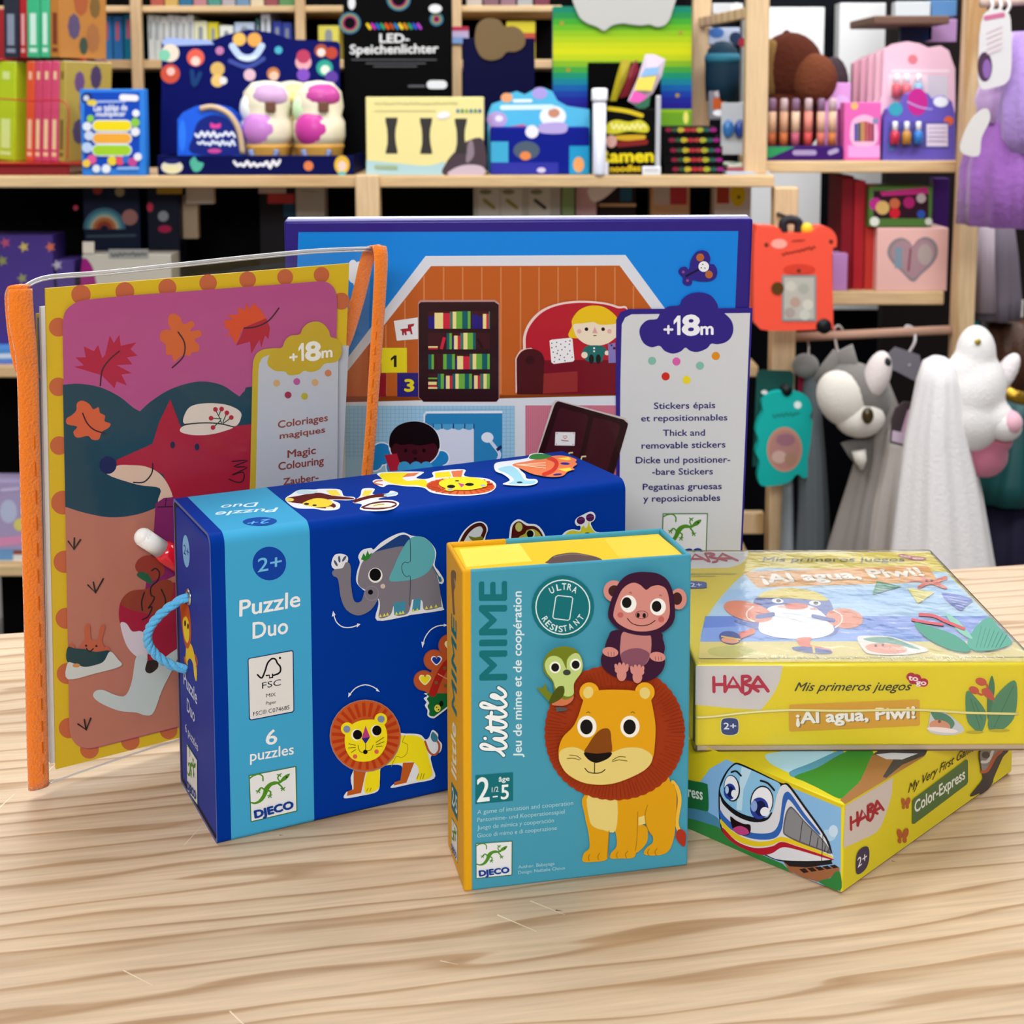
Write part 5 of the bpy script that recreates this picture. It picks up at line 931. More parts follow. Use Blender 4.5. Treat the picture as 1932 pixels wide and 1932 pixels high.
# ------------------------------------------------------------------ shop shelving behind the counter
YA = 2.60
def zat(py, Y): return at(966, py, Y).z
def xat(px, Y): return at(px, 300, Y).x
ZA = zat(331, YA); ZB = zat(690, YA); ZC = zat(1066, YA)
pw = wood_mat('shelf_pine', '#dbbd90', '#b58a58', rings=7, stretch=.4, rough=.55)
pwz = wood_mat('post_pine', '#d9bb92', '#b08655', rings=9, stretch=.4, rough=.55, axis='z')
shade_black = mat('#0b0a0b', .9, .05)  # near-black colour standing in for shade deep in the shelves
def wbox(name, parent, m, x0, y0, z0, x1, y1, z1, r=.003):
    b = MB(); rbox(b, m, ID, x0, y0, z0, x1, y1, z1, r); return b.build(name, parent)
su = thing('shelving_unit', 'long pine shelving unit filled with toys behind the counter, left and middle', 'shelf', (-.3, 2.75, FLOOR))
for nm, z, x1 in (('shelf_board', ZA, 1462), ('shelf_board', ZB, 1438), ('shelf_board', ZC, 1438), ('shelf_board', ZC - .36, 1438)):
    wbox(nm, su, pw, xat(-160, YA), YA, z - .0215, xat(x1, YA), YA + .34, z)
for x0, x1, zt in ((671, 716, ZA + .002), (1461, 1506, ZA - .0216)): wbox('post', su, pwz, xat(x0, YA), YA - .012, FLOOR, xat(x1, YA), YA + .030, zt)
wbox('shade_panel', su, shade_black, xat(-160, YA), YA + .342, FLOOR, xat(1400, YA), YA + .352, ZA - .0216, 0)  # added sheet, paints the dark depth of the shelves
YR = 3.20
bu = thing('back_shelving', 'pine shelving further back with book rows, above the front shelf line', 'shelf', (-.3, 3.4, FLOOR))
ZR1, ZR2 = zat(10, YR), zat(112, YR)
wbox('shelf_board', bu, pw, xat(-80, YR), YR, ZR1 - .014, xat(1060, YR), YR + .3, ZR1); wbox('shelf_board', bu, pw, xat(-80, YR), YR, ZR2 - .02, xat(1060, YR), YR + .3, ZR2)
for x0, x1 in ((257, 277), (563, 581), (849, 872)): wbox('post', bu, pwz, xat(x0, YR), YR - .02, FLOOR, xat(x1, YR), YR - .0005, ZR1 + .3)
wbox('shade_panel', bu, shade_black, xat(-120, YR), YR + .302, FLOOR, xat(1320, YR), YR + .312, ZR1 + .35, 0)  # added sheet too, painted shade behind the back rows
# right-hand rack
YQ = 2.66
rk = thing('display_rack', 'open pine rack with slanted side posts and hanging rod, right of the shelving unit', 'rack', (xat(1620, YQ), 2.8, FLOOR))
ZQ1, ZQ2 = zat(304, YQ), zat(553, YQ)
wbox('shelf_board', rk, pw, xat(1443, YQ), YQ, ZQ1 - .022, xat(1812, YQ), YQ + .3, ZQ1); wbox('shelf_board', rk, pw, xat(1508, YQ), YQ + .02, ZQ2 - .026, xat(1796, YQ), YQ + .3, ZQ2)
wbox('shelf_board', rk, mat('#6d5142', .6, .3, bump=.1, bscale=60), xat(1668, YQ), YQ + .1, zat(46, YQ + .1), xat(1815, YQ), YQ + .3, zat(30, YQ + .1))
wbox('post', rk, pwz, xat(1400, YQ), YQ - .03, ZA + .0005, xat(1442, YQ), YQ - .0005, zat(-80, YQ))
def bar(name, parent, m, p0, p1, w, d):
    b = MB(); p0, p1 = V(p0), V(p1); a = (p1 - p0); L = a.length; a.normalize(); e = V((0, 1, 0)); s = a.cross(e).normalized(); e = s.cross(a)
    rbox(b, m, frame(p0, s, e, a), -w / 2, -d / 2, 0, w / 2, d / 2, L, .002); return b.build(name, parent)
bar('post', rk, pwz, at(1792, 1150, YQ - .02), at(1842, -60, YQ - .02), .036, .035)
bar('post', rk, pwz, at(1318, 330, YQ + .3), at(1325, -60, YQ + .3), .036, .03); bar('rung', rk, pwz, at(1325, 42, YQ + .28), at(1412, 24, YQ + .02), .02, .016)
b = MB(); tube(b, mat('#c9a08a', .4, .2), [at(1484, 637, YQ - .02), at(1800, 622, YQ - .02)], .0085, 12); b.build('hanging_rod', rk, True)
bar('rail', su, pwz, at(1395, 985, 2.585), at(1440, 985, 2.585), .04, .02)
# white partition behind the rack
YW = 3.75
for nm, x0, x1, y0, y1, m in (('wall_partition', 1400, 1550, 14, 1200, '#f0f0f0'), ('wall_partition', 1578, 1672, 6, 1200, '#f0f0f0')):
    o = wbox(nm, None, mat(m, .7, .2), xat(x0, YW), YW, zat(585, YW), xat(x1, YW), YW + .0595, zat(y0, YW), .002); structure(o)
structure(wbox('wall_recess', None, mat('#0c0d14', .8, .1), xat(1250, YW), YW + .06, FLOOR, xat(1684, YW), YW + .08, zat(-300, YW), 0))
structure(wbox('dark_backdrop', None, mat('#1a1414', .9, .1), xat(1672, 3.4), 3.4, FLOOR, xat(2300, 3.4), 3.44, zat(-300, 3.4), 0))  # added dark sheet, paints the gloom behind the costumes

# ------------------------------------------------------------------ goods on the shelves
FN = V((0, -1, 0))
def item(name, label, cat, x0, yt, x1, Y, dep, zb, c, group=None, r=.0015, rough=.45, part='carton', spec=.15):
    xa, xb = at(x0, yt, Y).x, at(x1, yt, Y).x; zt = at(x0, yt, Y).z
    if zb == ZB: zt = min(zt, ZA - .023)
    t = thing(name, label, cat, ((xa + xb) / 2, Y + dep / 2, zb), group)
    b = MB(); rbox(b, mat(c, rough, spec), ID, xa, Y, zb, xb, Y + dep, zt, r); b.build(part, t, True)
    a = Art((0, Y - .0002, 0), FN, rough, spec); a.STEP = 4e-5; return t, a
def bottle(mb, m, px, y0, y1, w, Y, mcap=None):
    p0, p1 = at(px, y1, Y), at(px, y0, Y); h = p1.z - p0.z; lathe(mb, m, p0, [(w, 0), (w, h * .5), (w * .7, h * .58), (w * .5, h * .62)], 14)
    if mcap: lathe(mb, mcap, p0, [(w * .55, h * .6), (w * .55, h), (w * .4, h * 1.02)], 14)

# book rows of novels, left edge
def novels(rows, x_start, zb, ztop, lean, grp):
    phi = math.radians(-24); a0 = V((math.cos(phi), math.sin(phi), 0)); bb = V((-math.sin(phi), math.cos(phi), 0)); kk = V((0, 0, 1))
    a = a0 * math.cos(lean) - kk * math.sin(lean); k = kk * math.cos(lean) + a0 * math.sin(lean)
    org = V((xat(x_start, 2.66), 2.70, zb))
    for x0, x1, c, nm, dots, lab in rows:
        s0, s1 = (xat(x0, 2.66) - org.x) / a0.x, (xat(x1, 2.66) - org.x) / a0.x
        dz = math.sin(lean) * s1
        o = org + a * (s0 + .0006) + kk * dz
        f = frame(o, a, bb, k); w = s1 - s0 - .0012; h = ztop - zb
        t = thing('novel', lab, 'book', o + bb * .07, grp)
        m = MB(); rbox(m, mat(c, .45, .4, .2), f, 0, 0, 0, w, .128, h, .001); m.build('cover', t, True)
        m = MB(); rbox(m, mat('#e6dcc0', .8, .1), f, .0012, .004, h - .0015, w - .0012, .129, h + .0006, .0003); m.build('pages', t)
        m = MB(); d = mat(dots, .5, .3)
        for (u0, u1, v0, v1) in ((.25, .75, .12, .42), (.2, .8, .05, .09), (.3, .7, .82, .9)):
            vs = [f(w * u0, -.0003, h * v0), f(w * u1, -.0003, h * v0), f(w * u1, -.0003, h * v1), f(w * u0, -.0003, h * v1)]; m.add(vs, [[0, 1, 2, 3]], d)
        if nm:
            for (u, v, q, cc) in ((.3, .8, .014, '#6a4a78'), (.65, .85, .016, '#4a3a5c'), (.45, .55, .02, '#a8562e'), (.75, .5, .015, '#7a5a2c'), (.3, .3, .017, '#5a4a6a'), (.7, .2, .02, '#a4683a'), (.5, .12, .012, '#3a4a3a')):
                cpt = f(w + .0004, .128 * u, h * v); m.add([cpt + bb * (q * math.cos(g * .7854)) + k * (q * 1.4 * math.sin(g * .7854)) for g in range(8)], [list(range(8))], mat(cc, .5, .3))
        m.build('cover_print', t)
stand = thing('book_stand', 'red two tier book stand at far left of the shelf line under paperbacks', 'stand', (xat(80, 2.68), 2.7, ZA))
rd = mat('#a3141c', .25, .5, .3)
ZN0, ZN1 = zat(303, 2.66), zat(107, 2.66)
wbox('tier', stand, rd, xat(-60, 2.6), 2.615, ZN0 - .006, xat(150, 2.6), 2.86, ZN0 - .001); wbox('tier', stand, rd, xat(-60, 2.6), 2.70, ZN1 - .006, xat(165, 2.7), 2.86, ZN1 - .001)
wbox('foot', stand, rd, xat(-60, 2.6), 2.63, ZA, xat(120, 2.6), 2.86, ZN0 - .006); wbox('backplate', stand, rd, xat(-60, 2.86), 2.865, ZA, xat(150, 2.86), 2.87, ZN1 + .1)
b = MB(); tube(b, mat('#c01020', .3, .5), spline([at(-40, 184, 2.60), at(60, 190, 2.585), at(124, 194, 2.575), at(128, 250, 2.575), at(127, 300, 2.575)], False, 4), .0012, 8); b.build('wire', stand, True)
novels([(0, 33, '#2c2f3e', 0, '#8a94a8', 'grey blue paperback at left end of the upper book row'), (36, 51, '#b3242a', 0, '#e0a0a0', 'red spined paperback in the upper book row'), (52, 80, '#3fb883', 0, '#cfeee0', 'thick mint green paperback beside the red spine'), (82, 102, '#45bd88', 0, '#cfeee0', 'thinner mint green paperback next to the gold cover'), (103, 124, '#b97a34', 1, '#7a3a24', 'gold illustrated paperback at right end of the upper book row')], 0, ZN1 - .001, ZN1 + .19, math.radians(2), 'paperbacks on the upper tier')
novels([(-26, 16, '#b9cf22', 0, '#d8e890', 'lime green paperback at left end of the lower book row'), (40, 58, '#e2562e', 0, '#f0c0a0', 'orange spined paperback in the lower book row'), (59, 75, '#d1486a', 0, '#f4d0a0', 'first pink paperback, beside the orange spine'), (76, 94, '#d64a70', 0, '#f4d0a0', 'middle pink paperback of the three'), (95, 112, '#d84e74', 0, '#f4d0a0', 'third pink paperback, touching the olive cover'), (113, 126, '#b39a45', 1, '#6a5a2c', 'olive illustrated paperback at right end of the lower book row')], 0, ZN0 - .001, zat(114, 2.62), math.radians(3.5), 'paperbacks on the lower tier')

# blue times-table box
t, a = item('times_table_box', 'bright blue times tables activity box standing at the shelf edge beside the paperbacks', 'box', 150, 168, 271, 2.608, .03, ZA, '#2f7fdc')
a.T = (0, 0, 4.025); a.rect('#0f47b8', 640, 700, 1060, 1280)
a.circ('#1c2f7a', 660, 745, 45); a.circ('#e0c94a', 700, 780, 40, 24); a.circ('#c8d0e0', 655, 745, 22)
a.text('#e6eaf6', 'Las tablas de', (712, 842), (965, 838), (712, 795), .04); a.text('#e6eaf6', 'multiplicar', (730, 885), (955, 882), (730, 846), .04); a.stroke('#9db4e8', [(740, 772), (950, 770)], 18, 0); a.stroke('#ecebf2', [(930, 740), (1030, 745)], 50, 0)
for y, c in ((955, '#f0d81c'), (1050, '#f0a93a'), (1140, '#a2d02c')): a.stroke('#dfe6f4', [(745, y), (960, y)], 92, 0); a.stroke(c, [(745, y), (960, y)], 74, 0)
for x, y, c, r in ((690, 900, '#8ac84a', 28), (665, 960, '#dfe6ee', 34), (680, 1030, '#c9d4ea', 36), (1035, 860, '#e8ecf2', 28), (1030, 930, '#8ac84a', 34), (1030, 1000, '#e6e6ee', 34), (665, 1120, '#b8d0ee', 40), (700, 1210, '#e05a9a', 36), (660, 1240, '#f0c84a', 30), (735, 1280, '#dfe6f0', 30), (810, 1280, '#e6ecf4', 34), (855, 1220, '#e6cf3a', 36), (915, 1220, '#e0506a', 34), (960, 1210, '#2f6ac8', 30), (1010, 1230, '#c24a92', 34), (1050, 1190, '#e8e8ee', 30)): a.circ(c, x, y, r)
a.stroke('#8ab4ec', [(900, 1278), (1050, 1276)], 22, 0); a.build('front_print', t)

# navy surprise-toy display
dt = thing('toy_display', 'navy cardboard counter display with arched header holding round surprise toys', 'display', (xat(480, 2.7), 2.72, ZA))
b = MB(); hp = [(305, 80), (392, 80), (425, 66), (470, 55), (515, 62), (548, 74), (636, 78), (641, 84), (641, 326), (303, 326)]
yh = 2.80; extrude(b, mat('#081058', .5, .06), [(at(x, y, yh).x, max(ZA + .001, at(x, y, yh).z)) for x, y in hp], ID, yh, yh + .006); b.build('header_card', dt)
b = MB(); xa, xb = xat(297, 2.62), xat(667, 2.62); nv = mat('#070e48', .5, .06)
for q in ((xa, 2.62, ZA, xb, 2.624, zat(293, 2.62)), (xa, 2.624, ZA, xa + .003, 2.80, zat(293, 2.62)), (xb - .003, 2.624, ZA, xb, 2.80, zat(293, 2.62)), (xa, 2.62, ZA, xb, 2.80, ZA + .002)): rbox(b, nv, ID, *q, .0008)
b.build('tray', dt)
a = Art((0, yh - .0002, 0), FN, .5, .15); a.STEP = 4e-5; a.T = (280, 0, 4.6)
a.poly('#9db2e6', [(115, 370), (150, 325), (540, 350), (570, 385), (300, 395), (140, 400)])
for x, y, c, r in ((190, 460, '#e6d8c4', 78), (140, 480, '#7fc8a8', 50), (410, 500, '#e0604c', 76), (410, 530, '#f0d0c0', 40), (190, 640, '#c8503a', 84), (195, 620, '#e8c0b0', 36), (600, 600, '#d8b060', 62), (600, 700, '#e8c070', 56), (650, 700, '#e6e2dc', 34), (790, 340, '#e0b45a', 58), (920, 345, '#dca04e', 62), (1345, 540, '#d8a0a8', 70), (1345, 490, '#b03a5a', 60), (1345, 650, '#7a4ab8', 56), (1500, 440, '#a04a34', 58), (1500, 455, '#e6cfc8', 36), (1590, 460, '#b0402e', 52), (1530, 590, '#2a9a88', 72), (1535, 605, '#d8e6d0', 40), (1590, 670, '#5a3a98', 56), (1085, 640, '#c07a44', 56), (1090, 660, '#e8c0a8', 40), (880, 650, '#e0b8c4', 52), (1130, 435, '#4aa8c0', 34), (620, 440, '#c07aa8', 36)): a.circ(c, x, y, r)
a.stroke('#b8ccec', [(730, 400), (790, 480), (860, 505), (930, 480), (985, 400)], 60); a.stroke('#dfe8f6', [(790, 500), (860, 510), (930, 495)], 22); a.stroke('#3a4a98', [(710, 530), (860, 580), (1000, 510)], 40); a.stroke('#0f3a70', [(380, 620), (400, 740), (450, 640)], 40)
a.build('header_print', dt)
a = Art((0, 2.6198, 0), FN, .5, .15); a.STEP = 4e-5; a.T = (280, 0, 4.6)
a.circ('#d8d4c0', 205, 1450, 95, 58); a.circ('#101a60', 205, 1400, 70, 24); a.circ('#dcd6a8', 205, 1465, 66, 30); a.sm('#4fae98', [(360, 1400), (400, 1360), (430, 1400), (480, 1420), (450, 1480), (400, 1490), (370, 1450)])
a.scrib('#e4e4ec', 745, 1430, 1140, 1425, 60, 26); a.circ('#d87a4a', 1390, 1440, 42); a.circ('#e0b43a', 1680, 1430, 66, 80); a.circ('#e8c8c0', 1680, 1440, 36, 44); a.circ('#4ab0b8', 1680, 1505, 36, 16)
a.build('tray_print', dt)
# surprise pod
pd = thing('surprise_pod', 'blue half-round surprise pod with tan rim at left in the navy display tray', 'toy', (xat(395, 2.66), 2.70, ZA + .002))
b = MB(); Yp = 2.655
arch = [(335, 325), (335, 225), (345, 212), (370, 200), (395, 197), (420, 203), (440, 218), (455, 245), (462, 290), (462, 325)]
arw = [(at(x, y, Yp).x, max(ZA + .002, at(x, y, Yp).z)) for x, y in arch]; extrude(b, mat('#1b5fe0', .35, .2, .1), arw, ID, Yp, Yp + .08); b.build('shell', pd)
b = MB(); tube(b, mat('#c9ad8c', .5, .3), spline([V((at(x, y, Yp).x, Yp - .001, at(x, y, Yp).z)) for x, y in ((378, 206), (398, 202), (420, 208), (438, 222), (452, 250), (458, 290))], False, 4), .0055, 8); b.build('rim', pd, True)
a = Art((0, Yp - .0003, 0), FN, .4, .2); a.STEP = 5e-5; a.T = (280, 0, 4.6); a.circ('#2b7af0', 295, 1180, 30, 140); a.sm('#0a1f7c', [(380, 1330), (390, 1180), (430, 1060), (540, 1000), (660, 1020), (740, 1100), (790, 1230), (800, 1340)])
a.sm('#e0429a', [(545, 1110), (540, 1065), (580, 1080), (625, 1070), (620, 1110)]); a.scrib('#e8ecf8', 410, 1170, 750, 1165, 56, 22); a.scrib('#dfe6f6', 430, 1245, 750, 1240, 46, 20); a.circ('#d04a9c', 575, 1310, 60, 20); a.build('front_print', pd)
# cupcake toys
def cupcake(px, Y, c1, c2, c3, lab, sc=1.0):
    p = at(px, 290, Y); p.z = ZA + .002; t = thing('cupcake_toy', lab, 'toy', p, 'ice cream toys in the navy display')
    h = zat(152, Y) - p.z; r = .049 * sc
    b = MB(); lathe(b, mat('#e0a94e', .5, .3), p, [(r * .72, 0), (r * .78, h * .02), (r * .9, h * .26), (r * .94, h * .28), (r * .94, h * .30)], 28); b.build('cone', t, True)
    b = MB(); lathe(b, mat('#ece3c8', .4, .4, .2), p, [(r * .90, h * .30), (r * .99, h * .40), (r * .98, h * .55), (r * .85, h * .62), (r * .94, h * .72), (r * .86, h * .88), (r * .55, h * .98), (r * .1, h)], 28); b.build('cream', t, True)
    b = MB(); sph(b, mat(c1, .35, .2, .1), p + V((-r * .12, -r * .5, h * .47)), (r * .74, r * .56, h * .22), 18); b.build('scoop', t, True)
    b = MB(); sph(b, mat(c2, .35, .2, .1), p + V((r * .12, -r * .32, h * .82)), (r * .74, r * .66, h * .16), 18); b.build('topping', t, True)
    b = MB(); rbox(b, mat('#6a4330', .5, .3), ID, p.x + r * .1, p.y - r * 1.0, p.z + h * .66, p.x + r * .48, p.y - r * .8, p.z + h * .77, .002); b.build('chocolate_tag', t)
    b = MB(); sph(b, mat(c3, .35, .2, .1), p + V((-r * .55, -r * .35, h * .70)), (r * .42, r * .4, h * .17), 16); b.build('swirl', t, True)
    b = MB(); tube(b, mat('#7f8fc0', .4, .2), spline([p + V((x * r, -r * .97 + .2 * abs(x) * r, h * z)) for x, z in ((-.5, .25), (-.35, .14), (0, .10), (.35, .14), (.5, .25))], False, 4), .005, 8); b.build('smile_badge', t, True)
cupcake(505, 2.70, '#c883cc', '#c8a0c8', '#eef0ec', 'lilac ice cream toy in the navy display, beside the blue pod')
cupcake(603, 2.70, '#c8409c', '#c04a98', '#cfeec0', 'magenta ice cream toy at right in the navy display')
cupcake(552, 2.755, '#ecdc8a', '#ece08c', '#ecebe0', 'pale yellow ice cream toy tucked behind the lilac and magenta ones', .8)

# LED box, hour-glass box, navy box, rainbow box
t, a = item('spoke_light_box', 'tall black box of bicycle spoke lights with white lettering', 'box', 646, -40, 851, 2.83, .05, ZA, '#050506', spec=.03)
a.T = (660, 0, 4.83)
for x, y, r in ((0, 210, 100), (445, -10, 110), (790, 175, 62)):
    for k, c in enumerate(('#3a6a8c', '#7a8a3a', '#9a2a6a', '#0a0a0c')): a.circ(c, x, y, r - k * 16)
for k, c in enumerate(('#e0c020', '#b030a0', '#2060b0', '#309060', '#d05020', '#a04a20', '#2a70b0', '#e0c030', '#c08020', '#2f8a60', '#3050b8', '#a040b0')): a.stroke(c, [(160 + k * 42, 222), (184 + k * 42, 258)], 26, 0)
a.text('#d6d6d8', 'LED-', (275, 388), (540, 388), (275, 310), .04); a.text('#d6d6d8', 'Speichenlichter', (5, 492), (805, 482), (5, 410), .035)
for x0, x1, y in ((20, 790, 545), (150, 690, 578), (220, 610, 606)): a.stroke('#5c5c60', [(x0, y), (x1, y)], 9, 0)
a.stroke('#d8dade', [(740, 772), (850, 772)], 78, 0); a.stroke('#5a5a5e', [(540, 785), (680, 785)], 20, 0); a.circ('#d8d8da', 780, 80, 60, 40); a.circ('#d0d0d4', 20, 30, 34, 60)
a.build('front_print', t)
t, a = item('peephole_game_box', 'cream yellow box with three dark hourglass windows on the shelf edge', 'box', 690, 183, 912, 2.612, .07, ZA, '#e9dc96')
a.T = (660, 0, 4.83)
a.poly('#aeced2', spline([(150, 1460), (400, 1485), (700, 1510), (870, 1470)], False, 4) + [(850, 1594), (150, 1594)])
a.sm('#4a3a42', [(860, 1594), (880, 1480), (960, 1380), (1060, 1290), (1215, 1275), (1215, 1594)]); a.sm('#8a7a84', [(1080, 1300), (1120, 1290), (1130, 1420), (1060, 1480)]); a.sm('#c8b4c0', [(900, 1594), (960, 1530), (1080, 1500), (1210, 1520), (1210, 1594)])
for x, y0, y1 in ((380, 1072, 1400), (695, 1075, 1402), (1012, 1080, 1400)):
    h = y1 - y0; P = [(-56, 0), (56, 0), (52, .12), (38, .3), (34, .5), (40, .72), (54, .92), (54, 1), (-54, 1), (-50, .92), (-36, .72), (-36, .5), (-40, .3), (-54, .12)]; a.poly('#36322f', [(x + u, y0 + v * h) for u, v in P])
a.scrib('#b3ac7a', 225, 945, 980, 942, 26, 7); a.stroke('#c9c28a', [(230, 1010), (780, 1008)], 10, 0); a.circ('#e8e6ea', 852, 1050, 62, 34, -.2)
for k, c in enumerate(('#2f7a9c', '#3f8a5c', '#8aa84a', '#2f7a9c', '#3f8a5c', '#3a5a9c')): a.circ(c, 985 + k * 40, 1010, 15, 18)
a.stroke('#9fb48c', [(240, 1520), (420, 1525)], 34, 0); a.build('front_print', t)
t, a = item('navy_box', 'plain navy box with brown double blob, standing between the black and rainbow boxes', 'box', 873, 72, 1009, 2.80, .05, ZA, '#060730', spec=.05)
b = MB(); bl = [(at(660 + x / 4.83, y / 4.83, 2.797).x, at(660 + x / 4.83, y / 4.83, 2.797).z) for x, y in spline([(1140, 330), (1160, 230), (1220, 175), (1300, 165), (1370, 190), (1410, 240), (1500, 240), (1570, 285), (1600, 360), (1580, 430), (1510, 470), (1430, 475), (1380, 525), (1290, 550), (1200, 520), (1150, 430)], True, 4)]
extrude(b, mat('#6f5a3c', .7, .2), bl, ID, 2.796, 2.7995); b.build('cutout_topper', t); 
t, a = item('rainbow_box', 'large box with rainbow gradient front and grey cloud cutout', 'box', 1043, 12, 1305, 2.84, .06, ZA, '#1a1a8a')
cols = ['#067a62', '#1c8446', '#3c9a2a', '#62a81c', '#86b414', '#a4be10', '#bcc60c', '#c8cc0a', '#b4c412', '#7fae22', '#3f9a3a', '#108a68', '#0a7a92', '#0a5aa2', '#103a9c', '#15208e', '#1a1484']
for k, c in enumerate(cols): a.T = (0, 0, 1); a.rect(c, 1043, 12 + k * 11.4, 1305, 12 + (k + 1) * 11.4)
a.rect('#8fb814', 1043, 206, 1305, 212); a.rect('#6aa022', 1043, 212, 1305, 240); a.circ('#e6e070', 1294, 222, 5, 12)
for x, y in ((1060, 44), (1072, 132), (1284, 62), (1278, 180)): a.circ('#a08a30', x, y, 4)
a.build('front_print', t)
b = MB(); cl = [(at(x, y, 2.832).x, at(x, y, 2.832).z) for x, y in spline([(1085, -20), (1090, 25), (1105, 42), (1125, 50), (1140, 58), (1155, 48), (1175, 44), (1190, 46), (1210, 48), (1225, 46), (1242, 51), (1258, 44), (1268, 22), (1270, -20), (1180, -40)], True, 4)]
extrude(b, mat('#b8b8b4', .7, .2), cl, ID, 2.832, 2.8395); b.build('cloud_cutout', t)

# blue marine display
md_ = thing('blue_display', 'pale blue scalloped counter display with deep blue box front and round animals', 'display', (xat(1015, 2.65), 2.68, ZA))
b = MB(); sc = [(920, 326), (920, 215), (928, 196), (945, 190), (955, 178), (975, 172), (990, 178), (1005, 170), (1025, 165), (1042, 172), (1052, 190), (1070, 200), (1112, 206), (1116, 326)]
extrude(b, mat('#52b4d8', .5, .15), [(at(x, y, 2.70).x, max(ZA, at(x, y, 2.70).z)) for x, y in sc], ID, 2.70, 2.706); b.build('header_card', md_)
wbox('box_front', md_, mat('#0e1c84', .5, .06), xat(925, 2.63), 2.63, ZA, xat(1112, 2.63), 2.699, zat(240, 2.63))
a = Art((0, 2.6298, 0), FN, .5, .15); a.STEP = 4e-5; a.T = (660, 0, 4.83)
a.rect('#3fa6d0', 1285, 1290, 1445, 1480); a.rect('#2a2f9c', 1285, 1480, 1900, 1585); a.circ('#4a5a6c', 1610, 1370, 120, 84); a.circ('#e0854a', 1600, 1420, 50, 40); a.sm('#b0a0d8', [(1740, 1130), (1960, 1120), (1960, 1210), (1740, 1210)]); a.circ('#e6e4ea', 1660, 1200, 60, 60); a.rect('#1c94c4', 2000, 1330, 2180, 1585); a.circ('#e8a060', 2085, 1500, 50, 70)
a.circ('#c8c0e0', 1745, 1550, 40, 24); a.build('box_print', md_)
a = Art((0, 2.6998, 0), FN, .5, .15); a.STEP = 4e-5; a.T = (660, 0, 4.83)
for x, y, c, r in ((1430, 890, '#e8a070', 54), (1730, 850, '#a89ad8', 70), (1340, 1090, '#b49ad0', 92), (1360, 1080, '#e4dced', 36), (1850, 1060, '#eceef0', 120), (1860, 1030, '#c88a6a', 54)): a.circ(c, x, y, r, r * .8)
a.stroke('#d8eef6', [(1390, 980), (1840, 975)], 44, 0); a.stroke('#e0f0f6', [(1500, 920), (1650, 918)], 30, 0); a.stroke('#c85a80', [(1300, 1180), (1450, 1180), (1580, 1160)], 56); a.build('header_print', md_)
# ramen sweets display
rm = thing('ramen_display', 'black sweets display with yellow ramen noodles lettering and foil bags on top', 'display', (xat(1185, 2.65), 2.68, ZA))
wbox('box_front', rm, mat('#070707', .5, .05), xat(1121, 2.625), 2.625, ZA, xat(1246, 2.625), 2.70, zat(205, 2.625)); wbox('header_card', rm, mat('#040404', .6, .03), xat(1108, 2.70), 2.701, ZA, xat(1246, 2.70), 2.707, zat(118, 2.70))
wbox('side_strut', rm, mat('#b8bac0', .3, .5), xat(1236, 2.62), 2.616, ZA, xat(1246, 2.62), 2.6245, zat(180, 2.62)); wbox('side_strut', rm, mat('#b8bac0', .3, .5), xat(1120, 2.62), 2.616, ZA, xat(1130, 2.62), 2.6245, zat(180, 2.62))
a = Art((0, 2.6248, 0), FN, .5, .15); a.STEP = 4e-5; a.T = (1020, 0, 4.2)
a.text('#e0cc14', 'Ramen', (465, 1285), (892, 1280), (465, 1190), .06); a.text('#d8b818', 'noodles', (550, 1362), (792, 1355), (550, 1312), .05); a.sm('#c8c22a', [(520, 1050), (530, 980), (600, 950), (700, 965), (790, 950), (855, 1000), (840, 1050), (700, 1040), (600, 1060)]); a.sm('#c8a020', [(600, 1075), (820, 1070), (800, 1110), (620, 1110)]); a.scrib('#e8e090', 560, 1005, 830, 1000, 46, 14)
a.circ('#c89a90', 560, 1120, 44, 50); a.stroke('#7a1a1a', [(620, 1145), (830, 1125)], 46, 0); a.stroke('#d0b820', [(540, 860), (680, 880), (800, 915)], 34); a.build('front_print', rm)
b = MB()
def bag(b, m, px, Y, thick):
    P = [at(1020 + x / 4.2, y / 4.2, Y) for x, y in px]; c = sum(P, V()) / len(P); n = len(P)
    b.add(P + [c + V((0, -thick, 0)), c + V((0, thick, 0))], [[i, (i + 1) % n, n] for i in range(n)] + [[(i + 1) % n, i, n + 1] for i in range(n)], m)
bag(b, mat('#a89a1c', .2, .6), [(550, 800), (600, 610), (640, 470), (720, 480), (680, 620), (600, 800)], 2.66, .008); bag(b, mat('#7a1c2c', .2, .6), [(620, 780), (680, 560), (760, 470), (780, 560), (700, 760)], 2.665, .008); b.build('foil_bag', rm)
b = MB(); bag(b, mat('#d8c8d8', .1, .7, .5), [(690, 800), (770, 620), (800, 520), (830, 430), (900, 430), (990, 470), (960, 600), (890, 740), (760, 840)], 2.655, .01); b.build('clear_bag', rm)
a = Art((0, 2.644, 0), FN, .2, .6); a.STEP = 4e-5; a.T = (1020, 0, 4.2); a.poly('#e85ab4', [(700, 800), (740, 720), (850, 760), (790, 820)]); a.poly('#f0d85a', [(770, 620), (920, 600), (880, 720), (745, 715)]); a.poly('#8ab8e0', [(830, 540), (940, 530), (925, 595), (790, 610)]); a.poly('#2a6a4c', [(740, 840), (870, 760), (860, 840), (800, 870)]); a.build('bag_print', rm)
b = MB(); p = at(1131, 250, 2.605); lathe(b, mat('#dfe2ee', .3, .5), p, [(.0115, 0), (.0125, .004), (.0125, .060), (.0145, .064), (.0145, .078), (.012, .080)], 18)
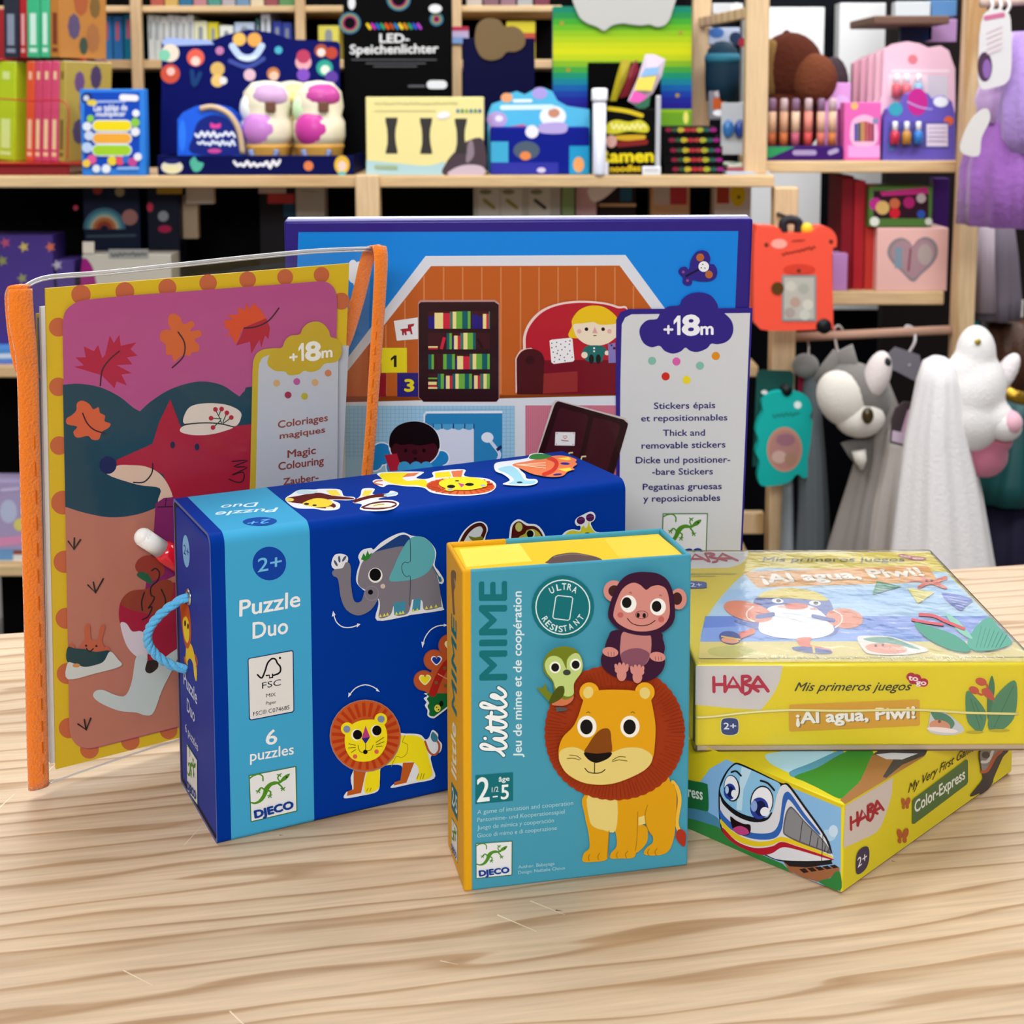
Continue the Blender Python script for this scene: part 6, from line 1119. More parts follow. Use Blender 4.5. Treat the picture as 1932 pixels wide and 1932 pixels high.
# white tube stands on shelf
p2 = V((p.x, p.y + .003, ZA)); tw = thing('white_tube', 'white capped tube standing in front of the ramen display', 'tube', p2); h = zat(168, 2.605) - ZA
b = MB(); lathe(b, mat('#d9dcec', .3, .5), p2, [(.0115, 0), (.012, .004), (.012, h * .86)], 18); b.build('body', tw, True)
b = MB(); lathe(b, mat('#eceef2', .3, .5), p2, [(.0142, h * .86), (.0146, h * .88), (.0142, h), (.010, h * 1.01)], 18); b.build('cap', tw, True)
t, a = item('price_tag', 'white price tag at the shelf edge under the ramen display', 'tag', 1212, 314, 1247, 2.603, .006, ZA, '#e9e9ec', part='card')
for y in (319, 323): a.stroke('#9a9aa2', [(1217, y), (1241, y)], 1.2, 0)
a.build('lettering', t)
t, a = item('price_tag', 'small white price tag at left foot of the ramen display', 'tag', 1125, 306, 1148, 2.604, .006, ZA, '#dcdce2', part='card'); a.stroke('#8a8a92', [(1129, 314), (1144, 314)], 1.5, 0); a.build('lettering', t)
# five flat neon boxes
ys = [(311, 328.5, 1262, 1365), (294, 310, 1260, 1365), (275.5, 292.5, 1258, 1363), (255.5, 274, 1255, 1358), (237, 254, 1249, 1351)]
nl = ['bottom flat black neon box of the stack beside the ramen display', 'second flat black neon box from the bottom of the stack', 'middle flat black neon box of the stack', 'fourth flat black neon box up the stack', 'topmost flat black neon box of the stack']
zc = ZA
for (y0, y1, x0, x1), lab in zip(ys, nl):
    Yx = 2.63; h = (zat(y0, Yx) - zat(y1, Yx)) * 1.04; xa, xb = xat(x0 - 10, Yx), xat(x1, Yx)
    t = thing('neon_box', lab, 'box', ((xa + xb) / 2, Yx + .06, zc), 'stack of flat black boxes with neon print'); b = MB(); rbox(b, mat('#070607', .4, .06), ID, xa, Yx, zc, xb, Yx + .11, zc + h, .001); b.build('carton', t, True)
    a = Art((0, Yx - .0002, 0), FN, .4, .2); a.STEP = 4e-5; ym = (y0 + y1) / 2 - .5
    for k, c in enumerate(('#7a1030', '#2a4a30', '#b89a20', '#a02030', '#9a3a30', '#8a9a20', '#20504a', '#8a1a70')): a.stroke(c, [(x0 + 10 + k * 12, ym), (x0 + 15 + k * 12, ym)], 8, 0)
    for q in (34, 70): a.ring('#c8c040', x0 + q, ym, 4, 4, 1.4)
    a.build('front_print', t); zc += h + .0002
# leaflets
for k, (px0, px1, c, lab, rot) in enumerate(((1366, 1448, '#b8c4d8', 'pale patterned leaflet lying at the right end of the shelf', .1), (1368, 1440, '#a44a52', 'red patterned leaflet lying on the pale one at the shelf end', -.05), (1372, 1425, '#cfd6c0', 'greenish leaflet lying on top at the shelf end', .2))):
    z0 = ZA + k * .006; t = thing('leaflet', lab, 'leaflet', (xat((px0 + px1) / 2, 2.66), 2.68, z0), 'leaflets at the shelf end'); o, aa, bb2, kk2 = boxframe(xat(px0, 2.66), 2.625 + k * .012, rot, z0); f = frame(o, aa, bb2, kk2)
    w = xat(px1, 2.66) - xat(px0, 2.66); b = MB(); rbox(b, mat(c, .4, .2), f, 0, 0, 0, w, .12, .0055, .0006); b.build('paper', t)
    b = MB(); rr = random.Random(k)
    for _ in range(9):
        u, v, q = rr.uniform(.1, .9) * w, rr.uniform(.1, .9) * .12, rr.uniform(.004, .012); b.add([f(u + q * math.cos(g * .7854), v + q * math.sin(g * .7854), .0057) for g in range(8)], [list(range(8))], mat(rr.choice(('#c84a3a', '#3a6ab0', '#4a9a4a', '#e0c0c8')), .4, .2))
    b.build('print', t)

# rows of books on the further shelves
def shelfbook(x0, x1, yt, c, lab, zb, Y, grp, dots='#8a8f94'):
    t, a = item('book', lab, 'book', x0, yt, x1 - .6, Y, .14, zb, c, grp, part='cover')
    xm = (x0 + x1) / 2; y1 = 112 if zb == ZR2 else 8
    a.stroke(dots, [(xm, yt + 14), (xm, yt + 44)], (x1 - x0) * .35, 0); a.build('spine_print', t)
wl = ['first', 'second', 'third', 'fourth', 'fifth', 'sixth', 'seventh']
for k in range(7): shelfbook(278 + k * 12.5, 290.5 + k * 12.5, 28 + (k % 3) * 1.5, ('#cfd3d2', '#c4c9c8', '#d6d8d4')[k % 3], wl[k] + ' white book from the shelf post in the pale row above the navy display', ZR2, YR + .03, 'white books on the back shelf')
for x0, x1, yt, c, lab in ((366, 391, 40, '#d9d9b4', 'cream book right of the white row on the back shelf'), (392, 412, 42, '#d4c832', 'yellow book on the back shelf behind the navy display'), (414, 440, 48, '#dfe4dc', 'pale grey book beside the yellow one on the back shelf'), (442, 480, 42, '#b8c8e0', 'pale blue book on the back shelf above the navy header'), (482, 490, 34, '#2f5a5c', 'thin dark teal book on the back shelf'), (492, 510, 24, '#cfd4dc', 'tall light grey book on the back shelf'), (514, 532, 40, '#31409c', 'indigo book left of the second thin post'), (533, 550, 42, '#3a4aa4', 'indigo book touching the second thin post'), (600, 640, 48, '#d8cf5a', 'yellow paperback behind the black spoke light box')): shelfbook(x0, x1, yt, c, lab, ZR2, YR + .03, 'coloured books on the back shelf')
for x0, x1, yt, c, lab in ((171, 188, 34, '#8fb4d0', 'pale blue book above the times table box'), (190, 211, 30, '#2f6fa8', 'first blue book of the pair above the times table box'), (212, 231, 30, '#2a68a4', 'second blue book of the pair above the times table box'), (232, 252, 26, '#0f6a86', 'teal book touching the leftmost thin post')): shelfbook(x0, x1, yt, c, lab, ZR2, YR + .03, 'blue books on the back shelf', '#b0586a')
rr = random.Random(4); cc = ['#a8564a', '#c0a05a', '#2f6a8c', '#b07a80', '#4a8a80', '#a8a0a4', '#6a8aa8', '#d0c0a0', '#8a4a50', '#5a8a5a']
tl_ = ['dull red', 'tan', 'deep blue', 'dusty pink', 'sea green', 'pale grey', 'steel blue', 'cream', 'maroon', 'leaf green']
for k in range(10): x0 = 283 + k * 27; item('boxed_game', tl_[k] + ' box whose foot shows at the top edge above the white book row', 'box', x0, -30, x0 + 25, YR + .02, .1, ZR1, cc[k], 'boxes along the top back shelf')
for k, (c, n_) in enumerate((('#b8b0a8', 'greyish'), ('#7a5a66', 'plum'), ('#8a6a78', 'mauve'), ('#a0a2a4', 'silver'), ('#703848', 'wine red'))): item('boxed_game', n_ + ' box whose foot shows at the top edge left of the rainbow box', 'box', 880 + k * 32, -30, 909 + k * 32, YR + .02, .1, ZR1, c, 'boxes along the top back shelf')
t, a = item('foil_sign', 'red and blue patterned strip on the thin post beside the navy box', 'sign', 846, 50, 884, 3.173, .0065, zat(82, 3.173), '#b8a8c8'); a.rect('#b02a4a', 846, 50, 884, 58); a.rect('#7a98c8', 852, 70, 880, 82); a.build('print', t)
t, a = item('yellow_box', 'yellow box top showing above the navy box with brown blob', 'box', 955, 40, 1010, 3.23, .06, ZR2, '#d6c632'); a.rect('#b8503a', 985, 62, 1010, 80); a.build('print', t)
# ---- goods under the front shelf
t, a = item('star_display', 'dim purple display with little stars on the shelf below, far left', 'display', -60, 444, 98, 2.66, .08, ZB, '#473580')
b = MB(); rbox(b, mat('#473580', .5, .3), ID, xat(98, 2.66), 2.662, ZB, xat(133, 2.66), 2.74, zat(490, 2.66), .001); b.build('side_wing', t)
for x, y, c in ((10, 458, '#b05070'), (45, 466, '#c8b060'), (95, 466, '#c86a50'), (5, 492, '#8a8a50'), (42, 525, '#8a8a60'), (108, 500, '#a8a4b8')):
    a.poly(c, [(x + (11 if g % 2 else 5) * math.cos(g * .6283), y + (11 if g % 2 else 5) * math.sin(g * .6283)) for g in range(10)])
a.build('front_print', t)
t, a = item('rainbow_game_box', 'dark navy box with round rainbow below the navy display', 'box', 155, 340, 262, 2.72, .06, ZB, '#0b1630')
for r, c in ((40, '#3f6a80'), (33, '#5a9aa0'), (27, '#b8a890'), (22, '#b06a3a'), (15, '#8a3a2a'), (7, '#0b1630')): a.poly(c, [(197 + r * math.cos(math.pi + g * math.pi / 16), 432 + r * math.sin(math.pi + g * math.pi / 16)) for g in range(17)])
a.circ('#9a6a66', 245, 410, 15); a.circ('#a8364a', 143, 392, 5); a.circ('#a83a30', 184, 358, 9); a.circ('#a89a70', 226, 362, 9); a.stroke('#3a4a58', [(165, 446), (255, 444)], 5, 0); a.build('front_print', t)
t, a = item('planet_game_box', 'dark box with pink and white dots beside the rainbow printed box', 'box', 276, 340, 336, 2.72, .06, ZB, '#0c1226'); a.circ('#b8304a', 283, 391, 6, 9); a.circ('#8a8f98', 308, 408, 10); a.circ('#a8204c', 311, 432, 13, 7); a.rect('#b08a24', 296, 353, 344, 366); a.build('front_print', t)
t, a = item('shelf_bracket', 'pale wooden bracket hanging under the shelf left of the sticker box', 'bracket', 343, 368, 372, 2.75, .02, zat(450, 2.75), '#a8957c', part='arm'); b = MB(); rbox(b, mat('#c0b6a8', .5, .3), ID, xat(350, 2.74), 2.735, zat(384, 2.74), xat(402, 2.74), 2.755, ZA - .0216, .001); b.build('plate', t)
t, a = item('monster_box', 'off white box with black word logo on top edge, under the shelf', 'box', 155, 480, 322, 2.64, .07, ZB, '#b5b0a4'); a.sm('#8a1a6a', [(155, 490), (175, 505), (182, 560), (155, 570)]); a.rect('#8a8a86', 205, 470, 280, 488); a.scrib('#3a3836', 210, 480, 276, 479, 9, 2.4); a.rect('#c8beb0', 156, 456, 178, 478); a.build('front_print', t)
t, a = item('red_box', 'small red and white box just under the shelf left of the pine post', 'box', 488, 330, 556, 2.86, .05, ZB, '#15121a'); a.rect('#b83a3a', 505, 366, 556, 384); a.rect('#b8a8a4', 488, 350, 540, 365); a.rect('#1c4a6a', 535, 384, 556, 410); a.build('front_print', t)
t, a = item('grey_box', 'pale grey box edge beside the pine post under the shelf', 'box', 557, 340, 612, 2.84, .05, ZB, '#a9a8a4'); a.stroke('#8f8e8a', [(570, 360), (600, 362)], 3, 0); a.build('front_print', t)
t, a = item('pen_card_box', 'grey box showing three carded pens under the shelf in the middle', 'box', 893, 330, 1058, 2.80, .05, ZB, '#a4a6a2')
for x, c in ((922, '#8a8440'), (965, '#8a8440'), (1018, '#3a3c40')): a.rect('#b9bcb8', x - 20, 354, x + 20, 412); a.stroke(c, [(x - 8, 378), (x + 10, 392)], 7, 0); a.circ('#77786c', x - 6, 362, 12, 5)
a.rect('#20242c', 893, 408, 1058, 416); a.build('front_print', t)
t, a = item('green_card', 'thin sage green pack beside the carded pens', 'pack', 1060, 330, 1084, 2.80, .05, ZB, '#7c9a6a')
t, a = item('toy_pack', 'pink and white pack under the shelf right of the carded pens', 'pack', 1086, 330, 1126, 2.82, .05, ZB, '#c0a0a8'); a.sm('#e6e4ea', [(1110, 356), (1150, 352), (1170, 346), (1140, 374), (1118, 380)]); a.build('front_print', t)
t, a = item('toy_pack', 'dark pack with blue stripe under the shelf near the middle gap', 'pack', 1128, 330, 1200, 2.86, .05, ZB, '#241a1c'); a.rect('#1f5a78', 1170, 350, 1192, 380); a.rect('#c8a882', 1130, 384, 1200, 390); a.build('front_print', t)
t, a = item('toy_pack', 'framed red and white pack under the shelf above the sticker box corner', 'pack', 1228, 330, 1302, 2.86, .05, ZB, '#c3a27c'); a.rect('#b8b4b0', 1234, 345, 1264, 386); a.rect('#b03a44', 1264, 345, 1296, 386); a.build('front_print', t)
t, a = item('toy_pack', 'white and yellow pack under the right end of the shelf', 'pack', 1348, 330, 1418, 2.84, .05, ZB, '#cfcac4'); a.rect('#a8432c', 1352, 350, 1376, 384); a.circ('#dcc41c', 1392, 368, 15, 22); a.circ('#1a1a1a', 1394, 372, 3); a.build('front_print', t)
t, a = item('blue_pack', 'small light blue pack lying on the lower shelf at far left edge', 'pack', -40, 656, 40, 2.62, .05, ZB, '#4f8cd0'); a.stroke('#c8d4ec', [(0, 672), (26, 671)], 9, 0); a.rect('#6a6ac0', -40, 682, 40, 690); a.build('front_print', t)
t, a = item('unicorn_pack', 'pastel pack with cloudy rainbow print on the lowest visible shelf, far left', 'pack', -60, 908, 46, 2.63, .06, ZC, '#a89ac0'); a.circ('#b8c0dc', 16, 965, 16, 22); a.circ('#d8cf70', 38, 990, 12); a.stroke('#d890b8', [(-20, 1024), (44, 1018)], 16, 0); a.rect('#6a98c8', -60, 1036, 46, 1066); a.rect('#d8d8d8', 25, 1038, 46, 1060); a.rect('#8a4a3a', 25, 1038, 46, 1046); a.stroke('#c8bce0', [(4, 925), (34, 922)], 6, 0); a.build('front_print', t)
# ---- goods on the rack
t, a = item('lip_balm_display', 'purple and green based display tray of six tube sticks on the rack', 'display', 1440, 276, 1590, YQ + .01, .07, ZQ1, '#3a1466', part='base'); a.poly('#2f9a5c', [(1440, 277), (1500, 277), (1455, 297), (1440, 297)]); a.stroke('#a896c0', [(1500, 288), (1536, 288)], 10, 0); a.stroke('#b0a0c8', [(1566, 288), (1578, 284)], 9, 0); a.build('base_print', t)
for k, (x, c, c2, w_) in enumerate(((1456, '#d8b090', '#b5603a', 'first'), (1478, '#cfa080', '#c06a3a', 'second'), (1500, '#dcbca0', '#b85a70', 'third'), (1524, '#e08a7c', '#c84a4a', 'fourth'), (1548, '#dcae94', '#c86a5a', 'fifth'), (1569, '#d8b494', '#c0703a', 'sixth'))):
    p = at(x, 277, YQ + .03); p.z = zat(276, YQ + .01); s_ = thing('tube_stick', w_ + ' striped tube stick from the rack post in the purple tray', 'stick', p, 'tube sticks in the purple tray'); h = zat(186, YQ + .03) - p.z
    b = MB(); lathe(b, mat(c2, .4, .2), p, [(.0075, 0), (.0078, h * .28)], 14); lathe(b, mat(c, .4, .2), p, [(.0078, h * .28), (.0078, h * .72)], 14); b.build('body', s_, True); b = MB(); lathe(b, mat('#c8aeb0' if k % 2 else '#8a6a86', .4, .2), p, [(.0072, h * .72), (.0072, h * .96), (.005, h)], 14); b.build('cap', s_, True)
pl = thing('plush_horse', 'brown shaggy plush behind the purple tray on the rack', 'plush toy', (xat(1505, 2.8), 2.82, ZQ1)); fb = mat('#4d2418', .95, .1, bump=.8, bscale=120)
b = MB(); sph(b, fb, at(1490, 130, 2.80), (.065, .05, .07), 20); sph(b, fb, at(1485, 212, 2.82), (.07, .06, .09), 20); b.build('body', pl, True)
b = MB(); sph(b, mat('#6a3a26', .95, .1, bump=.8, bscale=120), at(1535, 150, 2.77), (.045, .04, .05), 18); b.build('muzzle', pl, True)
b = MB(); sph(b, mat('#7a5c34', .95, .1, bump=.5, bscale=120), at(1452, 128, 2.78), (.03, .02, .055), 16); b.build('mane', pl, True)
b = MB(); sph(b, fb, at(1484, 78, 2.80), (.012, .01, .022), 12); b.build('ear', pl, True)
sp_ = thing('grey_plush', 'grey shaggy plush behind the pink crayon pack on the rack', 'plush toy', (xat(1572, 2.84), 2.86, ZQ1)); b = MB(); sph(b, mat('#3f3338', .95, .1, bump=.8, bscale=120), at(1572, 160, 2.84), (.03, .03, .055), 16); b.build('head', sp_, True); b = MB(); rbox(b, mat('#3f3338', .95, .1, bump=.8, bscale=120), ID, xat(1560, 2.84), 2.83, ZQ1, xat(1590, 2.84), 2.88, zat(180, 2.84), .01); b.build('body', sp_, True)
t, a = item('lilac_pack', 'lilac card pack standing behind the pink crayon pack', 'pack', 1549, 156, 1606, YQ + .10, .03, ZQ1, '#dba0dc'); a.circ('#e0b8ec', 1588, 190, 14, 10); a.rect('#7a1a5a', 1580, 205, 1600, 290); a.build('front_print', t)
t, a = item('crayon_pack', 'pink crayon pack with round window on the rack', 'pack', 1594, 193, 1663, YQ + .02, .04, ZQ1, '#e468b4'); a.rect('#f0a0dc', 1600, 274, 1660, 297); a.sm('#f4b8d8', [(1608, 272), (1606, 232), (1622, 218), (1640, 218), (1654, 232), (1652, 272)]); 
for k, c in enumerate(('#1f3a9c', '#2a4a3a', '#b8862c', '#a8482c', '#a02a3c', '#8a2a4a')): a.rect(c, 1612 + k * 6.3, 228 + abs(k - 2.5) * 2, 1617.5 + k * 6.3, 267)
a.circ('#f0b870', 1612, 200, 7); a.circ('#8a8ab0', 1652, 228, 6); a.build('front_print', t)
def nailset(x0, yt, x1, Y, c, lab, bumps, grp, lvl):
    xa, xb = at(x0, yt, Y).x, at(x1, yt, Y).x; t = thing('nail_polish_set', lab, 'toy set', ((xa + xb) / 2, Y + .02, ZQ1), grp); b = MB()
    extrude(b, mat(c, .4, .2), [(at(x, y, Y).x, max(ZQ1, at(x, y, Y).z)) for x, y in bumps], ID, Y, Y + .03); b.build('card_box', t); return t, Art((0, Y - .0003, 0), FN, .4, .2)
for k in range(5):
    dx = -14 * (4 - k); Yk = YQ + .17 - k * .022
    bm_ = [(1658, 320), (1656, 205), (1664, 180), (1668, 95), (1690, 82), (1712, 78), (1735, 82), (1752, 90), (1775, 86), (1790, 95), (1802, 130), (1802, 320)]
    t, a = nailset(1660 + dx, 80, 1802 + dx, Yk, ('#d9a0b0', '#dba6b8', '#e0b0c0', '#e4bac8', '#f0c4d4')[k], ('rearmost', 'fourth', 'third', 'second', 'front')[k] + ' pale pink polish set in the row behind the purple set', [(x + dx, y + (4 - k) * 6) for x, y in bm_], 'pink polish sets in a row', k)
    if k == 4:
        a.STEP = 5e-5; a.stroke('#f6dfe6', [(1684, 134), (1790, 134)], 6, 0); a.circ('#e0808a', 1722, 112, 9); a.rect('#f2d8e0', 1676, 140, 1750, 182); a.rect('#d8cfd8', 1750, 142, 1788, 186); a.build('front_print', t)
        for kk, (x, c) in enumerate(((1691, '#d8606a'), (1710, '#e0707a'), (1732, '#8ac0e0'))): b = MB(); bottle(b, mat(c, .2, .5), x, 140, 183, .0085, Yk - .012, mat('#eef0ee', .3, .4)); b.build('polish_bottle', t, True)
        a2 = a
t, a = nailset(1662, 170, 1802, YQ + .02, '#6558b8', 'purple planet polish set with three small bottles, front of the rack shelf', [(1665, 320), (1668, 225), (1676, 206), (1690, 196), (1704, 194), (1712, 178), (1730, 170), (1750, 176), (1760, 188), (1780, 180), (1796, 192), (1802, 215), (1801, 320)], 'x', 0)
del t['group']; a.STEP = 5e-5
a.circ('#c02a8c', 1731, 192, 19, 26); a.stroke('#a8a0dc', [(1712, 192), (1735, 202), (1758, 206)], 3); a.circ('#3aa0b8', 1690, 206, 13); a.circ('#e8ecf6', 1775, 192, 14, 10); a.circ('#e06a3c', 1790, 228, 9); a.circ('#2f8ab0', 1682, 275, 8); a.rect('#55509a', 1676, 230, 1790, 280); a.rect('#dccfe0', 1748, 234, 1788, 276)
for y in (242, 250, 258, 266): a.stroke('#9a8ab0', [(1752, y), (1784, y)], 1.6, 0)
a.build('front_print', t)
for x, c in ((1688, '#c8304a'), (1710, '#c08a3a'), (1732, '#2f78c8')): b = MB(); bottle(b, mat(c, .2, .5), x, 230, 272, .0085, YQ + .008, mat('#eceef0', .3, .4)); b.build('polish_bottle', t, True)
for x0, x1, y0, c, lab in ((1690, 1756, 3, '#cfd6da', 'silvery blister pack on the dark top board of the rack'), (1758, 1806, 0, '#5a86b8', 'blue blister pack on the dark top board of the rack')): item('blister_pack', lab, 'pack', x0, y0, x1, YQ + .12, .03, zat(30, YQ + .1), c, 'packs on the top board of the rack', rough=.15)
for x0, x1, y0, y1, c, lab in ((1700, 1760, 50, 78, '#1c2a5c', 'dark blue pack hanging below the dark top board'), (1752, 1806, 36, 80, '#b890c0', 'lilac shiny pack hanging below the dark top board')):
    t, a = item('hanging_pack', lab, 'pack', x0, y0, x1, YQ + .22, .02, zat(y1, YQ + .22), c, 'packs hanging under the top board', rough=.15)
# rack, lower board
t, a = item('heart_box', 'pale pink gift box with heart window on the lower rack board', 'gift box', 1656, 430, 1790, YQ + .025, .11, ZQ2, '#e6b6ae'); hw = [(1722, 532), (1700, 512), (1682, 494), (1674, 478), (1678, 462), (1690, 451), (1704, 449), (1716, 456), (1722, 464), (1730, 454), (1744, 447), (1760, 452), (1769, 466), (1768, 484), (1756, 502), (1738, 518)]
a.sm('#8a8084', hw); a.sm('#a8868e', [(1722 + (x - 1722) * .86, 486 + (y - 486) * .86) for x, y in hw]); a.rect('#7f93a0', 1688, 466, 1702, 506); a.circ('#b0a09c', 1745, 480, 14, 20); a.stroke('#8a4a58', [(1718, 470), (1714, 510)], 4, 0); a.build('front_print', t)
t, a = item('makeup_box', 'green framed box with dark window on top of the pink heart box', 'gift box', 1640, 352, 1760, YQ + .03, .10, zat(429, YQ + .025) , '#4b7032'); a.rect('#2a0f1c', 1648, 360, 1752, 412); a.poly('#b02a70', [(1660, 362), (1750, 353), (1752, 366), (1664, 370)])
for x, y, c, r in ((1652, 385, '#b02a80', 12), (1665, 392, '#c8a460', 13), (1688, 384, '#b8603c', 10), (1688, 402, '#c01c2c', 10), (1715, 382, '#9a1c5c', 11), (1738, 404, '#2a4a9c', 8), (1738, 374, '#a89a98', 9), (1650, 418, '#d8dcd0', 9), (1752, 418, '#c8ccc0', 7)): a.circ(c, x, y, r)
a.build('front_print', t)
for x0, x1, c, lab in ((1590, 1612, '#7c1420', 'dark red book first in the red row beside the pink heart box'), (1613, 1634, '#a32028', 'bright red book second in the red row beside the pink heart box'), (1635, 1655, '#b8352c', 'orange red book third in the red row, touching the heart box')): item('red_book', lab, 'book', x0, 332 + (x0 - 1590) * .4, x1, YQ + .05, .12, ZQ2, c, 'red books on the lower rack board')
item('purple_pack', 'dark purple pack standing at the right post on the lower rack board', 'pack', 1762, 336, 1792, YQ + .16, .03, ZQ2, '#3f1a66'); item('lilac_box', 'small lilac carton left of the red books on the lower rack board', 'box', 1572, 478, 1600, YQ + .03, .05, ZQ2, '#b884bc')
# coral carry case hanging on the rack post
cx0 = thing('carry_case', 'coral orange plastic carry case hanging on the rack post with grey picture window', 'toy case', at(1500, 620, 2.45)); Yc = 2.45; cor = mat('#f4553f', .4, .2)
def pxpoly(pts, Y): return [(at(x, y, Y).x, at(x, y, Y).z) for x, y in pts]
b = MB(); extrude(b, cor, pxpoly(spline([(1424, 440), (1440, 428), (1470, 430), (1480, 440), (1530, 438), (1545, 428), (1565, 430), (1578, 446), (1578, 466), (1570, 480), (1572, 610), (1566, 620), (1450, 624), (1428, 612), (1422, 590)], True, 3), Yc), ID, Yc, Yc + .05); b.build('shell', cx0)
a = Art((0, Yc - .0003, 0), FN, .4, .2); a.STEP = 5e-5; a.circ('#f8a89a', 1470, 460, 15, 9); a.circ('#6a2a18', 1446, 462, 4); a.circ('#6a2a18', 1568, 456, 4); a.scrib('#8a2a1c', 1476, 480, 1538, 466, 8, 2.6); a.scrib('#9a2a20', 1494, 455, 1518, 453, 4, 1.6); a.circ('#d8402c', 1508, 508, 30, 10); a.circ('#6a2a18', 1507, 511, 4); a.rect('#8a9090', 1475, 519, 1540, 606); a.rect('#b9b4aa', 1479, 523, 1536, 602)
for x, y, c in ((1492, 540, '#c9c4b8'), (1516, 545, '#a8a89c'), (1500, 570, '#b8988c'), (1524, 575, '#d0ccbe'), (1490, 590, '#a89a94'), (1518, 594, '#c8c8bc')): a.circ(c, x, y, 10)
a.circ('#5a3a10', 1467, 544, 12); a.build('front_print', cx0)
b = MB(); b2 = at(1555, 616, Yc - .004); tube(b, mat('#15151a', .4, .2), [b2, b2 + V((0, .058, 0))], .013, 18); b.build('wheel', cx0, True)
b = MB(); tube(b, mat('#24242a', .4, .2), spline([at(1478, 438, Yc + .02), at(1478, 420, Yc + .02), at(1492, 414, Yc + .02), at(1506, 420, Yc + .02), at(1506, 438, Yc + .02)], False, 4), .008, 10); tube(b, mat('#24242a', .4, .2), [at(1492, 414, Yc + .02), at(1492, 414, Yc + .02) + V((0, .13, 0))], .004, 8); b.build('hook', cx0, True)
b = MB(); sph(b, mat('#e0c030', .4, .2), at(1522, 432, Yc + .015), .011, 12); b.build('clasp', cx0, True)
# teal toy on a green backing card
tt = thing('teal_gadget', 'turquoise scalloped toy with pink oval on dark green backing card, hanging below the coral case', 'toy', at(1478, 915, 2.5)); Yt = 2.5
b = MB(); extrude(b, mat('#0c4a44', .5, .3), pxpoly([(1428, 704), (1436, 698), (1492, 700), (1498, 706), (1490, 876), (1420, 880)], Yt + .012), ID, Yt + .012, Yt + .015); b.build('backing_card', tt)
b = MB(); extrude(b, mat('#12aba4', .4, .2), pxpoly(spline([(1446, 745), (1465, 737), (1500, 738), (1522, 748), (1530, 770), (1526, 785), (1536, 800), (1530, 820), (1536, 840), (1528, 865), (1530, 885), (1516, 900), (1502, 892), (1490, 905), (1470, 912), (1436, 914), (1428, 895), (1432, 870), (1424, 850), (1430, 830), (1424, 810), (1430, 790), (1438, 775), (1436, 758)], True, 3), Yt), ID, Yt - .01, Yt + .010); b.build('body', tt)
a = Art((0, Yt - .0103, 0), FN, .4, .2); a.STEP = 5e-5; a.circ('#c98a74', 1480, 848, 33, 42); a.circ('#b08078', 1480, 848, 29, 37); a.circ('#9a6a78', 1482, 830, 18, 12); a.circ('#c8a89c', 1470, 862, 14, 12); a.circ('#a8806c', 1492, 866, 12, 12); a.circ('#e4efec', 1505, 764, 7); a.scrib('#1c8078', 1458, 784, 1508, 780, 9, 2.6); a.circ('#e0e0e0', 1442, 740, 6, 4); a.build('front_print', tt)
b = MB(); tube(b, mat('#15181a', .4, .2), [at(1485, 738, Yt - .012), at(1485, 738, Yt - .012) + V((0, .12, 0))], .009, 14); b.build('peg', tt, True)
item('red_tag', 'small crimson hang tag behind the turquoise toy', 'tag', 1507, 706, 1540, 2.56, .006, zat(752, 2.56), '#9c1f40')
# things hanging in the gap between the posts
hg = thing('round_hat', 'dark teal rounded hat hanging between the thin post and the rack post', 'hat', at(1362, 175, 2.9)); b = MB(); p = at(1362, 172, 2.87)
lathe(b, mat('#0b2a3c', .7, .2), p, [(.031, -.02), (.034, .02), (.034, .055), (.029, .082), (.014, .096), (.002, .098)], 24); b.build('crown', hg, True); b = MB(); lathe(b, mat('#2a6a80', .7, .2), p, [(.0345, .055), (.0355, .064), (.033, .073)], 24, None); b.build('trim_band', hg, True)
t, a = item('clear_pack', 'clear hanging pack with orange label and white foot in the gap beside the rack post', 'pack', 1338, 172, 1372, 2.84, .02, zat(226, 2.84), '#7a7c84', rough=.15); a.rect('#b8562a', 1345, 185, 1366, 206); a.circ('#e8eaf0', 1357, 213, 12, 6); a.circ('#b8aab0', 1355, 177, 8, 6); a.build('label_print', t)
t, a = item('blue_bag_pack', 'blue and white packet above the teal hat in the gap', 'pack', 1338, 52, 1396, 2.94, .02, zat(84, 2.94), '#b8c4da'); a.circ('#4a78c0', 1352, 62, 14, 10); a.circ('#2a3a58', 1388, 72, 12, 12); a.circ('#a02a3c', 1400, 80, 7, 9); a.build('front_print', t)
t, a = item('white_pack', 'white packet at the very top between the two posts', 'pack', 1345, 6, 1402, 2.94, .02, zat(26, 2.94), '#d0d2d6'); a.circ('#eef0f2', 1390, 14, 12, 9); a.build('front_print', t)
for x, c, lab in ((1374, '#2f6aa8', 'blue drop shaped charm in the clear strip by the rack post'), (1396, '#1c3f88', 'navy drop shaped charm in the clear strip by the rack post')):
    p = at(x, 243, 2.80); t = thing('charm', lab, 'charm', p, 'charms on the clear strip'); b = MB(); sph(b, mat(c, .2, .5), p, (.011, .006, .018), 14); b.build('bead', t, True); b = MB(); rbox(b, mat('#b4b8bc', .2, .5), ID, p.x - .013, p.y + .006, p.z - .05, p.x + .013, p.y + .009, p.z + .05, .001); b.build('strip', t)

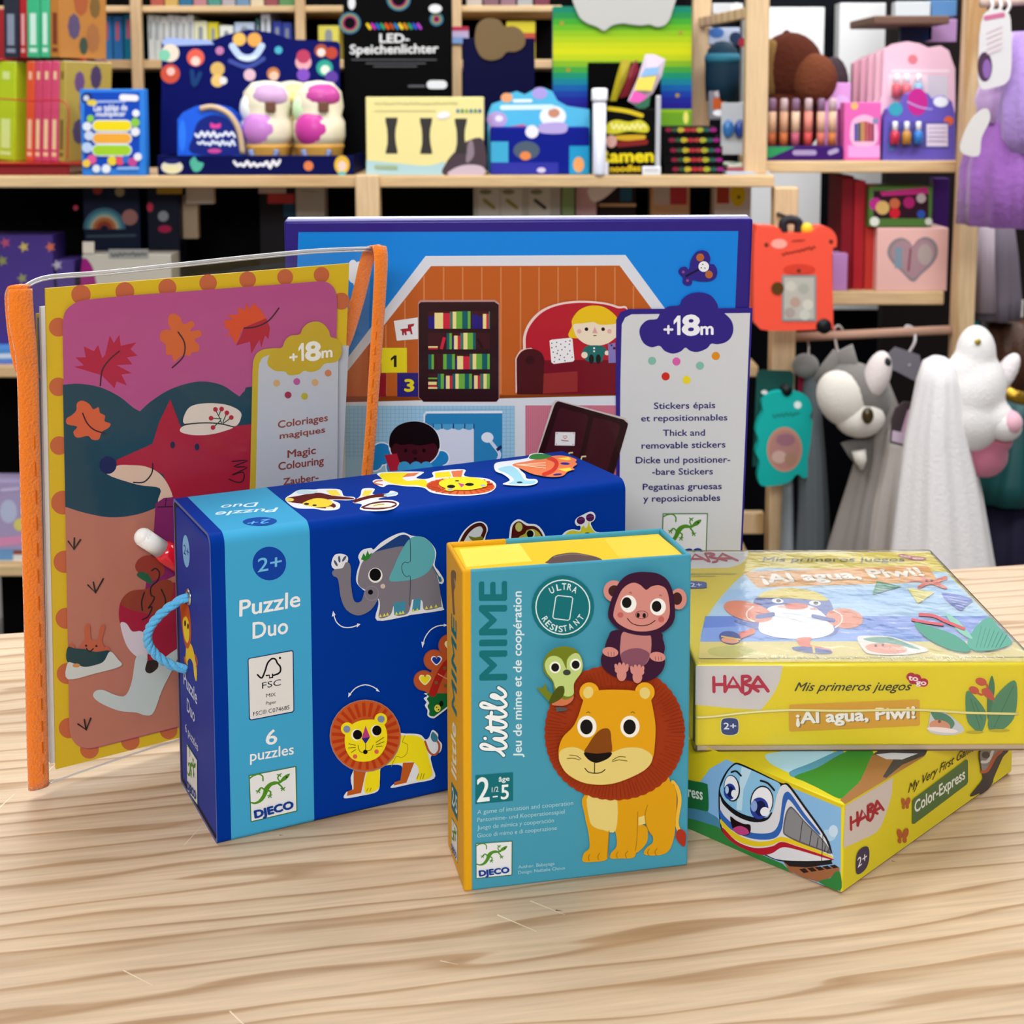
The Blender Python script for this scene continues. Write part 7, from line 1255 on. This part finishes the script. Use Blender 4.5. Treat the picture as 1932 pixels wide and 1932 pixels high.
# ------------------------------------------------------------------ dressing-up costumes
def px2(x, y, Y): return at(x, y, Y)
def cloth(mb, m, Y, rows, depth=.05, fold=.06, nf=7, ph=0.0):
    loft(mb, m, [ring(at(x, y, Y), abs(at(x + w, y, Y).x - at(x, y, Y).x), depth * d, 56, fold * f, nf, ph) for x, y, w, d, f in rows])
fur = lambda c: mat(c, .95, .05, bump=.5, bscale=420, sheen=.3)
uc = thing('unicorn_costume', 'white plush unicorn cape with pink nose hanging at the right end of the rod', 'costume', at(1790, 1400, 2.2)); Yu = 2.2
def blob(mb, name, parent, vox=.004, it=10):
    o = mb.build(name, parent, True); r = o.modifiers.new('merge', 'REMESH'); r.mode = 'VOXEL'; r.voxel_size = vox; r.use_smooth_shade = True; s_ = o.modifiers.new('soften', 'SMOOTH'); s_.iterations = it; s_.factor = .6; return o
b = MB(); cloth(b, mat('#e6e3e3', .95, .1, bump=.25, bscale=200), Yu, [(1772, 674, 12, .4, 0), (1771, 684, 28, .7, .2), (1769, 720, 38, .9, .6), (1767, 820, 58, 1, 1), (1772, 920, 76, 1.2, 1.2), (1776, 1070, 97, 1.4, 1.3), (1780, 1400, 130, 1.8, 1.5)], .05, .05, 6, .5); b.build('cape', uc, True)
wf = fur('#ece9e7')
b = MB(); sph(b, wf, at(1838, 738, Yu), (.047, .046, .062), 22, rot=Matrix.Rotation(.3, 3, 'Y')); sph(b, wf, at(1832, 790, Yu - .005), (.046, .042, .052), 20)
sph(b, wf, at(1841, 668, Yu), (.031, .03, .046), 18); sph(b, wf, at(1832, 700, Yu), (.038, .034, .036), 18); sph(b, wf, at(1876, 788, Yu - .015), (.030, .030, .030), 16); blob(b, 'head', uc); b = MB(); sph(b, mat('#b09a3c', .3, .5, 0, .6), at(1845, 645, Yu - .027), (.005, .003, .005), 10); b.build('horn_button', uc, True)
b = MB(); sph(b, mat('#e9e2e2', .95, .1, bump=.6, bscale=160), at(1897, 705, Yu + .01), (.016, .014, .036), 16, rot=Matrix.Rotation(.5, 3, 'Y')); b.build('ear', uc, True)
b = MB(); sph(b, mat('#2a2624', .2, .5), at(1868, 738, Yu - .036), (.0055, .005, .0085), 12); b.build('eye', uc, True)
b = MB(); sph(b, wf, at(1892, 800, Yu - .02), (.030, .028, .026), 18, rot=Matrix.Rotation(.5, 3, 'Y')); b.build('snout', uc, True); b = MB(); sph(b, fur('#e7b2c0'), at(1906, 797, Yu - .03), (.018, .022, .019), 16); b.build('nose', uc, True)
b = MB(); sph(b, fur('#c4748c'), at(1858, 858, Yu), (.036, .026, .036), 18, rot=Matrix.Rotation(-.6, 3, 'Y')); sph(b, fur('#c4748c'), at(1884, 830, Yu), (.022, .02, .022), 14); b.build('mane', uc, True)
wc = thing('husky_costume', 'grey and white plush husky hood cape hanging in the middle of the rod', 'costume', at(1620, 1400, 2.4)); Yh = 2.4; gf, wf2 = fur('#77736f'), fur('#d8d3ca')
b = MB(); sph(b, gf, at(1612, 742, Yh), (.064, .05, .052), 22, rot=Matrix.Rotation(.5, 3, 'Y')); b.build('head', wc, True)
b = MB(); sph(b, wf2, at(1588, 752, Yh - .028), (.040, .032, .050), 20, rot=Matrix.Rotation(-.5, 3, 'Y')); sph(b, wf2, at(1622, 790, Yh - .03), (.042, .03, .032), 18); b.build('cheek', wc, True)
b = MB(); sph(b, fur('#ddd2d0'), at(1655, 708, Yh - .03), (.022, .022, .042), 18, rot=Matrix.Rotation(.25, 3, 'Y')); b.build('muzzle', wc, True); b = MB(); sph(b, mat('#1c2022', .4, .2), at(1672, 684, Yh - .04), (.008, .009, .009), 12); b.build('nose', wc, True)
b = MB(); sph(b, mat('#3a2c10', .2, .6), at(1637, 784, Yh - .062), (.010, .007, .014), 14); b.build('eye', wc, True)
for (e0, e1, e2, cc_) in (((1560, 720), (1575, 660), (1545, 690), gf), ((1612, 830), (1625, 885), (1640, 825), gf), ((1585, 662), (1620, 720), (1570, 700), gf)):
    b = MB(); A0, A1 = at(*e0, Yh), at(*e1, Yh - .01); tube(b, cc_, [A0, A0.lerp(A1, .5), A1], [.024, .016, .003], 12, .6); b.build('ear', wc, True)
b = MB(); tube(b, wf2, [at(1620, 850, Yh - .03), at(1624, 870, Yh - .03), at(1626, 886, Yh - .03)], [.012, .010, .003], 10); b.build('ear_tip', wc, True)
b = MB(); cloth(b, mat('#8d8682', .95, .1, bump=.25, bscale=200), Yh + .03, [(1650, 690, 14, .4, 0), (1662, 760, 30, .7, .6), (1662, 860, 44, 1, 1), (1650, 960, 62, 1.2, 1.4), (1640, 1070, 82, 1.4, 1.6), (1640, 1400, 110, 1.6, 1.6)], .05, .07, 6, 1.2); b.build('cape', wc, True)
b = MB(); cloth(b, mat('#b9b0aa', .95, .1, bump=.25, bscale=200), Yh - .02, [(1690, 800, 10, .3, 0), (1690, 850, 24, .7, .6), (1676, 960, 34, 1, 1), (1664, 1070, 40, 1.2, 1.4), (1660, 1400, 60, 1.5, 1.5)], .03, .06, 5, .3); b.build('lining', wc, True)
hgm = mat('#c9c4c0', .35, .4)
b = MB(); tube(b, hgm, spline([at(1590, 668, Yh + .08), at(1580, 660, Yh + .1), at(1576, 640, YQ - .02), at(1574, 622, YQ - .022), at(1582, 614, YQ - .02), at(1590, 622, YQ - .018)], False, 4), .0022, 8); b.build('hanger', wc, True)
gc = thing('grey_costume', 'slate grey fleece costume hanging left of the husky hood', 'costume', at(1530, 1400, 2.52)); b = MB(); cloth(b, mat('#5f666a', .95, .1, bump=.25, bscale=200), 2.52, [(1528, 700, 8, .3, 0), (1530, 740, 16, .6, .5), (1532, 860, 24, 1, 1), (1534, 960, 28, 1.0, 1.2), (1533, 1070, 32, 1.0, 1.3), (1533, 1400, 34, 1.0, 1.4)], .04, .06, 4, .8); b.build('robe', gc, True); b = MB(); sph(b, fur('#8a8986'), at(1520, 690, 2.52), (.024, .026, .022), 16); b.build('hood', gc, True); b = MB(); tube(b, hgm, spline([at(1524, 680, 2.55), at(1526, 655, YQ - .02), at(1524, 638, YQ - .022), at(1531, 628, YQ - .02), at(1536, 636, YQ - .018)], False, 4), .002, 8); b.build('hanger', gc, True)
bc = thing('blue_grey_costume', 'thin blue grey fleece costume right beside the lower rack post', 'costume', at(1484, 1400, 2.545)); b = MB(); cloth(b, mat('#8f98a0', .95, .1, bump=.25, bscale=200), 2.545, [(1486, 860, 5, .3, 0), (1487, 900, 9, .6, .5), (1486, 1070, 14, 1.0, 1), (1484, 1400, 18, 1.2, 1)], .03, .05, 3); b.build('robe', bc, True); b = MB(); tube(b, hgm, [at(1486, 870, 2.545), at(1488, 640, YQ - .03)], .0018, 8); b.build('hanger', bc, True)
lg = thing('lilac_hanger', 'clear lilac hanger with curved hook between the husky and unicorn capes', 'hanger', at(1716, 720, 2.52)); b = MB(); tube(b, mat('#cfc8cc', .2, .5), spline([at(1716, 690, 2.54), at(1712, 672, 2.56), at(1726, 645, 2.62), at(1724, 622, YQ - .02), at(1712, 615, YQ - .02), at(1706, 622, YQ - .02)], False, 5), .0028, 8); b.build('hook', lg, True); b = MB(); extrude(b, mat('#7f7a84', .25, .5), pxpoly([(1655, 690), (1690, 655), (1735, 670), (1740, 690), (1728, 720), (1690, 700)], 2.54), ID, 2.54, 2.546); b.build('shoulder', lg)
t = thing('round_tag', 'clear arched tag with pink dress shape hanging between the two capes', 'tag', at(1710, 845, 2.28)); b = MB(); extrude(b, mat('#3a3034', .3, .4), pxpoly([(1680, 836), (1682, 790), (1690, 770), (1706, 758), (1724, 760), (1736, 775), (1738, 800), (1732, 840), (1722, 846)], 2.28), ID, 2.28, 2.284); b.build('card', t)
a = Art((0, 2.2797, 0), FN, .4, .2); a.STEP = 6e-5; a.poly('#c9a3bc', [(1700, 815), (1712, 775), (1722, 766), (1732, 775), (1730, 820), (1722, 842), (1690, 828)]); a.poly('#cdb8cc', [(1684, 812), (1728, 822), (1722, 843), (1682, 832)]); a.build('print', t)
# purple tutu dress, right edge
du = thing('tutu_dress', 'purple tulle tutu dress with puffed skirt hanging at the right edge', 'dress', at(1895, 430, 2.35)); Yd = 2.38
tul = mat('#9a62b4', .8, .15, bump=.5, bscale=90, sheen=.4)
b = MB(); cloth(b, tul, Yd, [(1905, 150, 40, .7, .3), (1905, 185, 48, .8, .5), (1900, 240, 64, 1, .9), (1898, 320, 80, 1.2, 1.2), (1897, 423, 84, 1.3, 1.4)], .07, .05, 11, .4); b.build('skirt', du, True)
b = MB(); cloth(b, mat('#a888cc', .8, .15, bump=.5, bscale=90, sheen=.4), Yd - .06, [(1930, 60, 22, .5, .2), (1932, 130, 40, .8, .6), (1935, 200, 52, 1, 1), (1930, 260, 44, .9, 1), (1925, 290, 20, .5, .8)], .05, .07, 9, 1.1); b.build('puff', du, True)
b = MB(); cloth(b, mat('#c3a2d2', .8, .15, sheen=.4), Yd - .03, [(1880, 150, 28, .5, .2), (1876, 190, 36, .6, .5), (1872, 232, 20, .4, .6)], .05, .08, 8); b.build('ruffle', du, True)
dc = thing('dress_card', 'white backing card with oval hole holding the purple tutu dress', 'card', at(1875, 160, 2.29))
b = MB(); yv = 2.29; out_ = spline([(1856, 28), (1900, 22), (1908, 60), (1908, 130), (1900, 155), (1880, 164), (1850, 166), (1846, 120)], True, 4); extrude(b, mat('#d8d4d6', .5, .3), pxpoly(out_, yv), ID, yv, yv + .002); b.build('board', dc)
a = Art((0, yv - .0003, 0), FN, .5, .3); a.STEP = 6e-5; a.circ('#4a2f4c', 1858, 126, 14, 28); a.circ('#8a5fa8', 1862, 130, 8, 18); a.stroke('#c86a90', [(1860, 34), (1892, 28)], 9, 0)
for k in range(5): a.stroke('#d8bcc4', [(1862, 62 + k * 10), (1890, 50 + k * 10)], 2.2, 0)
a.build('print', dc)
b = MB(); extrude(b, mat('#d6d2cf', .5, .3), pxpoly(spline([(1812, 285), (1822, 245), (1842, 215), (1862, 205), (1868, 225), (1852, 260), (1846, 294)], True, 4), yv - .01), ID, yv - .01, yv - .008); td = b.build('paper_tag', None); tag(td, 'curved white paper tag with faint print at left of the tutu skirt', 'tag')
dr = thing('dress_rail', 'pale rail with looped plastic hooks at the top right corner', 'rail', at(1900, 10, 2.36)); b = MB(); tube(b, mat('#d3b8ac', .4, .2), [at(1850, 4, 2.36), at(2000, -4, 2.36)], .009, 10); b.build('rod', dr, True)
b = MB()
b.mats = []
for x in (1868, 1884, 1900): 
    h_ = MB(); tube(h_, mat('#d9d4ce', .3, .5), spline([at(x, -2, 2.35), at(x + 5, 10, 2.345), at(x, 22, 2.345), at(x - 4, 30, 2.33)], False, 4), .003, 8); h_.build('hook', dr, True)
# clothes behind the unicorn
lb = thing('grey_gown', 'sheer grey lilac gown hanging below the tutu dress', 'dress', at(1880, 620, 2.9)); b = MB(); cloth(b, mat('#6f6672', .8, .2), 2.9, [(1880, 400, 30, .5, .4), (1878, 480, 40, .8, .8), (1876, 560, 46, 1, 1), (1874, 600, 44, 1, 1.2)], .06, .06, 7); b.build('skirt', lb, True); b = MB(); cloth(b, mat('#a89aa4', .7, .2), 2.86, [(1862, 430, 14, .4, .2), (1858, 500, 18, .6, .8), (1858, 588, 22, .7, 1)], .04, .06, 5); b.build('panel', lb, True)
t, a = item('white_bottle', 'white pot with pink lid on the far shelf right of the rack', 'pot', 1898, 566, 1932, 2.86, .04, zat(600, 2.86), '#d3cfc4', part='pot'); b = MB(); rbox(b, mat('#c85a70', .4, .2), ID, xat(1898, 2.86), 2.858, zat(568, 2.86), xat(1932, 2.86), 2.90, zat(548, 2.86), .004); b.build('lid', t, True)
tc = thing('teal_costume', 'dark teal satin costume hanging at the right edge behind the unicorn', 'costume', at(1910, 1400, 2.75)); b = MB(); cloth(b, mat('#0b4a4c', .5, .4), 2.75, [(1920, 756, 30, .6, .3), (1915, 820, 50, .9, .7), (1905, 900, 66, 1.1, 1), (1900, 940, 72, 1.2, 1)], .06, .05, 6); b.build('top', tc, True); b = MB(); cloth(b, mat('#14102a', .7, .2), 2.77, [(1903, 935, 62, 1.1, 1), (1900, 1080, 80, 1.3, 1.2), (1900, 1400, 90, 1.4, 1.2)], .06, .05, 7); b.build('skirt', tc, True)
b = MB(); tube(b, mat('#b8902c', .25, .6, 0, .8, bump=.6, bscale=150), spline([at(1896, 738, 2.66), at(1915, 748, 2.65), at(1940, 752, 2.66), at(1970, 748, 2.68)], False, 4), .013, 10); b.build('gold_belt', tc, True)
br_ = thing('brown_garment', 'brown sequinned garment on the far rail above the teal costume', 'costume', at(1900, 720, 2.95)); b = MB(); cloth(b, mat('#4a2a18', .5, .4, bump=.6, bscale=140), 2.95, [(1905, 606, 50, .8, .6), (1905, 660, 56, 1, 1), (1905, 730, 60, 1, 1)], .05, .05, 9); b.build('bodice', br_, True); b = MB(); rbox(b, mat('#1d8a98', .5, .3), ID, xat(1838, 2.9), 2.89, zat(650, 2.9), xat(1856, 2.9), 2.894, zat(590, 2.9), .001); b.build('ribbon', br_)

# ------------------------------------------------------------------ printing and fittings belong to the part that carries them
def nest(t, pairs):
    ch = list(t.children)
    stem = lambda o: o.name.split('.')[0]
    for kid, host in pairs:
        hs = [o for o in ch if stem(o) == host]
        for o in [o for o in ch if stem(o) == kid]:
            if hs: o.parent = hs[0]
nest(sb, [('front_print', 'lid')])
nest(pz, [('front_print', 'sleeve'), ('top_print', 'sleeve'), ('end_print', 'tray'), ('eyelet', 'tray'), ('rope_handle', 'tray')])
nest(gb, [('front_print', 'slipcase'), ('spine_print', 'slipcase'), ('top_print', 'inner_box')])
nest(lo_, [('side_print', 'lid'), ('top_print', 'lid'), ('front_print', 'lid')])
nest(up_, [('front_print', 'lid'), ('top_print', 'lid'), ('wrap_seam', 'shrink_wrap'), ('wrap_perforation', 'shrink_wrap')])
nest(book, [('cover_print', 'cover'), ('card_print', 'picture_card')])
sts = [o for o in po.children if o.name.startswith('stitching')]; hosts = [o for o in po.children if o.name.split('.')[0] in ('left_binding', 'right_binding')]
for o, h in zip(sts, hosts): o.parent = h
nest(po, [('film_rim', 'back_film'), ('bottom_weld', 'front_film')])
nest(ct, [('scratch_marks', 'countertop')]) if False else None
for t_, host in ((cx0, 'shell'), (tt, 'body'), (dc, 'board')): nest(t_, [('front_print', host), ('print', host), ('wheel', host), ('clasp', host)])
nest(dt, [('header_print', 'header_card'), ('tray_print', 'tray')]); nest(md_, [('header_print', 'header_card'), ('box_print', 'box_front')]); nest(rm, [('front_print', 'box_front'), ('bag_print', 'clear_bag')]); nest(pd, [('front_print', 'shell'), ('rim', 'shell')])
nest(uc, [('eye', 'head'), ('ear', 'head'), ('horn_button', 'head'), ('snout', 'head')]); nest(wc, [('eye', 'head'), ('nose', 'muzzle')])
for o in list(bpy.data.objects):
    if o.parent is None and o.get('category'):
        nest(o, [('polish_bottle', 'card_box')])
